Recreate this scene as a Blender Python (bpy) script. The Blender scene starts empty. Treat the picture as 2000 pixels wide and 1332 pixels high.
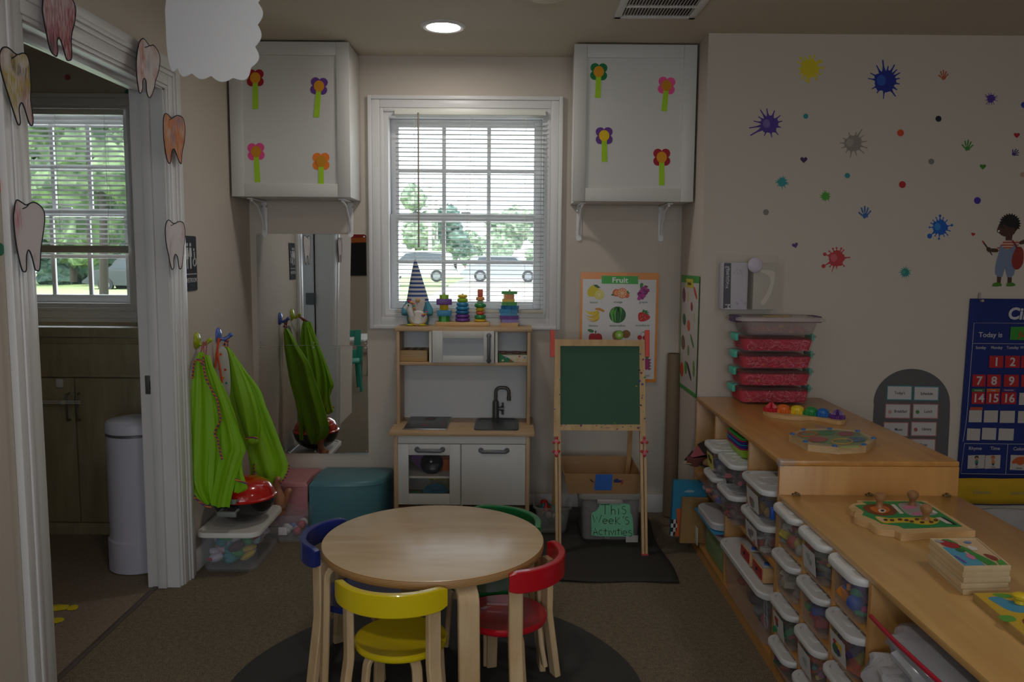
import bpy, bmesh, math, random
from mathutils import Vector, Matrix
S = bpy.context.scene
C = S.collection
R_ = math.radians
pi = math.pi

# ------------------------------------------------------------------ camera, world, sun, exposure
F_PX = 1600.0
PITCH, YAW, ROLL = R_(5.95), R_(-0.17), R_(0.42)
CAM = Vector((0, 0, 1.36))
_f = Vector((-math.sin(YAW) * math.cos(PITCH), math.cos(YAW) * math.cos(PITCH), -math.sin(PITCH)))
_r = Vector((math.cos(YAW), math.sin(YAW), 0))
_u = _r.cross(_f)
_ri = _r * math.cos(ROLL) + _u * math.sin(ROLL)
_up = _u * math.cos(ROLL) - _r * math.sin(ROLL)
cam = bpy.data.cameras.new('camera')
cam.sensor_width = 36.0
cam.lens = 36.0 * F_PX / 2000.0
cam.clip_start = 0.05
cam.clip_end = 400
camo = bpy.data.objects.new('camera', cam)
C.objects.link(camo)
mm = Matrix((( _ri.x, _up.x, -_f.x, CAM.x), (_ri.y, _up.y, -_f.y, CAM.y), (_ri.z, _up.z, -_f.z, CAM.z), (0, 0, 0, 1)))
camo.matrix_world = mm
S.camera = camo

S.view_settings.view_transform = 'Standard'
S.view_settings.look = 'None'
S.view_settings.gamma = 1
S.view_settings.use_curve_mapping = False
S.view_settings.exposure = 0.0
S.cycles.use_denoising = True
S.cycles.max_bounces = 8
S.cycles.transparent_max_bounces = 24
S.cycles.caustics_reflective = False
S.cycles.caustics_refractive = False
S.cycles.sample_clamp_indirect = 4.0

w = bpy.data.worlds.new('world')
S.world = w
w.use_nodes = True
nt = w.node_tree
bg = nt.nodes['Background']
sky = nt.nodes.new('ShaderNodeTexSky')
sky.sky_type = 'HOSEK_WILKIE'
sky.sun_direction = Vector((-0.35, -0.55, 0.75)).normalized()
sky.turbidity = 5.0
sky.ground_albedo = 0.4
mx = nt.nodes.new('ShaderNodeMixRGB')
mx.inputs[0].default_value = 0.75
mx.inputs[2].default_value = (0.84, 0.93, 1.0, 1)
nt.links.new(sky.outputs[0], mx.inputs[1])
nt.links.new(mx.outputs[0], bg.inputs[0])
bg.inputs[1].default_value = 5.0

def lamp(name, kind, loc, rot, energy, color=(1, 1, 1), **kw):
    l = bpy.data.lights.new(name, kind)
    l.energy = energy
    l.color = color
    for k, v in kw.items():
        setattr(l, k, v)
    o = bpy.data.objects.new(name, l)
    C.objects.link(o)
    o.location = loc
    o.rotation_euler = rot
    return o

sun = lamp('sun', 'SUN', (0, 0, 20), Vector((0.35, 0.55, -0.75)).to_track_quat('-Z', 'Y').to_euler(), 5.0, (1, 0.97, 0.9), angle=R_(0.6))
# daylight portals in the two window openings (sampling aid for the sky)
for nm, x, z, sx, sz in (('window_portal', -0.23, 1.55, 0.86, 1.1), ('bathroom_portal', -2.27, 1.57, 0.86, 1.05)):
    o = lamp(nm, 'AREA', (x, 4.43, z), (R_(-90), 0, 0), 1.0, shape='RECTANGLE', size=sx, size_y=sz)
    o.data.cycles.is_portal = True
o = lamp('rear_portal', 'AREA', (0.0, -3.21, 1.5), (R_(90), 0, 0), 1.0, shape='RECTANGLE', size=3.2, size_y=1.4)  # sky portal for the added rear window
o.data.cycles.is_portal = True

CAN_L = 80            # radiance of the recessed lamps
CAN_COL = (1.0, 0.945, 0.87)

# ------------------------------------------------------------------ geometry helpers
def at(px, py, axis, val):
    """point where the sight line through a photo pixel meets the plane coordinate[axis] = val"""
    d = _f + _ri * ((px - 1000) / F_PX) - _up * ((py - 666) / F_PX)
    return CAM + d * ((val - CAM[axis]) / d[axis])

class B:
    def __init__(s):
        s.bm = bmesh.new()
    def _fin(s, vs, fs, m):
        for f in fs:
            f.material_index = m
    def poly(s, pts, faces, m=0):
        vs = [s.bm.verts.new(p) for p in pts]
        for f in faces:
            try:
                nf = s.bm.faces.new([vs[i] for i in f])
                nf.material_index = m
                nf.smooth = True
            except ValueError:
                pass
        return vs
    def box(s, x0, x1, y0, y1, z0, z1, bev=0.0, m=0, seg=2, M=None):
        x0, x1 = sorted((x0, x1)); y0, y1 = sorted((y0, y1)); z0, z1 = sorted((z0, z1))
        pts = [(x, y, z) for z in (z0, z1) for y in (y0, y1) for x in (x0, x1)]
        vs = [s.bm.verts.new(p) for p in pts]
        fs = [s.bm.faces.new([vs[i] for i in q]) for q in ((0, 2, 3, 1), (4, 5, 7, 6), (0, 1, 5, 4), (2, 6, 7, 3), (0, 4, 6, 2), (1, 3, 7, 5))]
        for f in fs:
            f.material_index = m
            f.smooth = False
        allv = vs
        if bev > 0:
            bev = min(bev, 0.45 * min(x1 - x0, y1 - y0, z1 - z0))
            es = list({e for f in fs for e in f.edges})
            r = bmesh.ops.bevel(s.bm, geom=es + vs, offset=bev, segments=seg, affect='EDGES', profile=0.5)
            for f in r['faces']:
                f.material_index = m
                f.smooth = False
            allv = list({v for f in r['faces'] for v in f.verts} | {v for v in vs if v.is_valid} | {v for f in fs if f.is_valid for v in f.verts})
        if M is not None:
            for v in allv:
                v.co = M @ v.co
        return s
    def rings(s, rings, m=0, closed=True, cap0=True, cap1=True):
        """loft a list of equal-length rings"""
        V = [[s.bm.verts.new(p) for p in r] for r in rings]
        n = len(rings[0])
        k = n if closed else n - 1
        for a, b in zip(V[:-1], V[1:]):
            for i in range(k):
                j = (i + 1) % n
                try:
                    f = s.bm.faces.new((a[i], a[j], b[j], b[i]))
                    f.material_index = m
                    f.smooth = True
                except ValueError:
                    pass
        if closed and cap0:
            f = s.bm.faces.new(V[0][::-1]); f.material_index = m; f.smooth = True
        if closed and cap1:
            f = s.bm.faces.new(V[-1]); f.material_index = m; f.smooth = True
        return s
    def cyl(s, a, b, r0, r1=None, n=20, m=0, caps=True):
        a = Vector(a); b = Vector(b)
        r1 = r0 if r1 is None else r1
        d = (b - a).normalized()
        q = d.to_track_quat('Z', 'Y')
        ex = q @ Vector((1, 0, 0)); ey = q @ Vector((0, 1, 0))
        ring = lambda c, r: [c + ex * (r * math.cos(2 * pi * i / n)) + ey * (r * math.sin(2 * pi * i / n)) for i in range(n)]
        return s.rings([ring(a, r0), ring(b, r1)], m, True, caps, caps)
    def tube(s, pts, r, n=8, m=0, closed=False, caps=True):
        pts = [Vector(p) for p in pts]
        N = len(pts)
        rr = r if isinstance(r, (list, tuple)) else [r] * N
        prev = None
        rings = []
        for i, p in enumerate(pts):
            a = pts[i - 1] if i > 0 else (pts[-1] if closed else p)
            b = pts[(i + 1) % N] if (i < N - 1 or closed) else p
            t = (b - a).normalized() if (b - a).length > 1e-9 else Vector((0, 0, 1))
            if prev is None:
                ref = Vector((0, 0, 1)) if abs(t.z) < 0.9 else Vector((1, 0, 0))
                ex = t.cross(ref).normalized()
            else:
                ex = (prev - t * prev.dot(t)).normalized()
            prev = ex
            ey = t.cross(ex)
            rings.append([p + ex * (rr[i] * math.cos(2 * pi * k / n)) + ey * (rr[i] * math.sin(2 * pi * k / n)) for k in range(n)])
        if closed:
            rings.append(rings[0])
        return s.rings(rings, m, True, caps and not closed, caps and not closed)
    def lathe(s, prof, c=(0, 0, 0), n=32, m=0, sx=1, sy=1, cap0=True, cap1=True, M=None):
        c = Vector(c)
        rs = []
        for r, z in prof:
            ring = [Vector((r * sx * math.cos(2 * pi * i / n), r * sy * math.sin(2 * pi * i / n), z)) for i in range(n)]
            rs.append([(M @ p if M is not None else p) + c for p in ring])
        return s.rings(rs, m, True, cap0, cap1)
    def prism(s, pts, map0, map1, m=0):
        """polygon pts (2-D) extruded between two mappings 2-D -> 3-D"""
        n = len(pts)
        ar = sum(pts[i][0] * pts[(i + 1) % n][1] - pts[(i + 1) % n][0] * pts[i][1] for i in range(n))
        if ar < 0:
            pts = pts[::-1]
        a = [s.bm.verts.new(map0(p)) for p in pts]
        b = [s.bm.verts.new(map1(p)) for p in pts]
        fs = [s.bm.faces.new(a[::-1]), s.bm.faces.new(b)]
        for i in range(n):
            j = (i + 1) % n
            fs.append(s.bm.faces.new((a[i], a[j], b[j], b[i])))
        for f in fs:
            f.material_index = m
            f.smooth = True
        return s
    def ell(s, c, r, m=0, nu=14, nv=9, M=None):
        c = Vector(c)
        if not isinstance(r, (tuple, list)):
            r = (r, r, r)
        rs = []
        for j in range(nv + 1):
            th = -pi / 2 + pi * j / nv
            k = max(math.cos(th), 0.02)
            ring = [Vector((r[0] * k * math.cos(2 * pi * i / nu), r[1] * k * math.sin(2 * pi * i / nu), r[2] * math.sin(th))) for i in range(nu)]
            rs.append([(M @ p if M is not None else p) + c for p in ring])
        return s.rings(rs, m)
    def strip(s, path, w, t, side, m=0):
        """bent-wood strip: rectangular section swept along path, width along side"""
        path = [Vector(p) for p in path]
        side = Vector(side).normalized()
        rs = []
        for i, p in enumerate(path):
            a = path[max(i - 1, 0)]; b = path[min(i + 1, len(path) - 1)]
            tg = (b - a).normalized()
            nn = tg.cross(side).normalized()
            sd = side
            c = 0.0035
            hw, ht = w / 2, t / 2
            rs.append([p + sd * x + nn * y for x, y in ((-hw + c, -ht), (hw - c, -ht), (hw, -ht + c), (hw, ht - c), (hw - c, ht), (-hw + c, ht), (-hw, ht - c), (-hw, -ht + c))])
        return s.rings(rs, m)
    def grid(s, P, m=0, flip=False):
        """sheet from a 2-D array of points"""
        V = [[s.bm.verts.new(p) for p in row] for row in P]
        for a, b in zip(V[:-1], V[1:]):
            for i in range(len(a) - 1):
                q = (a[i], a[i + 1], b[i + 1], b[i])
                f = s.bm.faces.new(q[::-1] if flip else q)
                f.material_index = m
                f.smooth = True
        return s
    def build(s, name, mats, parent=None, sharp=38, kind=None, label=None, recalc=True):
        base = Vector((0, 0, 0))
        p = parent
        while p is not None:
            base += Vector(p.location)
            p = p.parent
        if recalc:
            bmesh.ops.recalc_face_normals(s.bm, faces=s.bm.faces[:])
        for v in s.bm.verts:
            v.co -= base
        me = bpy.data.meshes.new(name)
        s.bm.to_mesh(me)
        s.bm.free()
        for mt in (mats if isinstance(mats, (list, tuple)) else [mats]):
            me.materials.append(mt)
        try:
            me.set_sharp_from_angle(angle=R_(sharp))
        except Exception:
            pass
        o = bpy.data.objects.new(name, me)
        C.objects.link(o)
        if parent is not None:
            o.parent = parent
        if kind:
            o['kind'] = kind
        if label:
            o['label'] = label
        return o

def thing(name, label, cat, loc=(0, 0, 0), group=None, rotz=0):
    o = bpy.data.objects.new(name, None)
    o.empty_display_size = 0.05
    C.objects.link(o)
    o.location = loc
    o.rotation_euler = (0, 0, rotz)
    return tag(o, label, cat, group)

def tag(o, label, cat, group=None):
    o['label'] = label
    o['category'] = cat
    if group:
        o['group'] = group
    return o

def struct(o):
    o['kind'] = 'structure'
    return o

def dup(o, parent=None):
    c = o.copy()
    C.objects.link(c)
    if parent is not None:
        c.parent = parent
    for ch in list(o.children):
        dup(ch, c)
    return c

def rrect(w, d, r, n=5):
    """rounded rectangle outline centred on the origin"""
    r = min(r, 0.49 * min(w, d))
    out = []
    for cx, cy, a0 in ((w / 2 - r, d / 2 - r, 0), (-w / 2 + r, d / 2 - r, 90), (-w / 2 + r, -d / 2 + r, 180), (w / 2 - r, -d / 2 + r, 270)):
        for i in range(n + 1):
            a = R_(a0 + 90 * i / n)
            out.append((cx + r * math.cos(a), cy + r * math.sin(a)))
    return out

def circle2(cx, cy, r, n=24, ry=None):
    ry = r if ry is None else ry
    return [(cx + r * math.cos(2 * pi * i / n), cy + ry * math.sin(2 * pi * i / n)) for i in range(n)]

def arc(cx, cy, r, a0, a1, n):
    return [(cx + r * math.cos(R_(a0 + (a1 - a0) * i / n)), cy + r * math.sin(R_(a0 + (a1 - a0) * i / n))) for i in range(n + 1)]

def smooth(pts, n=6, closed=True):
    """Catmull-Rom through pts"""
    P = [Vector(p) for p in pts]
    N = len(P)
    out = []
    rng = range(N) if closed else range(N - 1)
    for i in rng:
        p0 = P[(i - 1) % N] if closed or i > 0 else P[i]
        p1 = P[i]
        p2 = P[(i + 1) % N]
        p3 = P[(i + 2) % N] if closed or i + 2 < N else P[(i + 1) % N]
        for k in range(n):
            t = k / n
            out.append(tuple(0.5 * ((2 * p1) + (p2 - p0) * t + (2 * p0 - 5 * p1 + 4 * p2 - p3) * t * t + (3 * p1 - p0 - 3 * p2 + p3) * t ** 3)))
    if not closed:
        out.append(tuple(P[-1]))
    return out

# ------------------------------------------------------------------ materials
def rgb(h):
    h = h.lstrip('#')
    v = [int(h[i:i + 2], 16) / 255 for i in (0, 2, 4)]
    return tuple((c / 12.92 if c <= 0.04045 else ((c + 0.055) / 1.055) ** 2.4) for c in v) + (1.0,)

_mats = {}
def mat(h, rough=0.5, metal=0.0, var=0.06, scale=30.0, bump=0.0, bscale=200.0, spec=0.5, coat=0.0, name=None):
    key = (h, rough, metal, var, scale, bump, bscale, spec, coat)
    if key in _mats:
        return _mats[key]
    m = bpy.data.materials.new(name or 'surface_' + h.lstrip('#'))
    m.use_nodes = True
    n = m.node_tree.nodes; L = m.node_tree.links
    b = n['Principled BSDF']
    c = rgb(h)
    b.inputs['Roughness'].default_value = rough
    b.inputs['Metallic'].default_value = metal
    b.inputs['Specular IOR Level'].default_value = spec
    b.inputs['Coat Weight'].default_value = coat
    tc = n.new('ShaderNodeTexCoord')
    if var > 0:
        tx = n.new('ShaderNodeTexNoise')
        tx.inputs['Scale'].default_value = scale
        tx.inputs['Detail'].default_value = 3
        L.new(tc.outputs['Object'], tx.inputs['Vector'])
        rp = n.new('ShaderNodeMixRGB')
        rp.inputs[1].default_value = tuple(x * (1 - var) for x in c[:3]) + (1,)
        rp.inputs[2].default_value = tuple(min(1, x * (1 + var)) for x in c[:3]) + (1,)
        L.new(tx.outputs['Fac'], rp.inputs[0])
        L.new(rp.outputs[0], b.inputs['Base Color'])
    else:
        b.inputs['Base Color'].default_value = c
    if bump > 0:
        t2 = n.new('ShaderNodeTexNoise')
        t2.inputs['Scale'].default_value = bscale
        t2.inputs['Detail'].default_value = 4
        L.new(tc.outputs['Object'], t2.inputs['Vector'])
        bp = n.new('ShaderNodeBump')
        bp.inputs['Strength'].default_value = bump
        bp.inputs['Distance'].default_value = 0.01
        L.new(t2.outputs['Fac'], bp.inputs['Height'])
        L.new(bp.outputs[0], b.inputs['Normal'])
    _mats[key] = m
    return m

def wood(name, h1, h2, rough=0.4, axis=(1, 9, 9), scale=3.0, ring=0.0, coat=0.0):
    """grain stretched along the axis with the small factor"""
    m = bpy.data.materials.new(name)
    m.use_nodes = True
    n = m.node_tree.nodes; L = m.node_tree.links
    b = n['Principled BSDF']
    tc = n.new('ShaderNodeTexCoord')
    mp = n.new('ShaderNodeMapping')
    mp.inputs['Scale'].default_value = axis
    L.new(tc.outputs['Object'], mp.inputs['Vector'])
    t = n.new('ShaderNodeTexNoise')
    t.inputs['Scale'].default_value = scale
    t.inputs['Detail'].default_value = 6
    t.inputs['Distortion'].default_value = 0.6
    L.new(mp.outputs[0], t.inputs['Vector'])
    rp = n.new('ShaderNodeValToRGB')
    rp.color_ramp.elements[0].position = 0.32
    rp.color_ramp.elements[0].color = rgb(h2)
    rp.color_ramp.elements[1].position = 0.68
    rp.color_ramp.elements[1].color = rgb(h1)
    L.new(t.outputs['Fac'], rp.inputs[0])
    L.new(rp.outputs[0], b.inputs['Base Color'])
    b.inputs['Roughness'].default_value = rough
    b.inputs['Coat Weight'].default_value = coat
    b.inputs['Coat Roughness'].default_value = 0.2
    return m

def ply(name, h1, h2, pitch=0.004, axis='Z'):
    """layered plywood edge: bands across the sheet"""
    m = bpy.data.materials.new(name)
    m.use_nodes = True
    n = m.node_tree.nodes; L = m.node_tree.links
    b = n['Principled BSDF']
    tc = n.new('ShaderNodeTexCoord')
    wv = n.new('ShaderNodeTexWave')
    wv.bands_direction = axis
    wv.inputs['Scale'].default_value = 0.314 / pitch
    wv.inputs['Distortion'].default_value = 0.3
    L.new(tc.outputs['Object'], wv.inputs['Vector'])
    rp = n.new('ShaderNodeMixRGB')
    rp.inputs[1].default_value = rgb(h1); rp.inputs[2].default_value = rgb(h2)
    L.new(wv.outputs['Fac'], rp.inputs[0])
    L.new(rp.outputs[0], b.inputs['Base Color'])
    b.inputs['Roughness'].default_value = 0.45
    return m

def clear(name, h, fac, rough=0.15, spec=0.5):
    """see-through plastic or glass: part of the light goes straight on"""
    m = bpy.data.materials.new(name)
    m.use_nodes = True
    n = m.node_tree.nodes; L = m.node_tree.links
    b = n['Principled BSDF']
    b.inputs['Base Color'].default_value = rgb(h)
    b.inputs['Roughness'].default_value = rough
    b.inputs['Specular IOR Level'].default_value = spec
    tr = n.new('ShaderNodeBsdfTransparent')
    tx = n.new('ShaderNodeTexNoise'); tx.inputs['Scale'].default_value = 12
    mr = n.new('ShaderNodeMapRange')
    mr.inputs['To Min'].default_value = fac * 0.85
    mr.inputs['To Max'].default_value = min(1, fac * 1.15)
    L.new(tx.outputs['Fac'], mr.inputs['Value'])
    mix = n.new('ShaderNodeMixShader')
    L.new(mr.outputs[0], mix.inputs[0])
    L.new(tr.outputs[0], mix.inputs[1])
    L.new(b.outputs[0], mix.inputs[2])
    L.new(mix.outputs[0], n['Material Output'].inputs['Surface'])
    return m

def stripes(name, cols, width, axis='Z', rough=0.7, diag=False):
    """repeating hard bands of the given colours along an object axis"""
    m = bpy.data.materials.new(name)
    m.use_nodes = True
    n = m.node_tree.nodes; L = m.node_tree.links
    b = n['Principled BSDF']
    b.inputs['Roughness'].default_value = rough
    tc = n.new('ShaderNodeTexCoord')
    sp = n.new('ShaderNodeSeparateXYZ')
    L.new(tc.outputs['Object'], sp.inputs[0])
    src = sp.outputs[axis]
    if diag:
        ad = n.new('ShaderNodeMath'); ad.operation = 'ADD'
        L.new(sp.outputs['Z'], ad.inputs[0]); L.new(sp.outputs['Y'], ad.inputs[1])
        src = ad.outputs[0]
    dv = n.new('ShaderNodeMath'); dv.operation = 'DIVIDE'; dv.inputs[1].default_value = width * len(cols)
    fr = n.new('ShaderNodeMath'); fr.operation = 'FRACT'
    L.new(src, dv.inputs[0]); L.new(dv.outputs[0], fr.inputs[0])
    rp = n.new('ShaderNodeValToRGB'); rp.color_ramp.interpolation = 'CONSTANT'
    els = rp.color_ramp.elements
    while len(els) < len(cols):
        els.new(0.5)
    for i, c in enumerate(cols):
        els[i].position = i / len(cols)
        els[i].color = rgb(c)
    L.new(fr.outputs[0], rp.inputs[0])
    L.new(rp.outputs[0], b.inputs['Base Color'])
    return m

def crayon(name, base, cols, seed=0, rot=0.9):
    """paper with crayon scribble: streaky noise patches of a few colours"""
    m = bpy.data.materials.new(name)
    m.use_nodes = True
    n = m.node_tree.nodes; L = m.node_tree.links
    b = n['Principled BSDF']
    b.inputs['Roughness'].default_value = 0.9
    tc = n.new('ShaderNodeTexCoord')
    prev = n.new('ShaderNodeRGB'); prev.outputs[0].default_value = rgb(base)
    src = prev.outputs[0]
    for i, (c, lo, sc) in enumerate(cols):
        mp = n.new('ShaderNodeMapping')
        mp.inputs['Location'].default_value = (seed * 3.1 + i * 7.7, i * 2.3, seed)
        mp.inputs['Rotation'].default_value = (rot + 0.5 * i, 0, 0)
        mp.inputs['Scale'].default_value = (1, 60, 7)
        L.new(tc.outputs['Object'], mp.inputs[0])
        st = n.new('ShaderNodeTexNoise'); st.inputs['Scale'].default_value = 4; st.inputs['Detail'].default_value = 3
        L.new(mp.outputs[0], st.inputs['Vector'])
        mp2 = n.new('ShaderNodeMapping'); mp2.inputs['Location'].default_value = (seed * 1.7 + i * 5, i, seed * 2.2)
        L.new(tc.outputs['Object'], mp2.inputs[0])
        pt = n.new('ShaderNodeTexNoise'); pt.inputs['Scale'].default_value = sc; pt.inputs['Detail'].default_value = 1
        L.new(mp2.outputs[0], pt.inputs['Vector'])
        r1 = n.new('ShaderNodeMapRange'); r1.inputs['From Min'].default_value = lo; r1.inputs['From Max'].default_value = lo + 0.12
        L.new(pt.outputs['Fac'], r1.inputs['Value'])
        r2 = n.new('ShaderNodeMapRange'); r2.inputs['From Min'].default_value = 0.36; r2.inputs['From Max'].default_value = 0.62
        L.new(st.outputs['Fac'], r2.inputs['Value'])
        mu = n.new('ShaderNodeMath'); mu.operation = 'MULTIPLY'
        L.new(r1.outputs[0], mu.inputs[0]); L.new(r2.outputs[0], mu.inputs[1])
        mx = n.new('ShaderNodeMixRGB')
        L.new(mu.outputs[0], mx.inputs[0]); L.new(src, mx.inputs[1])
        mx.inputs[2].default_value = rgb(c)
        src = mx.outputs[0]
    L.new(src, b.inputs['Base Color'])
    return m

def emit(name, col, strength):
    m = bpy.data.materials.new(name)
    m.use_nodes = True
    n = m.node_tree.nodes
    n.remove(n['Principled BSDF'])
    e = n.new('ShaderNodeEmission')
    e.inputs[0].default_value = tuple(col) + (1,)
    e.inputs[1].default_value = strength
    m.node_tree.links.new(e.outputs[0], n['Material Output'].inputs['Surface'])
    return m

def carpet(name, h1, h2, bump=0.5):
    m = bpy.data.materials.new(name)
    m.use_nodes = True
    n = m.node_tree.nodes; L = m.node_tree.links
    b = n['Principled BSDF']
    b.inputs['Roughness'].default_value = 0.97
    b.inputs['Specular IOR Level'].default_value = 0.1
    tc = n.new('ShaderNodeTexCoord')
    a = n.new('ShaderNodeTexNoise'); a.inputs['Scale'].default_value = 260; a.inputs['Detail'].default_value = 2
    c = n.new('ShaderNodeTexNoise'); c.inputs['Scale'].default_value = 60; c.inputs['Detail'].default_value = 4
    L.new(tc.outputs['Object'], a.inputs['Vector']); L.new(tc.outputs['Object'], c.inputs['Vector'])
    ad = n.new('ShaderNodeMath'); ad.operation = 'MULTIPLY_ADD'; ad.inputs[1].default_value = 0.75
    sc = n.new('ShaderNodeMath'); sc.operation = 'MULTIPLY'; sc.inputs[1].default_value = 0.25
    L.new(c.outputs['Fac'], sc.inputs[0])
    L.new(a.outputs['Fac'], ad.inputs[0]); L.new(sc.outputs[0], ad.inputs[2])
    rp = n.new('ShaderNodeValToRGB')
    rp.color_ramp.elements[0].position = 0.34; rp.color_ramp.elements[0].color = rgb(h2)
    rp.color_ramp.elements[1].position = 0.66; rp.color_ramp.elements[1].color = rgb(h1)
    L.new(ad.outputs[0], rp.inputs[0]); L.new(rp.outputs[0], b.inputs['Base Color'])
    bp = n.new('ShaderNodeBump'); bp.inputs['Strength'].default_value = bump; bp.inputs['Distance'].default_value = 0.004
    L.new(a.outputs['Fac'], bp.inputs['Height']); L.new(bp.outputs[0], b.inputs['Normal'])
    return m

WALL = mat('#cabfb3', 0.75, var=0.02, scale=2.5, bump=0.04, bscale=300, name='painted_wall')
CEIL = mat('#cfc6b6', 0.85, var=0.02, scale=2, bump=0.03, bscale=200, name='ceiling_paint')
TRIM = mat('#dedcdc', 0.35, var=0.02, scale=3, name='white_trim_paint')
WHITE = mat('#d2d0cc', 0.45, var=0.02, scale=4, name='white_laminate')
PLASTICW = mat('#e4e2e4', 0.4, var=0.02, name='white_plastic')
BIRCH = wood('birch_veneer', '#d9b583', '#c79f6b', 0.32, (1.2, 7, 7), 3.2, coat=0.15)
BIRCHL = wood('pale_birch', '#e0c39b', '#cda97c', 0.36, (7, 7, 1.2), 3.0)
SHELFW = wood('maple_shelf', '#c99350', '#b57d3f', 0.3, (8, 1.0, 8), 2.6, coat=0.25)
SHELFV = wood('maple_panel', '#c99655', '#b98447', 0.4, (8, 8, 0.9), 2.6, coat=0.1)
SHELFL = wood('maple_shelf_pale', '#cda367', '#bd9156', 0.3, (8, 1.0, 8), 2.6, coat=0.2)
OAK = wood('play_kitchen_birch', '#c9aa86', '#b6946e', 0.45, (1.2, 8, 8), 4)
OAKV = wood('play_kitchen_post', '#c4a480', '#b08e68', 0.45, (8, 8, 1.2), 4)
PINE = wood('pine_frame', '#cfaa78', '#bb9462', 0.5, (8, 8, 1.0), 4)
PINEH = wood('pine_toy', '#d9b583', '#c8a06c', 0.5, (1.2, 8, 8), 5)
PLYE = ply('plywood_edge', '#c9a06c', '#94683c', 0.0045)
METAL = mat('#9a9a9a', 0.3, 1.0, var=0.02, name='brushed_metal')
DARKMET = mat('#6a6e72', 0.45, 0.3, var=0.03, name='dark_grey_metal')
BLACK = mat('#17171a', 0.5, var=0.05, name='black_plastic')
CLEAR = clear('clear_plastic', '#cfd2d8', 0.11, 0.12)
FROST = clear('frosted_plastic', '#b9b8bd', 0.55, 0.3)
ACRYL = clear('clear_acrylic', '#d9d5d0', 0.06, 0.05)
GLASS = clear('window_glass', '#c8dcdc', 0.06, 0.02)
INK = mat('#20242a', 0.7, var=0, name='black_print')

# ------------------------------------------------------------------ flat shapes on walls
def map_back(y):      # wall facing the room, plane at depth y: pixel -> point
    return lambda p: at(p[0], p[1], 1, y)
def map_side(x):
    return lambda p: at(p[0], p[1], 0, x)
def map_top(z):
    return lambda p: at(p[0], p[1], 2, z)

def text(name, s, size, m, loc, rot, parent=None, align='LEFT', bold=0.0, shear=0.0, sx=1.0):
    cu = bpy.data.curves.new(name, 'FONT')
    cu.body = s
    cu.size = size
    cu.align_x = align
    cu.offset = bold * size
    cu.shear = shear
    cu.extrude = 0.0002
    cu.resolution_u = 3
    t = bpy.data.objects.new(name, cu)
    C.objects.link(t)
    me = bpy.data.meshes.new_from_object(t, depsgraph=bpy.context.evaluated_depsgraph_get())
    bpy.data.objects.remove(t)
    bpy.data.curves.remove(cu)
    M = Matrix.Translation(Vector(loc)) @ rot.to_4x4() @ Matrix.Diagonal((sx, 1, 1, 1))
    base = Vector((0, 0, 0)); p = parent
    while p is not None:
        base += Vector(p.location); p = p.parent
    me.transform(Matrix.Translation(-base) @ M)
    me.materials.clear()
    me.materials.append(m)
    o = bpy.data.objects.new(name, me)
    C.objects.link(o)
    if parent is not None:
        o.parent = parent
    return o
ROT_BACK = Matrix.Rotation(pi / 2, 3, 'X')
ROT_LEFT = Matrix.Rotation(pi / 2, 3, 'Z') @ ROT_BACK       # faces +x
ROT_RIGHT = Matrix.Rotation(-pi / 2, 3, 'Z') @ ROT_BACK     # faces -x
ROT_UP = Matrix.Identity(3)
def ptext(name, s, px, py, cap, m, parent, y, align='CENTER', bold=0.012, shear=0.0, sx=1.0):
    """text on a wall that faces the room, baseline at a pixel, cap height in pixels"""
    p = at(px, py, 1, y)
    k = y / F_PX
    return text(name, s, cap * k / 0.70, m, p, ROT_BACK, parent, align, bold, shear, sx)
# ================================================================== the setting
CZ = 2.36          # ceiling height
YB = 4.27          # inner face of the wall with the windows
YS = 3.80          # inner face of the wall with the paint splats
XL = -1.345        # inner face of the left wall
XR = 0.885         # face of the short return beside the tall shelf
WX0, WX1, WZ0, WZ1 = -0.650, 0.185, 1.055, 2.085        # opening of the window
BX0, BX1, BZ0, BZ1 = -2.66, -1.955, 1.075, 2.085        # opening of the bathroom window

CARPET = carpet('brown_carpet', '#928571', '#4f463a')
BFLOOR = carpet('tan_vinyl', '#9b8a78', '#77685a', 0.1)
struct(B().box(-1.437, 3.4, -3.1, 4.4, -0.06, 0).build('floor', CARPET))
struct(B().box(-3.3, -1.437, 1.63, 4.4, -0.06, -0.001).build('floor_bathroom', BFLOOR))
struct(B().box(-3.3, -1.437, -3.1, 1.63, -0.06, 0).build('floor_annex', CARPET))
struct(B().box(-1.452, -1.428, 2.31, 3.245, -0.01, 0.004, 0.003).build('trim_threshold', mat('#5a4f45', 0.5)))
struct(B().box(-3.4, 3.5, -3.2, 4.5, CZ, CZ + 0.15).build('ceiling', CEIL))
b = B()
for x0, x1, z0, z1 in ((-3.3, BX0, 0, CZ), (BX0, BX1, 0, BZ0), (BX0, BX1, BZ1, CZ), (BX1, WX0, 0, CZ), (WX0, WX1, 0, WZ0), (WX0, WX1, WZ1, CZ), (WX1, XR, 0, CZ)):
    b.box(x0, x1, YB, YB + 0.15, z0, z1)
struct(b.build('wall_back', WALL))
struct(B().box(XR, 3.4, YS, YB + 0.15, 0, CZ).build('wall_right', WALL))
b = B()
b.box(-1.463, XL, 3.25, YB, 0, CZ)
b.box(-1.463, XL, 2.306, 3.25, 2.0, CZ)
b.box(-1.463, XL, 1.75, 2.306, 0, CZ)
b.box(-3.3, XL, 1.63, 1.75, 0, CZ)
struct(b.build('wall_left', WALL))
struct(B().box(-3.4, -3.3, -3.1, 4.4, 0, CZ).build('wall_far_left', WALL))
struct(B().box(3.3, 3.4, -3.1, YS, 0, CZ).build('wall_far_right', WALL))
b = B()
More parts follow.
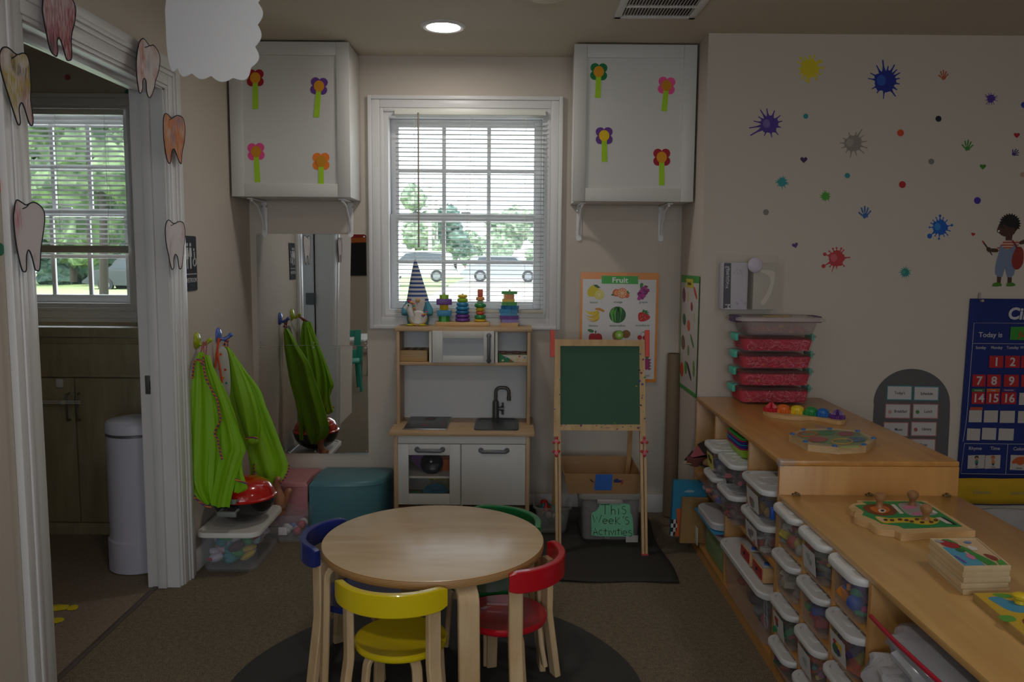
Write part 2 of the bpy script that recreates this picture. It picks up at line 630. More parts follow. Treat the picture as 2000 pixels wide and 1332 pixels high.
for x0, x1, z0, z1 in ((-3.3, -1.6, 0, CZ), (-1.6, 1.6, 0, 0.8), (-1.6, 1.6, 2.2, CZ), (1.6, 3.3, 0, CZ)):
    b.box(x0, x1, -3.2, -3.1, z0, z1)
struct(b.build('wall_rear', WALL))  # opening left for the added window behind the camera
b = B()
for i in range(5): b.box(-1.6 + 0.79 * i, -1.56 + 0.79 * i, -3.17, -3.13, 0.8, 2.2)
b.box(-1.56, 1.56, -3.17, -3.13, 0.8, 0.85); b.box(-1.56, 1.56, -3.17, -3.13, 2.15, 2.2)
struct(b.build('window_3', TRIM))  # unseen window, added to give the room soft frontal daylight

# baseboards
b = B(); b.box(XL, XR, YB - 0.014, YB, 0, 0.095, 0.004); struct(b.build('baseboard_back', TRIM))
b = B(); b.box(XL, XL + 0.014, 3.372, YB - 0.014, 0, 0.095, 0.004); struct(b.build('baseboard_left', TRIM))
b = B(); b.box(XR, 3.3, YS - 0.014, YS, 0, 0.12, 0.004); b.box(XR - 0.012, XR, YS, YB - 0.014, 0, 0.095, 0.004); struct(b.build('baseboard_right', TRIM))

# door casing and jamb of the bathroom doorway
b = B()
b.box(-1.47, XL + 0.004, 3.232, 3.252, 0, 2.0)             # far jamb
b.box(-1.47, XL + 0.004, 2.306, 2.326, 0, 2.0)             # near jamb
b.box(-1.47, XL + 0.004, 2.306, 3.252, 1.985, 2.005)       # head jamb
b.box(-1.425, -1.39, 3.218, 3.234, 0, 1.99, 0.003)         # stop
b.box(-1.425, -1.39, 2.326, 3.232, 1.97, 1.987, 0.003)
struct(b.build('trim_1', TRIM))
b = B()
def casing(y_in, sgn):
    for d0, d1, t in ((0.0, 0.014, 0.013), (0.014, 0.055, 0.017), (0.055, 0.072, 0.021), (0.072, 0.09, 0.027), (0.09, 0.122, 0.022)):
        b.box(XL, XL + t, y_in + sgn * d0, y_in + sgn * d1, 0, 1.99 + d1, 0.004)
casing(3.246, 1)
casing(2.312, -1)
for d0, d1, t in ((0.0, 0.014, 0.013), (0.014, 0.055, 0.017), (0.055, 0.072, 0.021), (0.072, 0.09, 0.027), (0.09, 0.122, 0.022)):
    b.box(XL, XL + t, 2.312 - d0, 3.246 + d0, 1.99 + d0, 1.99 + d1, 0.004)
struct(b.build('trim_2', TRIM))
# strike plate in the far jamb
sp = B()
sp.box(-1.45, -1.395, 3.228, 3.2325, 0.80, 0.875, 0.002)
o = sp.build('strike_plate', mat('#8d8a84', 0.35, 0.9)); tag(o, 'small metal strike plate in the white bathroom door jamb', 'strike plate')
q = B(); q.box(-1.432, -1.405, 3.226, 3.2285, 0.82, 0.853, 0.002); q.build('latch_hole', mat('#26221e', 0.8), o)
q = B()
for z in (0.81, 0.864):
    q.cyl((-1.418, 3.2255, z), (-1.418, 3.2285, z), 0.004, n=10)
q.build('screws', METAL, o)

# open bathroom door (seen only in the mirror)
d = B(); d.box(-2.23, -1.475, 2.345, 2.385, 0.012, 1.98, 0.003)
do = struct(d.build('door_1', mat('#d4d8de', 0.4, var=0.02)))
for z in (0.25, 1.02, 1.78):
    h = B(); h.cyl((-1.466, 2.36, z - 0.045), (-1.466, 2.36, z + 0.045), 0.009, n=12); h.box(-1.53, -1.468, 2.384, 2.389, z - 0.045, z + 0.045); h.build('hinge', DARKMET, do)

# ------------------------------------------------------------------ windows
def window(idx, x0, x1, z0, z1, cas):
    root = bpy.data.objects.new('window_%d' % idx, None); C.objects.link(root)
    root.location = ((x0 + x1) / 2, YB, z0); root['kind'] = 'structure'
    b = B()                                                  # casing on the room side
    for d0, d1, t in ((0.0, 0.018, 0.012), (0.018, cas - 0.02, 0.017), (cas - 0.02, cas, 0.026)):
        y0 = YB - t
        b.box(x0 - d1, x0 - d0, y0, YB, z0 - d1, z1 + d1, 0.003)
        b.box(x1 + d0, x1 + d1, y0, YB, z0 - d1, z1 + d1, 0.003)
        b.box(x0 - d0, x1 + d0, y0, YB, z1 + d0, z1 + d1, 0.003)
        b.box(x0 - d0, x1 + d0, y0, YB, z0 - d1, z0 - d0, 0.003)
    b.build('casing', TRIM, root)
    b = B()                                                  # frame lining the opening
    t = 0.022
    b.box(x0, x0 + t, YB, YB + 0.15, z0, z1); b.box(x1 - t, x1, YB, YB + 0.15, z0, z1)
    b.box(x0 + t, x1 - t, YB, YB + 0.15, z1 - t, z1); b.box(x0 + t, x1 - t, YB, YB + 0.15, z0, z0 + t)
    b.build('frame', TRIM, root)
    zm = z0 + (z1 - z0) * 0.485
    s = 0.042
    for nm, a0, a1, yy in (('lower_sash', z0 + t, zm + 0.018, YB + 0.055), ('upper_sash', zm - 0.018, z1 - t, YB + 0.092)):
        xa, xb = x0 + t, x1 - t
        b = B()
        b.box(xa, xa + s, yy, yy + 0.034, a0, a1, 0.004); b.box(xb - s, xb, yy, yy + 0.034, a0, a1, 0.004)
        b.box(xa + s, xb - s, yy, yy + 0.034, a0, a0 + (s if nm[0] == 'l' else 0.036), 0.004)
        b.box(xa + s, xb - s, yy, yy + 0.034, a1 - (0.036 if nm[0] == 'l' else s), a1, 0.004)
        so = b.build(nm, TRIM, root)
        b = B()
        gx0, gx1, gz0, gz1 = xa + s, xb - s, a0 + 0.04, a1 - 0.04
        for k in (1, 2):
            xx = gx0 + (gx1 - gx0) * k / 3
            b.box(xx - 0.0105, xx + 0.0105, yy + 0.008, yy + 0.026, gz0 - 0.006, gz1 + 0.006, 0.003)
        b.box(gx0, gx1, yy + 0.009, yy + 0.025, (gz0 + gz1) / 2 - 0.0105, (gz0 + gz1) / 2 + 0.0105, 0.003)
        b.build('muntins', TRIM, so)
        b = B(); b.box(gx0 - 0.004, gx1 + 0.004, yy + 0.015, yy + 0.019, gz0 - 0.004, gz1 + 0.004)
        b.build('glass', GLASS, so)
    lk = B(); lk.box((x0 + x1) / 2 - 0.025, (x0 + x1) / 2 + 0.025, YB + 0.04, YB + 0.06, zm + 0.018, zm + 0.03, 0.004); lk.build('sash_lock', TRIM, root)
    return root
window(1, WX0, WX1, WZ0, WZ1, 0.078)
window(2, BX0, BX1, BZ0, BZ1, 0.075)

SLAT = mat('#e6e6dc', 0.4, var=0.02, name='blind_slat')
def blind(name, label, x0, x1, ztop, zbot, y, wand_x, wand_z, n, stack=0.0, tilt=0.0035):
    r = thing(name, label, 'window blind', ((x0 + x1) / 2, y, zbot))
    b = B(); b.box(x0, x1, y - 0.014, y + 0.014, ztop - 0.028, ztop, 0.003); b.build('headrail', SLAT, r)
    b = B()
    za, zb = ztop - 0.036, zbot + 0.024
    for i in range(n):
        z = za + (zb - za) * i / (n - 1)
        pts = []
        for k in range(4):
            v = (k / 3 - 0.5)
            pts.append((v * 0.0250, 0.0022 * (1 - (2 * v) ** 2) - v * tilt))
        b.grid([[(xx, y + p[0], z + p[1]) for p in pts] for xx in (x0 + 0.003, x1 - 0.003)])
    b.build('slats', mat('#a9aaa6', 0.5, var=0.02, name='slat_paint'), r, recalc=False)
    b = B(); b.box(x0 + 0.002, x1 - 0.002, y - 0.013, y + 0.013, zbot, zbot + 0.018 + stack, 0.004); b.build('bottom_rail', mat('#c9c2b4', 0.45), r)
    b = B()
    for f in (0.13, 0.5, 0.87):
        xx = x0 + (x1 - x0) * f
        for dy in (-0.0125, 0.0125):
            b.cyl((xx, y + dy, ztop - 0.03), (xx, y + dy, zbot + 0.02), 0.0008, n=5)
    b.build('ladder_cords', SLAT, r)
    if wand_x:
        b = B(); b.cyl((wand_x, y - 0.022, ztop - 0.02), (wand_x, y - 0.022, wand_z), 0.0042, n=8); b.build('tilt_wand', mat('#8f8478', 0.4), r)
    return r
blind('window_blind', 'white mini blind with open slats and a long tilt wand, over the play kitchen', at(771, 215, 1, 4.245).x, at(1066, 215, 1, 4.245).x, 2.092, 1.062, 4.243, at(817, 300, 1, 4.22).x, at(817, 483, 1, 4.22).z, 45)
blind('window_blind', 'white mini blind half raised in the bathroom window above the cabinet', BX0 + 0.02, BX1 - 0.01, 2.08, at(150, 494, 1, 4.27).z, 4.243, None, 0, 28, 0.02, 0.008)

# ------------------------------------------------------------------ ceiling fittings
LENS = emit('lamp_lens', CAN_COL, CAN_L)
def can(label, x, y):
    r = thing('recessed_ceiling_light', label, 'ceiling light', (x, y, CZ), 'recessed lights in the ceiling')
    b = B(); b.lathe([(0.072, CZ - 0.0005), (0.074, CZ - 0.009), (0.088, CZ - 0.011), (0.098, CZ - 0.004), (0.098, CZ - 0.0005)], (x, y, 0), 40, cap0=False, cap1=False); b.build('trim_ring', TRIM, r)
    b = B(); b.lathe([(0.0735, CZ - 0.005), (0.04, CZ - 0.0075), (0.001, CZ - 0.008)], (x, y, 0), 40, cap0=False); b.build('lens', LENS, r)
can('lit round recessed ceiling light above the play kitchen', -0.30, 3.715)
for x, y in ((-0.30, 1.35), (1.55, 1.35), (-0.30, -1.0), (1.55, -1.0)):
    can('lit round recessed ceiling light over the open floor behind the table', x, y)
b = B(); b.lathe([(0.07, CZ - 0.0005), (0.07, CZ - 0.02), (0.062, CZ - 0.03), (0.001, CZ - 0.031)], tuple(at(1068, -18, 2, CZ).xy) + (0,), 32, cap0=False)
tag(b.build('smoke_detector', mat('#c8b795', 0.5)), 'beige round smoke detector on the ceiling', 'smoke detector')
v0 = at(1204, 26, 2, CZ); v1 = at(1352, 34, 2, CZ); yv1 = 3.54
r = thing('ceiling_vent', 'white rectangular ceiling air vent with curved louvres beside the right cabinet', 'air vent', (0.6, 3.38, CZ))
r['label'] = 'white rectangular louvred air vent in the ceiling'
xa, xb, ya, yb = 0.425, 0.765, 3.23, 3.55
b = B(); 
for q in ((xa, xb, ya, ya + 0.03), (xa, xb, yb - 0.03, yb), (xa, xa + 0.03, ya, yb), (xb - 0.03, xb, ya, yb), (xa + 0.03, xb - 0.03, 3.382, 3.396)):
    b.box(q[0], q[1], q[2], q[3], CZ - 0.012, CZ - 0.0005, 0.003)
b.build('frame', TRIM, r)
b = B(); b.box(xa + 0.03, xb - 0.03, ya + 0.03, yb - 0.03, CZ - 0.003, CZ - 0.001); b.build('duct', mat('#2c2a28', 0.8), r)
b = B()
for i in range(22):
    x = xa + 0.038 + i * (xb - xa - 0.076) / 21
    for y0, y1 in ((ya + 0.03, 3.382), (3.396, yb - 0.03)):
        b.poly([(x - 0.004, y0, CZ - 0.011), (x - 0.004, y1, CZ - 0.011), (x + 0.005, y1, CZ - 0.003), (x + 0.005, y0, CZ - 0.003),
                (x - 0.002, y0, CZ - 0.011), (x - 0.002, y1, CZ - 0.011), (x + 0.007, y1, CZ - 0.003), (x + 0.007, y0, CZ - 0.003)],
               [(0, 1, 2, 3), (4, 7, 6, 5), (0, 4, 5, 1), (3, 2, 6, 7)])
b.build('louvres', TRIM, r)
# ================================================================== outdoors
GRASS = mat('#8fa46c', 0.95, var=0.25, scale=1.5)
ASPH = mat('#b9b6b0', 0.95, var=0.06, scale=1)
o = B().box(-3, 70, 4.45, 130, -0.35, -0.15).build('ground_outside', ASPH); o['kind'] = 'structure'
b = B(); b.poly([(-60, 9, -0.13), (-3, 9, -0.13), (-3, 75, -0.6), (-60, 75, -0.6)], [(0, 1, 2, 3)]); o = b.build('lawn', GRASS); o['kind'] = 'structure'
o = B().box(-2, 14, 38, 44, -0.15, -0.10).build('verge', mat('#b4b8a4', 0.95, var=0.1, scale=1)); o['kind'] = 'structure'

def leafmat(h1, h2):
    m = mat(h1, 0.9, var=0.0)
    m = bpy.data.materials.new('foliage'); m.use_nodes = True
    n = m.node_tree.nodes; L = m.node_tree.links; bs = n['Principled BSDF']
    tc = n.new('ShaderNodeTexCoord'); t = n.new('ShaderNodeTexNoise'); t.inputs['Scale'].default_value = 2.2; t.inputs['Detail'].default_value = 6
    L.new(tc.outputs['Object'], t.inputs['Vector'])
    rp = n.new('ShaderNodeValToRGB'); rp.color_ramp.elements[0].position = 0.38; rp.color_ramp.elements[1].position = 0.66
    rp.color_ramp.elements[0].color = rgb(h2); rp.color_ramp.elements[1].color = rgb(h1)
    L.new(t.outputs['Fac'], rp.inputs[0]); L.new(rp.outputs[0], bs.inputs['Base Color'])
    bs.inputs['Roughness'].default_value = 0.9
    return m
LEAF = [leafmat('#7c9468', '#33482c'), leafmat('#a3b398', '#5f7560'), leafmat('#7d9588', '#3f5a50')]
BARK = mat('#2c261f', 0.9, var=0.2, scale=8, bump=0.5, bscale=12)
def tree(label, x, y, h, rad, seed, kind=0, trunk=0.35, low=0.3):
    rnd = random.Random(seed)
    r = thing('tree', label, 'tree', (x, y, -0.15), 'trees outside the windows')
    b = B()
    for i in range(11):
        a = rnd.random() * 2 * pi; q = rad * (0.75 * rnd.random())
        z = h * (low + (0.92 - low) * rnd.random())
        k = rad * rnd.uniform(0.35, 0.6)
        c = Vector((x + q * math.cos(a), y + q * math.sin(a), z))
        st = len(b.bm.verts)
        b.ell(c, (k, k, k * 0.85), 0, 18, 12)
        b.bm.verts.ensure_lookup_table()
        for v in b.bm.verts[st:]:
            d = (v.co - c)
            v.co = c + d * rnd.uniform(0.72, 1.22)
    b.build('crown', LEAF[kind], r, sharp=10)
    b = B(); b.tube([(x, y, -0.15), (x + 0.1, y, h * 0.3), (x, y, h * 0.65)], [trunk * 0.5, trunk * 0.4, trunk * 0.2], 10); b.build('trunk', BARK, r)
def pat(px, Y):
    return at(px, 500, 1, Y).x
# seen through the main window
tree('pale leafy tree beyond the left panes of the main window', pat(812, 62), 62, 7.2, 1.9, 3, 1, low=0.25)
tree('dark round tree between the poles and the pale tree', pat(888, 66), 66, 5.2, 1.5, 5, 2, low=0.12)
tree('light green tree right of the dark round tree', pat(925, 72), 72, 4.2, 1.7, 7, 1, low=0.2)
tree('wide pale tree behind the silver estate car', pat(985, 85), 85, 6.0, 3.0, 9, 1, low=0.35)
tree('tall pale tree at the right edge of the main window', pat(1042, 60), 60, 4.6, 1.0, 11, 1, low=0.2)
tree('small bright shrub-like tree near the white car', pat(865, 56), 56, 2.2, 0.7, 13, 0, low=0.15)
# seen through the bathroom window
tree('tall green tree filling the left of the bathroom window', -22.3, 42, 10.5, 3.0, 21, 0, low=0.18)
tree('dense green tree in the middle of the bathroom window', -25.0, 50, 12.0, 3.4, 22, 2, low=0.15)
tree('green tree with a thick dark trunk on the lawn', pat(199, 24), 24, 8.0, 2.2, 23, 0, 0.26, low=0.30)
tree('dense dark tree behind the dark car', -27.5, 43, 11.0, 3.0, 24, 2, low=0.12)
tree('leafy tree behind the lawn', -32.5, 55, 12.0, 3.6, 25, 0, low=0.10)
tree('bushy tree standing beside the dense dark tree', -26.5, 58, 12.0, 3.6, 26, 0, low=0.08)

tree('low dark bush behind the dark car on the lawn', -21.2, 47, 3.4, 2.6, 27, 2, low=0.02)
tree('low bush between the tall green tree and the dense dark tree', -25.2, 45.5, 3.2, 2.4, 28, 2, low=0.02)
POLE = mat('#b7b2a8', 0.8)
for px, Y, h, lab in ((840, 58, 6.2, 'pale utility pole with a crossarm left of the centre muntin'), (852, 64, 5.6, 'second pale utility pole close behind the first pole'), (912, 75, 6.8, 'thin far utility pole above the light green tree')):
    x = pat(px, Y)
    r = thing('utility_pole', lab, 'utility pole', (x, Y, -0.15))
    b = B(); b.cyl((x, Y, -0.15), (x, Y, h), 0.16, 0.11, 12); b.build('post', POLE, r)
    b = B(); b.box(x - 0.9, x + 0.9, Y - 0.06, Y + 0.06, h - 0.6, h - 0.45); b.build('crossarm', POLE, r)

def car(name, label, x, y, heading, body_h, L_, H_, hood=True, paint='#dfe2e6'):
    """side-on car, nose along local +x"""
    r = thing(name, label, 'car', (0, 0, 0))
    P = mat(paint, 0.25, 0.1, var=0.02, coat=0.6)
    g = -0.15
    if hood:
        prof = [(-2.3, .35), (-2.32, .75), (-2.2, 1.05), (-1.75, 1.5), (-0.2, 1.55), (0.75, 1.5), (1.2, 1.12), (2.1, .95), (2.3, .7), (2.28, .35)]
    else:
        prof = [(-2.35, .38), (-2.38, .9), (-2.3, 1.2), (-2.05, 1.78), (-0.2, 1.85), (0.6, 1.78), (1.15, 1.25), (2.15, 1.1), (2.35, .8), (2.32, .38)]
    k = L_ / 4.7; kh = H_ / (1.55 if hood else 1.85)
    prof = [(a * k, c * kh) for a, c in smooth(prof, 4)]
    b = B(); b.prism(prof, lambda p: Vector((p[0], -0.88, p[1] + g)), lambda p: Vector((p[0], 0.88, p[1] + g))); b.build('body', P, r, sharp=30)
    gl = [(-1.72, 1.05), (-1.5, 1.42), (-0.2, 1.46), (0.68, 1.42), (1.08, 1.08)] if hood else [(-2.05, 1.25), (-1.9, 1.68), (-0.2, 1.74), (0.5, 1.68), (1.0, 1.25)]
    gl = [(a * k, c * kh) for a, c in gl]
    b = B()
    for s in (-1, 1):
        b.prism(gl, lambda p: Vector((p[0], s * 0.885, p[1] + g)), lambda p: Vector((p[0], s * 0.895, p[1] + g)))
    b.build('side_windows', mat('#39424a', 0.1, var=0), r)
    for wx in (-1.42 * k, 1.42 * k):
        for s in (-1, 1):
            b = B(); b.cyl((wx, s * 0.72, g + 0.34), (wx, s * 0.92, g + 0.34), 0.34, n=28); wo = b.build('wheel', mat('#26262a', 0.8), r)
            b = B(); b.cyl((wx, s * 0.90, g + 0.34), (wx, s * 0.93, g + 0.34), 0.21, n=20); b.build('hubcap', mat('#7a7e82', 0.4, 0.3), wo)
    b = B(); b.box(-2.36 * k, -2.2 * k, -0.7, -0.45, g + 0.75 * kh, g + 0.95 * kh, 0.03); b.box(-2.36 * k, -2.2 * k, 0.45, 0.7, g + 0.75 * kh, g + 0.95 * kh, 0.03); b.build('tail_lights', mat('#9c2a24', 0.3), r)
    r.location = (x, y, 0); r.rotation_euler = (0, 0, heading)
    return r
car('white_car', 'white off-road car parked beyond the left panes of the main window', pat(812, 47), 47, pi, 0, 4.2, 1.75, False, '#b4b6b6')
car('silver_car', 'silver estate car parked beyond the right panes of the main window', pat(985, 47.5), 47.5, 0, 0, 4.5, 1.5, True, '#8d939a')
car('dark_car', 'dark car parked behind the lawn, seen from the bathroom', pat(213, 39) + 1.5, 39, pi, 0, 4.3, 1.6, True, '#2b3038').location.z = -0.32
# ================================================================== wall cabinets, brackets and paper flowers
CABY = 3.972
GREENP = mat('#a8d52a', 0.8, var=0.03)
def flower_map(y):
    return lambda p: at(p[0], p[1], 1, y)
def cabinet(label, x0, x1, z0, z1, gap_side):
    r = thing('wall_cabinet', label, 'cabinet', ((x0 + x1) / 2, YB, z0), 'white cabinets high on the wall')
    b = B(); b.box(x0 + 0.012, x1 - 0.004, CABY + 0.022, YB - 0.001, z0, z1, 0.002); b.build('carcass', WHITE, r)
    b = B()
    sx = 0.062
    for q in ((x0, x0 + sx, z0, z1), (x1 - sx, x1, z0, z1), (x0 + sx, x1 - sx, z1 - sx, z1), (x0 + sx, x1 - sx, z0, z0 + sx)):
        b.box(q[0], q[1], CABY, CABY + 0.02, q[2], q[3], 0.0025)
    d = b.build('door', WHITE, r)
    b = B(); b.box(x0 + sx - 0.005, x1 - sx + 0.005, CABY + 0.007, CABY + 0.018, z0 + sx - 0.005, z1 - sx + 0.005); b.build('door_panel', WHITE, d)
    return r
zt = 2.352
cl = (at(447, 300, 1, CABY).x, at(684, 300, 1, CABY).x)
cr = (at(1119.5, 250, 1, CABY).x, at(1359, 250, 1, CABY).x)
cabinet('white shaker wall cabinet over the mirror with red, purple, pink and orange paper flowers', cl[0] + 0.008, cl[1], 1.632, zt, 1)
cabinet('white shaker wall cabinet over the fruit poster with a green paper flower', cr[0], min(cr[1], XR - 0.01), 1.622, zt, 0)

def bracket(px, zc, label):
    x = at(px, 420, 1, YB).x
    r = thing('shelf_bracket', label, 'bracket', (x, YB, zc), 'white shelf brackets under the wall cabinets')
    b = B(); b.box(x - 0.014, x + 0.014, YB - 0.006, YB - 0.001, zc - 0.175, zc - 0.002, 0.002)
    b.cyl((x, YB - 0.007, zc - 0.17), (x, YB - 0.001, zc - 0.17), 0.014, n=14)
    b.build('wall_arm', PLASTICW, r)
    b = B(); b.box(x - 0.013, x + 0.013, YB - 0.24, YB - 0.001, zc - 0.008, zc - 0.002, 0.002); b.build('shelf_arm', PLASTICW, r)
    b = B(); b.tube([(x, YB - 0.012, zc - 0.15), (x, YB - 0.05, zc - 0.09), (x, YB - 0.12, zc - 0.03), (x, YB - 0.21, zc - 0.012)], 0.006, 8); b.build('brace', PLASTICW, r)
    b = B()
    for dx in (-0.012, 0.012):
        b.cyl((x + dx, YB - 0.012, zc - 0.03), (x + dx, YB - 0.004, zc - 0.03), 0.005, n=8)
    b.build('screws', METAL, r)
for px, zc, lab in ((517, 1.632, 'white bracket under the mirror-side cabinet, by the corner'), (685, 1.632, 'white bracket under the mirror-side cabinet, by the window'),
                    (1131, 1.622, 'white bracket under the green-flower cabinet, by the window'), (1291, 1.622, 'white bracket under the green-flower cabinet, above the fruit poster')):
    bracket(px, zc, lab)

def paper_flower(label, cx, cy, col, ctr, stem, y=CABY + 0.0065):
    r = thing('paper_flower', label, 'paper flower', tuple(at(cx, cy, 1, y)), 'paper flowers on the wall cabinets')
    F = flower_map(y); sx, sy = stem
    def lay(pts, k0, k1):
        b = B(); b.prism(pts, lambda p: at(p[0], p[1], 1, y - k0), lambda p: at(p[0], p[1], 1, y - k1)); return b
    u = Vector((sx - cx, sy - cy)).normalized(); n = Vector((-u.y, u.x))
    c0 = Vector((cx, cy))
    a = c0 + u * 6; e = Vector((sx, sy))
    lay([tuple(a + n * 5.0), tuple(e + n * 5.6), tuple(e - n * 5.6), tuple(a - n * 5.0)], 0.0006, 0.0012).build('stem', GREENP, r)
    pm = mat(col, 0.85, var=0.03)
    out = []
    for k in range(48):
        t = 2 * pi * k / 48
        # four round lobes on the diagonals
        rad = 12.5 + 7.2 * abs(math.sin(2 * t)) ** 0.8
        d = u * math.cos(t) + n * math.sin(t)
        out.append(tuple(c0 + d * rad))
    lay(out, 0.0001, 0.0007 - 0.0002).build('petals', pm, r)
    lay(circle2(cx, cy, 10.2, 20, 11), 0.0013, 0.0020).build('centre', mat(ctr, 0.85, var=0.03), r)
OR = '#dd9a22'
for lab, cx, cy, col, ctr, st in (
    ('dark red paper flower half behind the cloud', 498.5, 152, '#a3162a', OR, (499, 213)),
    ('purple paper flower high on the mirror-side cabinet', 623, 168, '#6a3d94', OR, (618, 229)),
    ('pink paper flower low on the mirror-side cabinet', 500, 296, '#ee4f92', '#cf8b1f', (503, 356)),
    ('orange paper flower low on the mirror-side cabinet', 627, 315, '#f0812c', '#cf8b1f', (627, 362)),
    ('dark green paper flower on the cabinet over the fruit poster', 1169.5, 140, '#1e7a45', OR, (1167.5, 191)),
    ('pink paper flower high on the cabinet over the fruit poster', 1302, 167, '#f0589a', '#cf8b1f', (1297, 217)),
    ('purple paper flower with yellow centre below the green flower', 1180, 265, '#693f92', '#e8c21e', (1180.5, 316)),
    ('dark red paper flower low on the cabinet over the fruit poster', 1292.5, 307, '#a82238', OR, (1292.5, 362))):
    paper_flower(lab, cx, cy, col, ctr, st)
# ================================================================== doorway: paper teeth, cloud, sign
def sc(pts, k, ox=0, oy=0):
    return [(x / k + ox, y / k + oy) for x, y in pts]
TOOTHLINE = mat('#1d1f26', 0.8, var=0)
def tooth(label, pts, m, xw, groove):
    F = map_side(xw)
    pts = smooth(pts, 3)
    cx = sum(p[0] for p in pts) / len(pts); cy = sum(p[1] for p in pts) / len(pts)
    c3 = F((cx, cy))
    r = thing('paper_tooth', label, 'paper tooth', tuple(c3), 'coloured paper teeth round the bathroom door')
    # paper lies flat, a little proud of the wall
    P3 = [F(p) for p in pts]
    b = B()
    a = [b.bm.verts.new(p) for p in P3]; d = [b.bm.verts.new(p + Vector((0.0012, 0, 0))) for p in P3]
    b.bm.faces.new(a[::-1]); b.bm.faces.new(d)
    for i in range(len(a)):
        j = (i + 1) % len(a); b.bm.faces.new((a[i], a[j], d[j], d[i]))
    b.build('paper', m, r)
    b = B(); b.tube([p + Vector((0.0012, 0, 0)) for p in P3], 0.0019, 5, closed=True)
    if groove:
        b.tube([F(p) + Vector((0.0014, 0, 0)) for p in smooth(groove, 4, False)], 0.0016, 5)
    b.build('outline', TOOTHLINE, r)
    return r
k2, k5 = 2.219, 5.55
tooth('paper tooth with yellow and black scribble on the near door casing', sc([(-6, 250), (0, 222), (14, 205), (35, 208), (70, 236), (105, 230), (125, 270), (132, 370), (130, 430), (141, 510), (138, 543), (124, 534), (106, 475), (92, 445), (80, 470), (86, 530), (75, 538), (55, 480), (20, 370), (0, 300)], k2),
      crayon('crayon_yellow', '#dcd3d0', [('#6f5c62', 0.5, 14), ('#b98a8a', 0.48, 10), ('#b9a52a', 0.47, 8)], 1, 0.2), -1.308, sc([(48, 253), (60, 246), (72, 237)], k2))
tooth('paper tooth scribbled dark red at the top of the door casing', sc([(455, 60), (462, -20), (500, -70), (570, -60), (640, -30), (710, -70), (785, 5), (816, 110), (800, 260), (768, 400), (772, 620), (745, 655), (715, 640), (680, 520), (640, 410), (615, 445), (621, 540), (612, 600), (593, 606), (540, 540), (495, 350), (457, 150)], k5),
      crayon('crayon_red', '#d8c8c8', [('#b0707a', 0.34, 6), ('#a03a4c', 0.42, 9), ('#6e5a5e', 0.52, 12)], 2, 0.9), -1.306, None)
tooth('paper tooth with pale pink edges and a blue patch on the door head', sc([(1500, 480), (1540, 418), (1575, 440), (1615, 495), (1660, 490), (1710, 560), (1730, 650), (1710, 790), (1680, 880), (1665, 960), (1630, 1050), (1603, 1046), (1585, 980), (1578, 880), (1558, 850), (1540, 890), (1540, 960), (1520, 1010), (1500, 980), (1480, 830), (1475, 650)], k5),
      crayon('crayon_blue', '#ded2d0', [('#c47e78', 0.5, 12), ('#7088b0', 0.58, 9)], 3, 0.7), -1.303, sc([(1565, 513), (1590, 508), (1615, 495)], k5))
tooth('paper tooth scribbled orange with blue streaks on the far casing', sc([(707, 515), (716, 492), (730, 500), (743, 513), (765, 500), (790, 510), (800, 550), (798, 610), (788, 660), (785, 708), (775, 700), (762, 665), (752, 645), (742, 660), (738, 700), (730, 707), (720, 680), (708, 600)], k2),
      crayon('crayon_orange', '#cdb5a4', [('#c9743c', 0.3, 6), ('#c9743c', 0.4, 10), ('#6b78a0', 0.52, 9)], 4, 1.3), -1.308, sc([(733, 520), (742, 514), (752, 506)], k2))
tooth('mostly white paper tooth with faint scribble beside the restroom sign', sc([(715, 985), (728, 953), (752, 970), (775, 960), (795, 970), (800, 1020), (795, 1080), (787, 1155), (775, 1162), (768, 1115), (757, 1102), (750, 1130), (752, 1158), (742, 1165), (730, 1110), (718, 1050)], k2),
      crayon('crayon_pale', '#dad2d2', [('#b09aa4', 0.48, 9), ('#c08f8a', 0.56, 9)], 5, 0.4), -1.308, sc([(738, 978), (748, 973), (756, 967)], k2))
tooth('white paper tooth with a red smear and grey marks on the near casing', sc([(58, 920), (68, 868), (90, 876), (113, 888), (145, 876), (180, 900), (192, 940), (185, 1010), (175, 1080), (170, 1165), (155, 1172), (148, 1160), (136, 1112), (122, 1083), (112, 1110), (112, 1168), (103, 1178), (90, 1160), (68, 1060), (57, 960)], k2),
      crayon('crayon_smear', '#dad2d4', [('#c04a60', 0.6, 6), ('#8d8a98', 0.64, 12)], 6, 0.3), -1.308, sc([(95, 905), (112, 897), (122, 886)], k2))

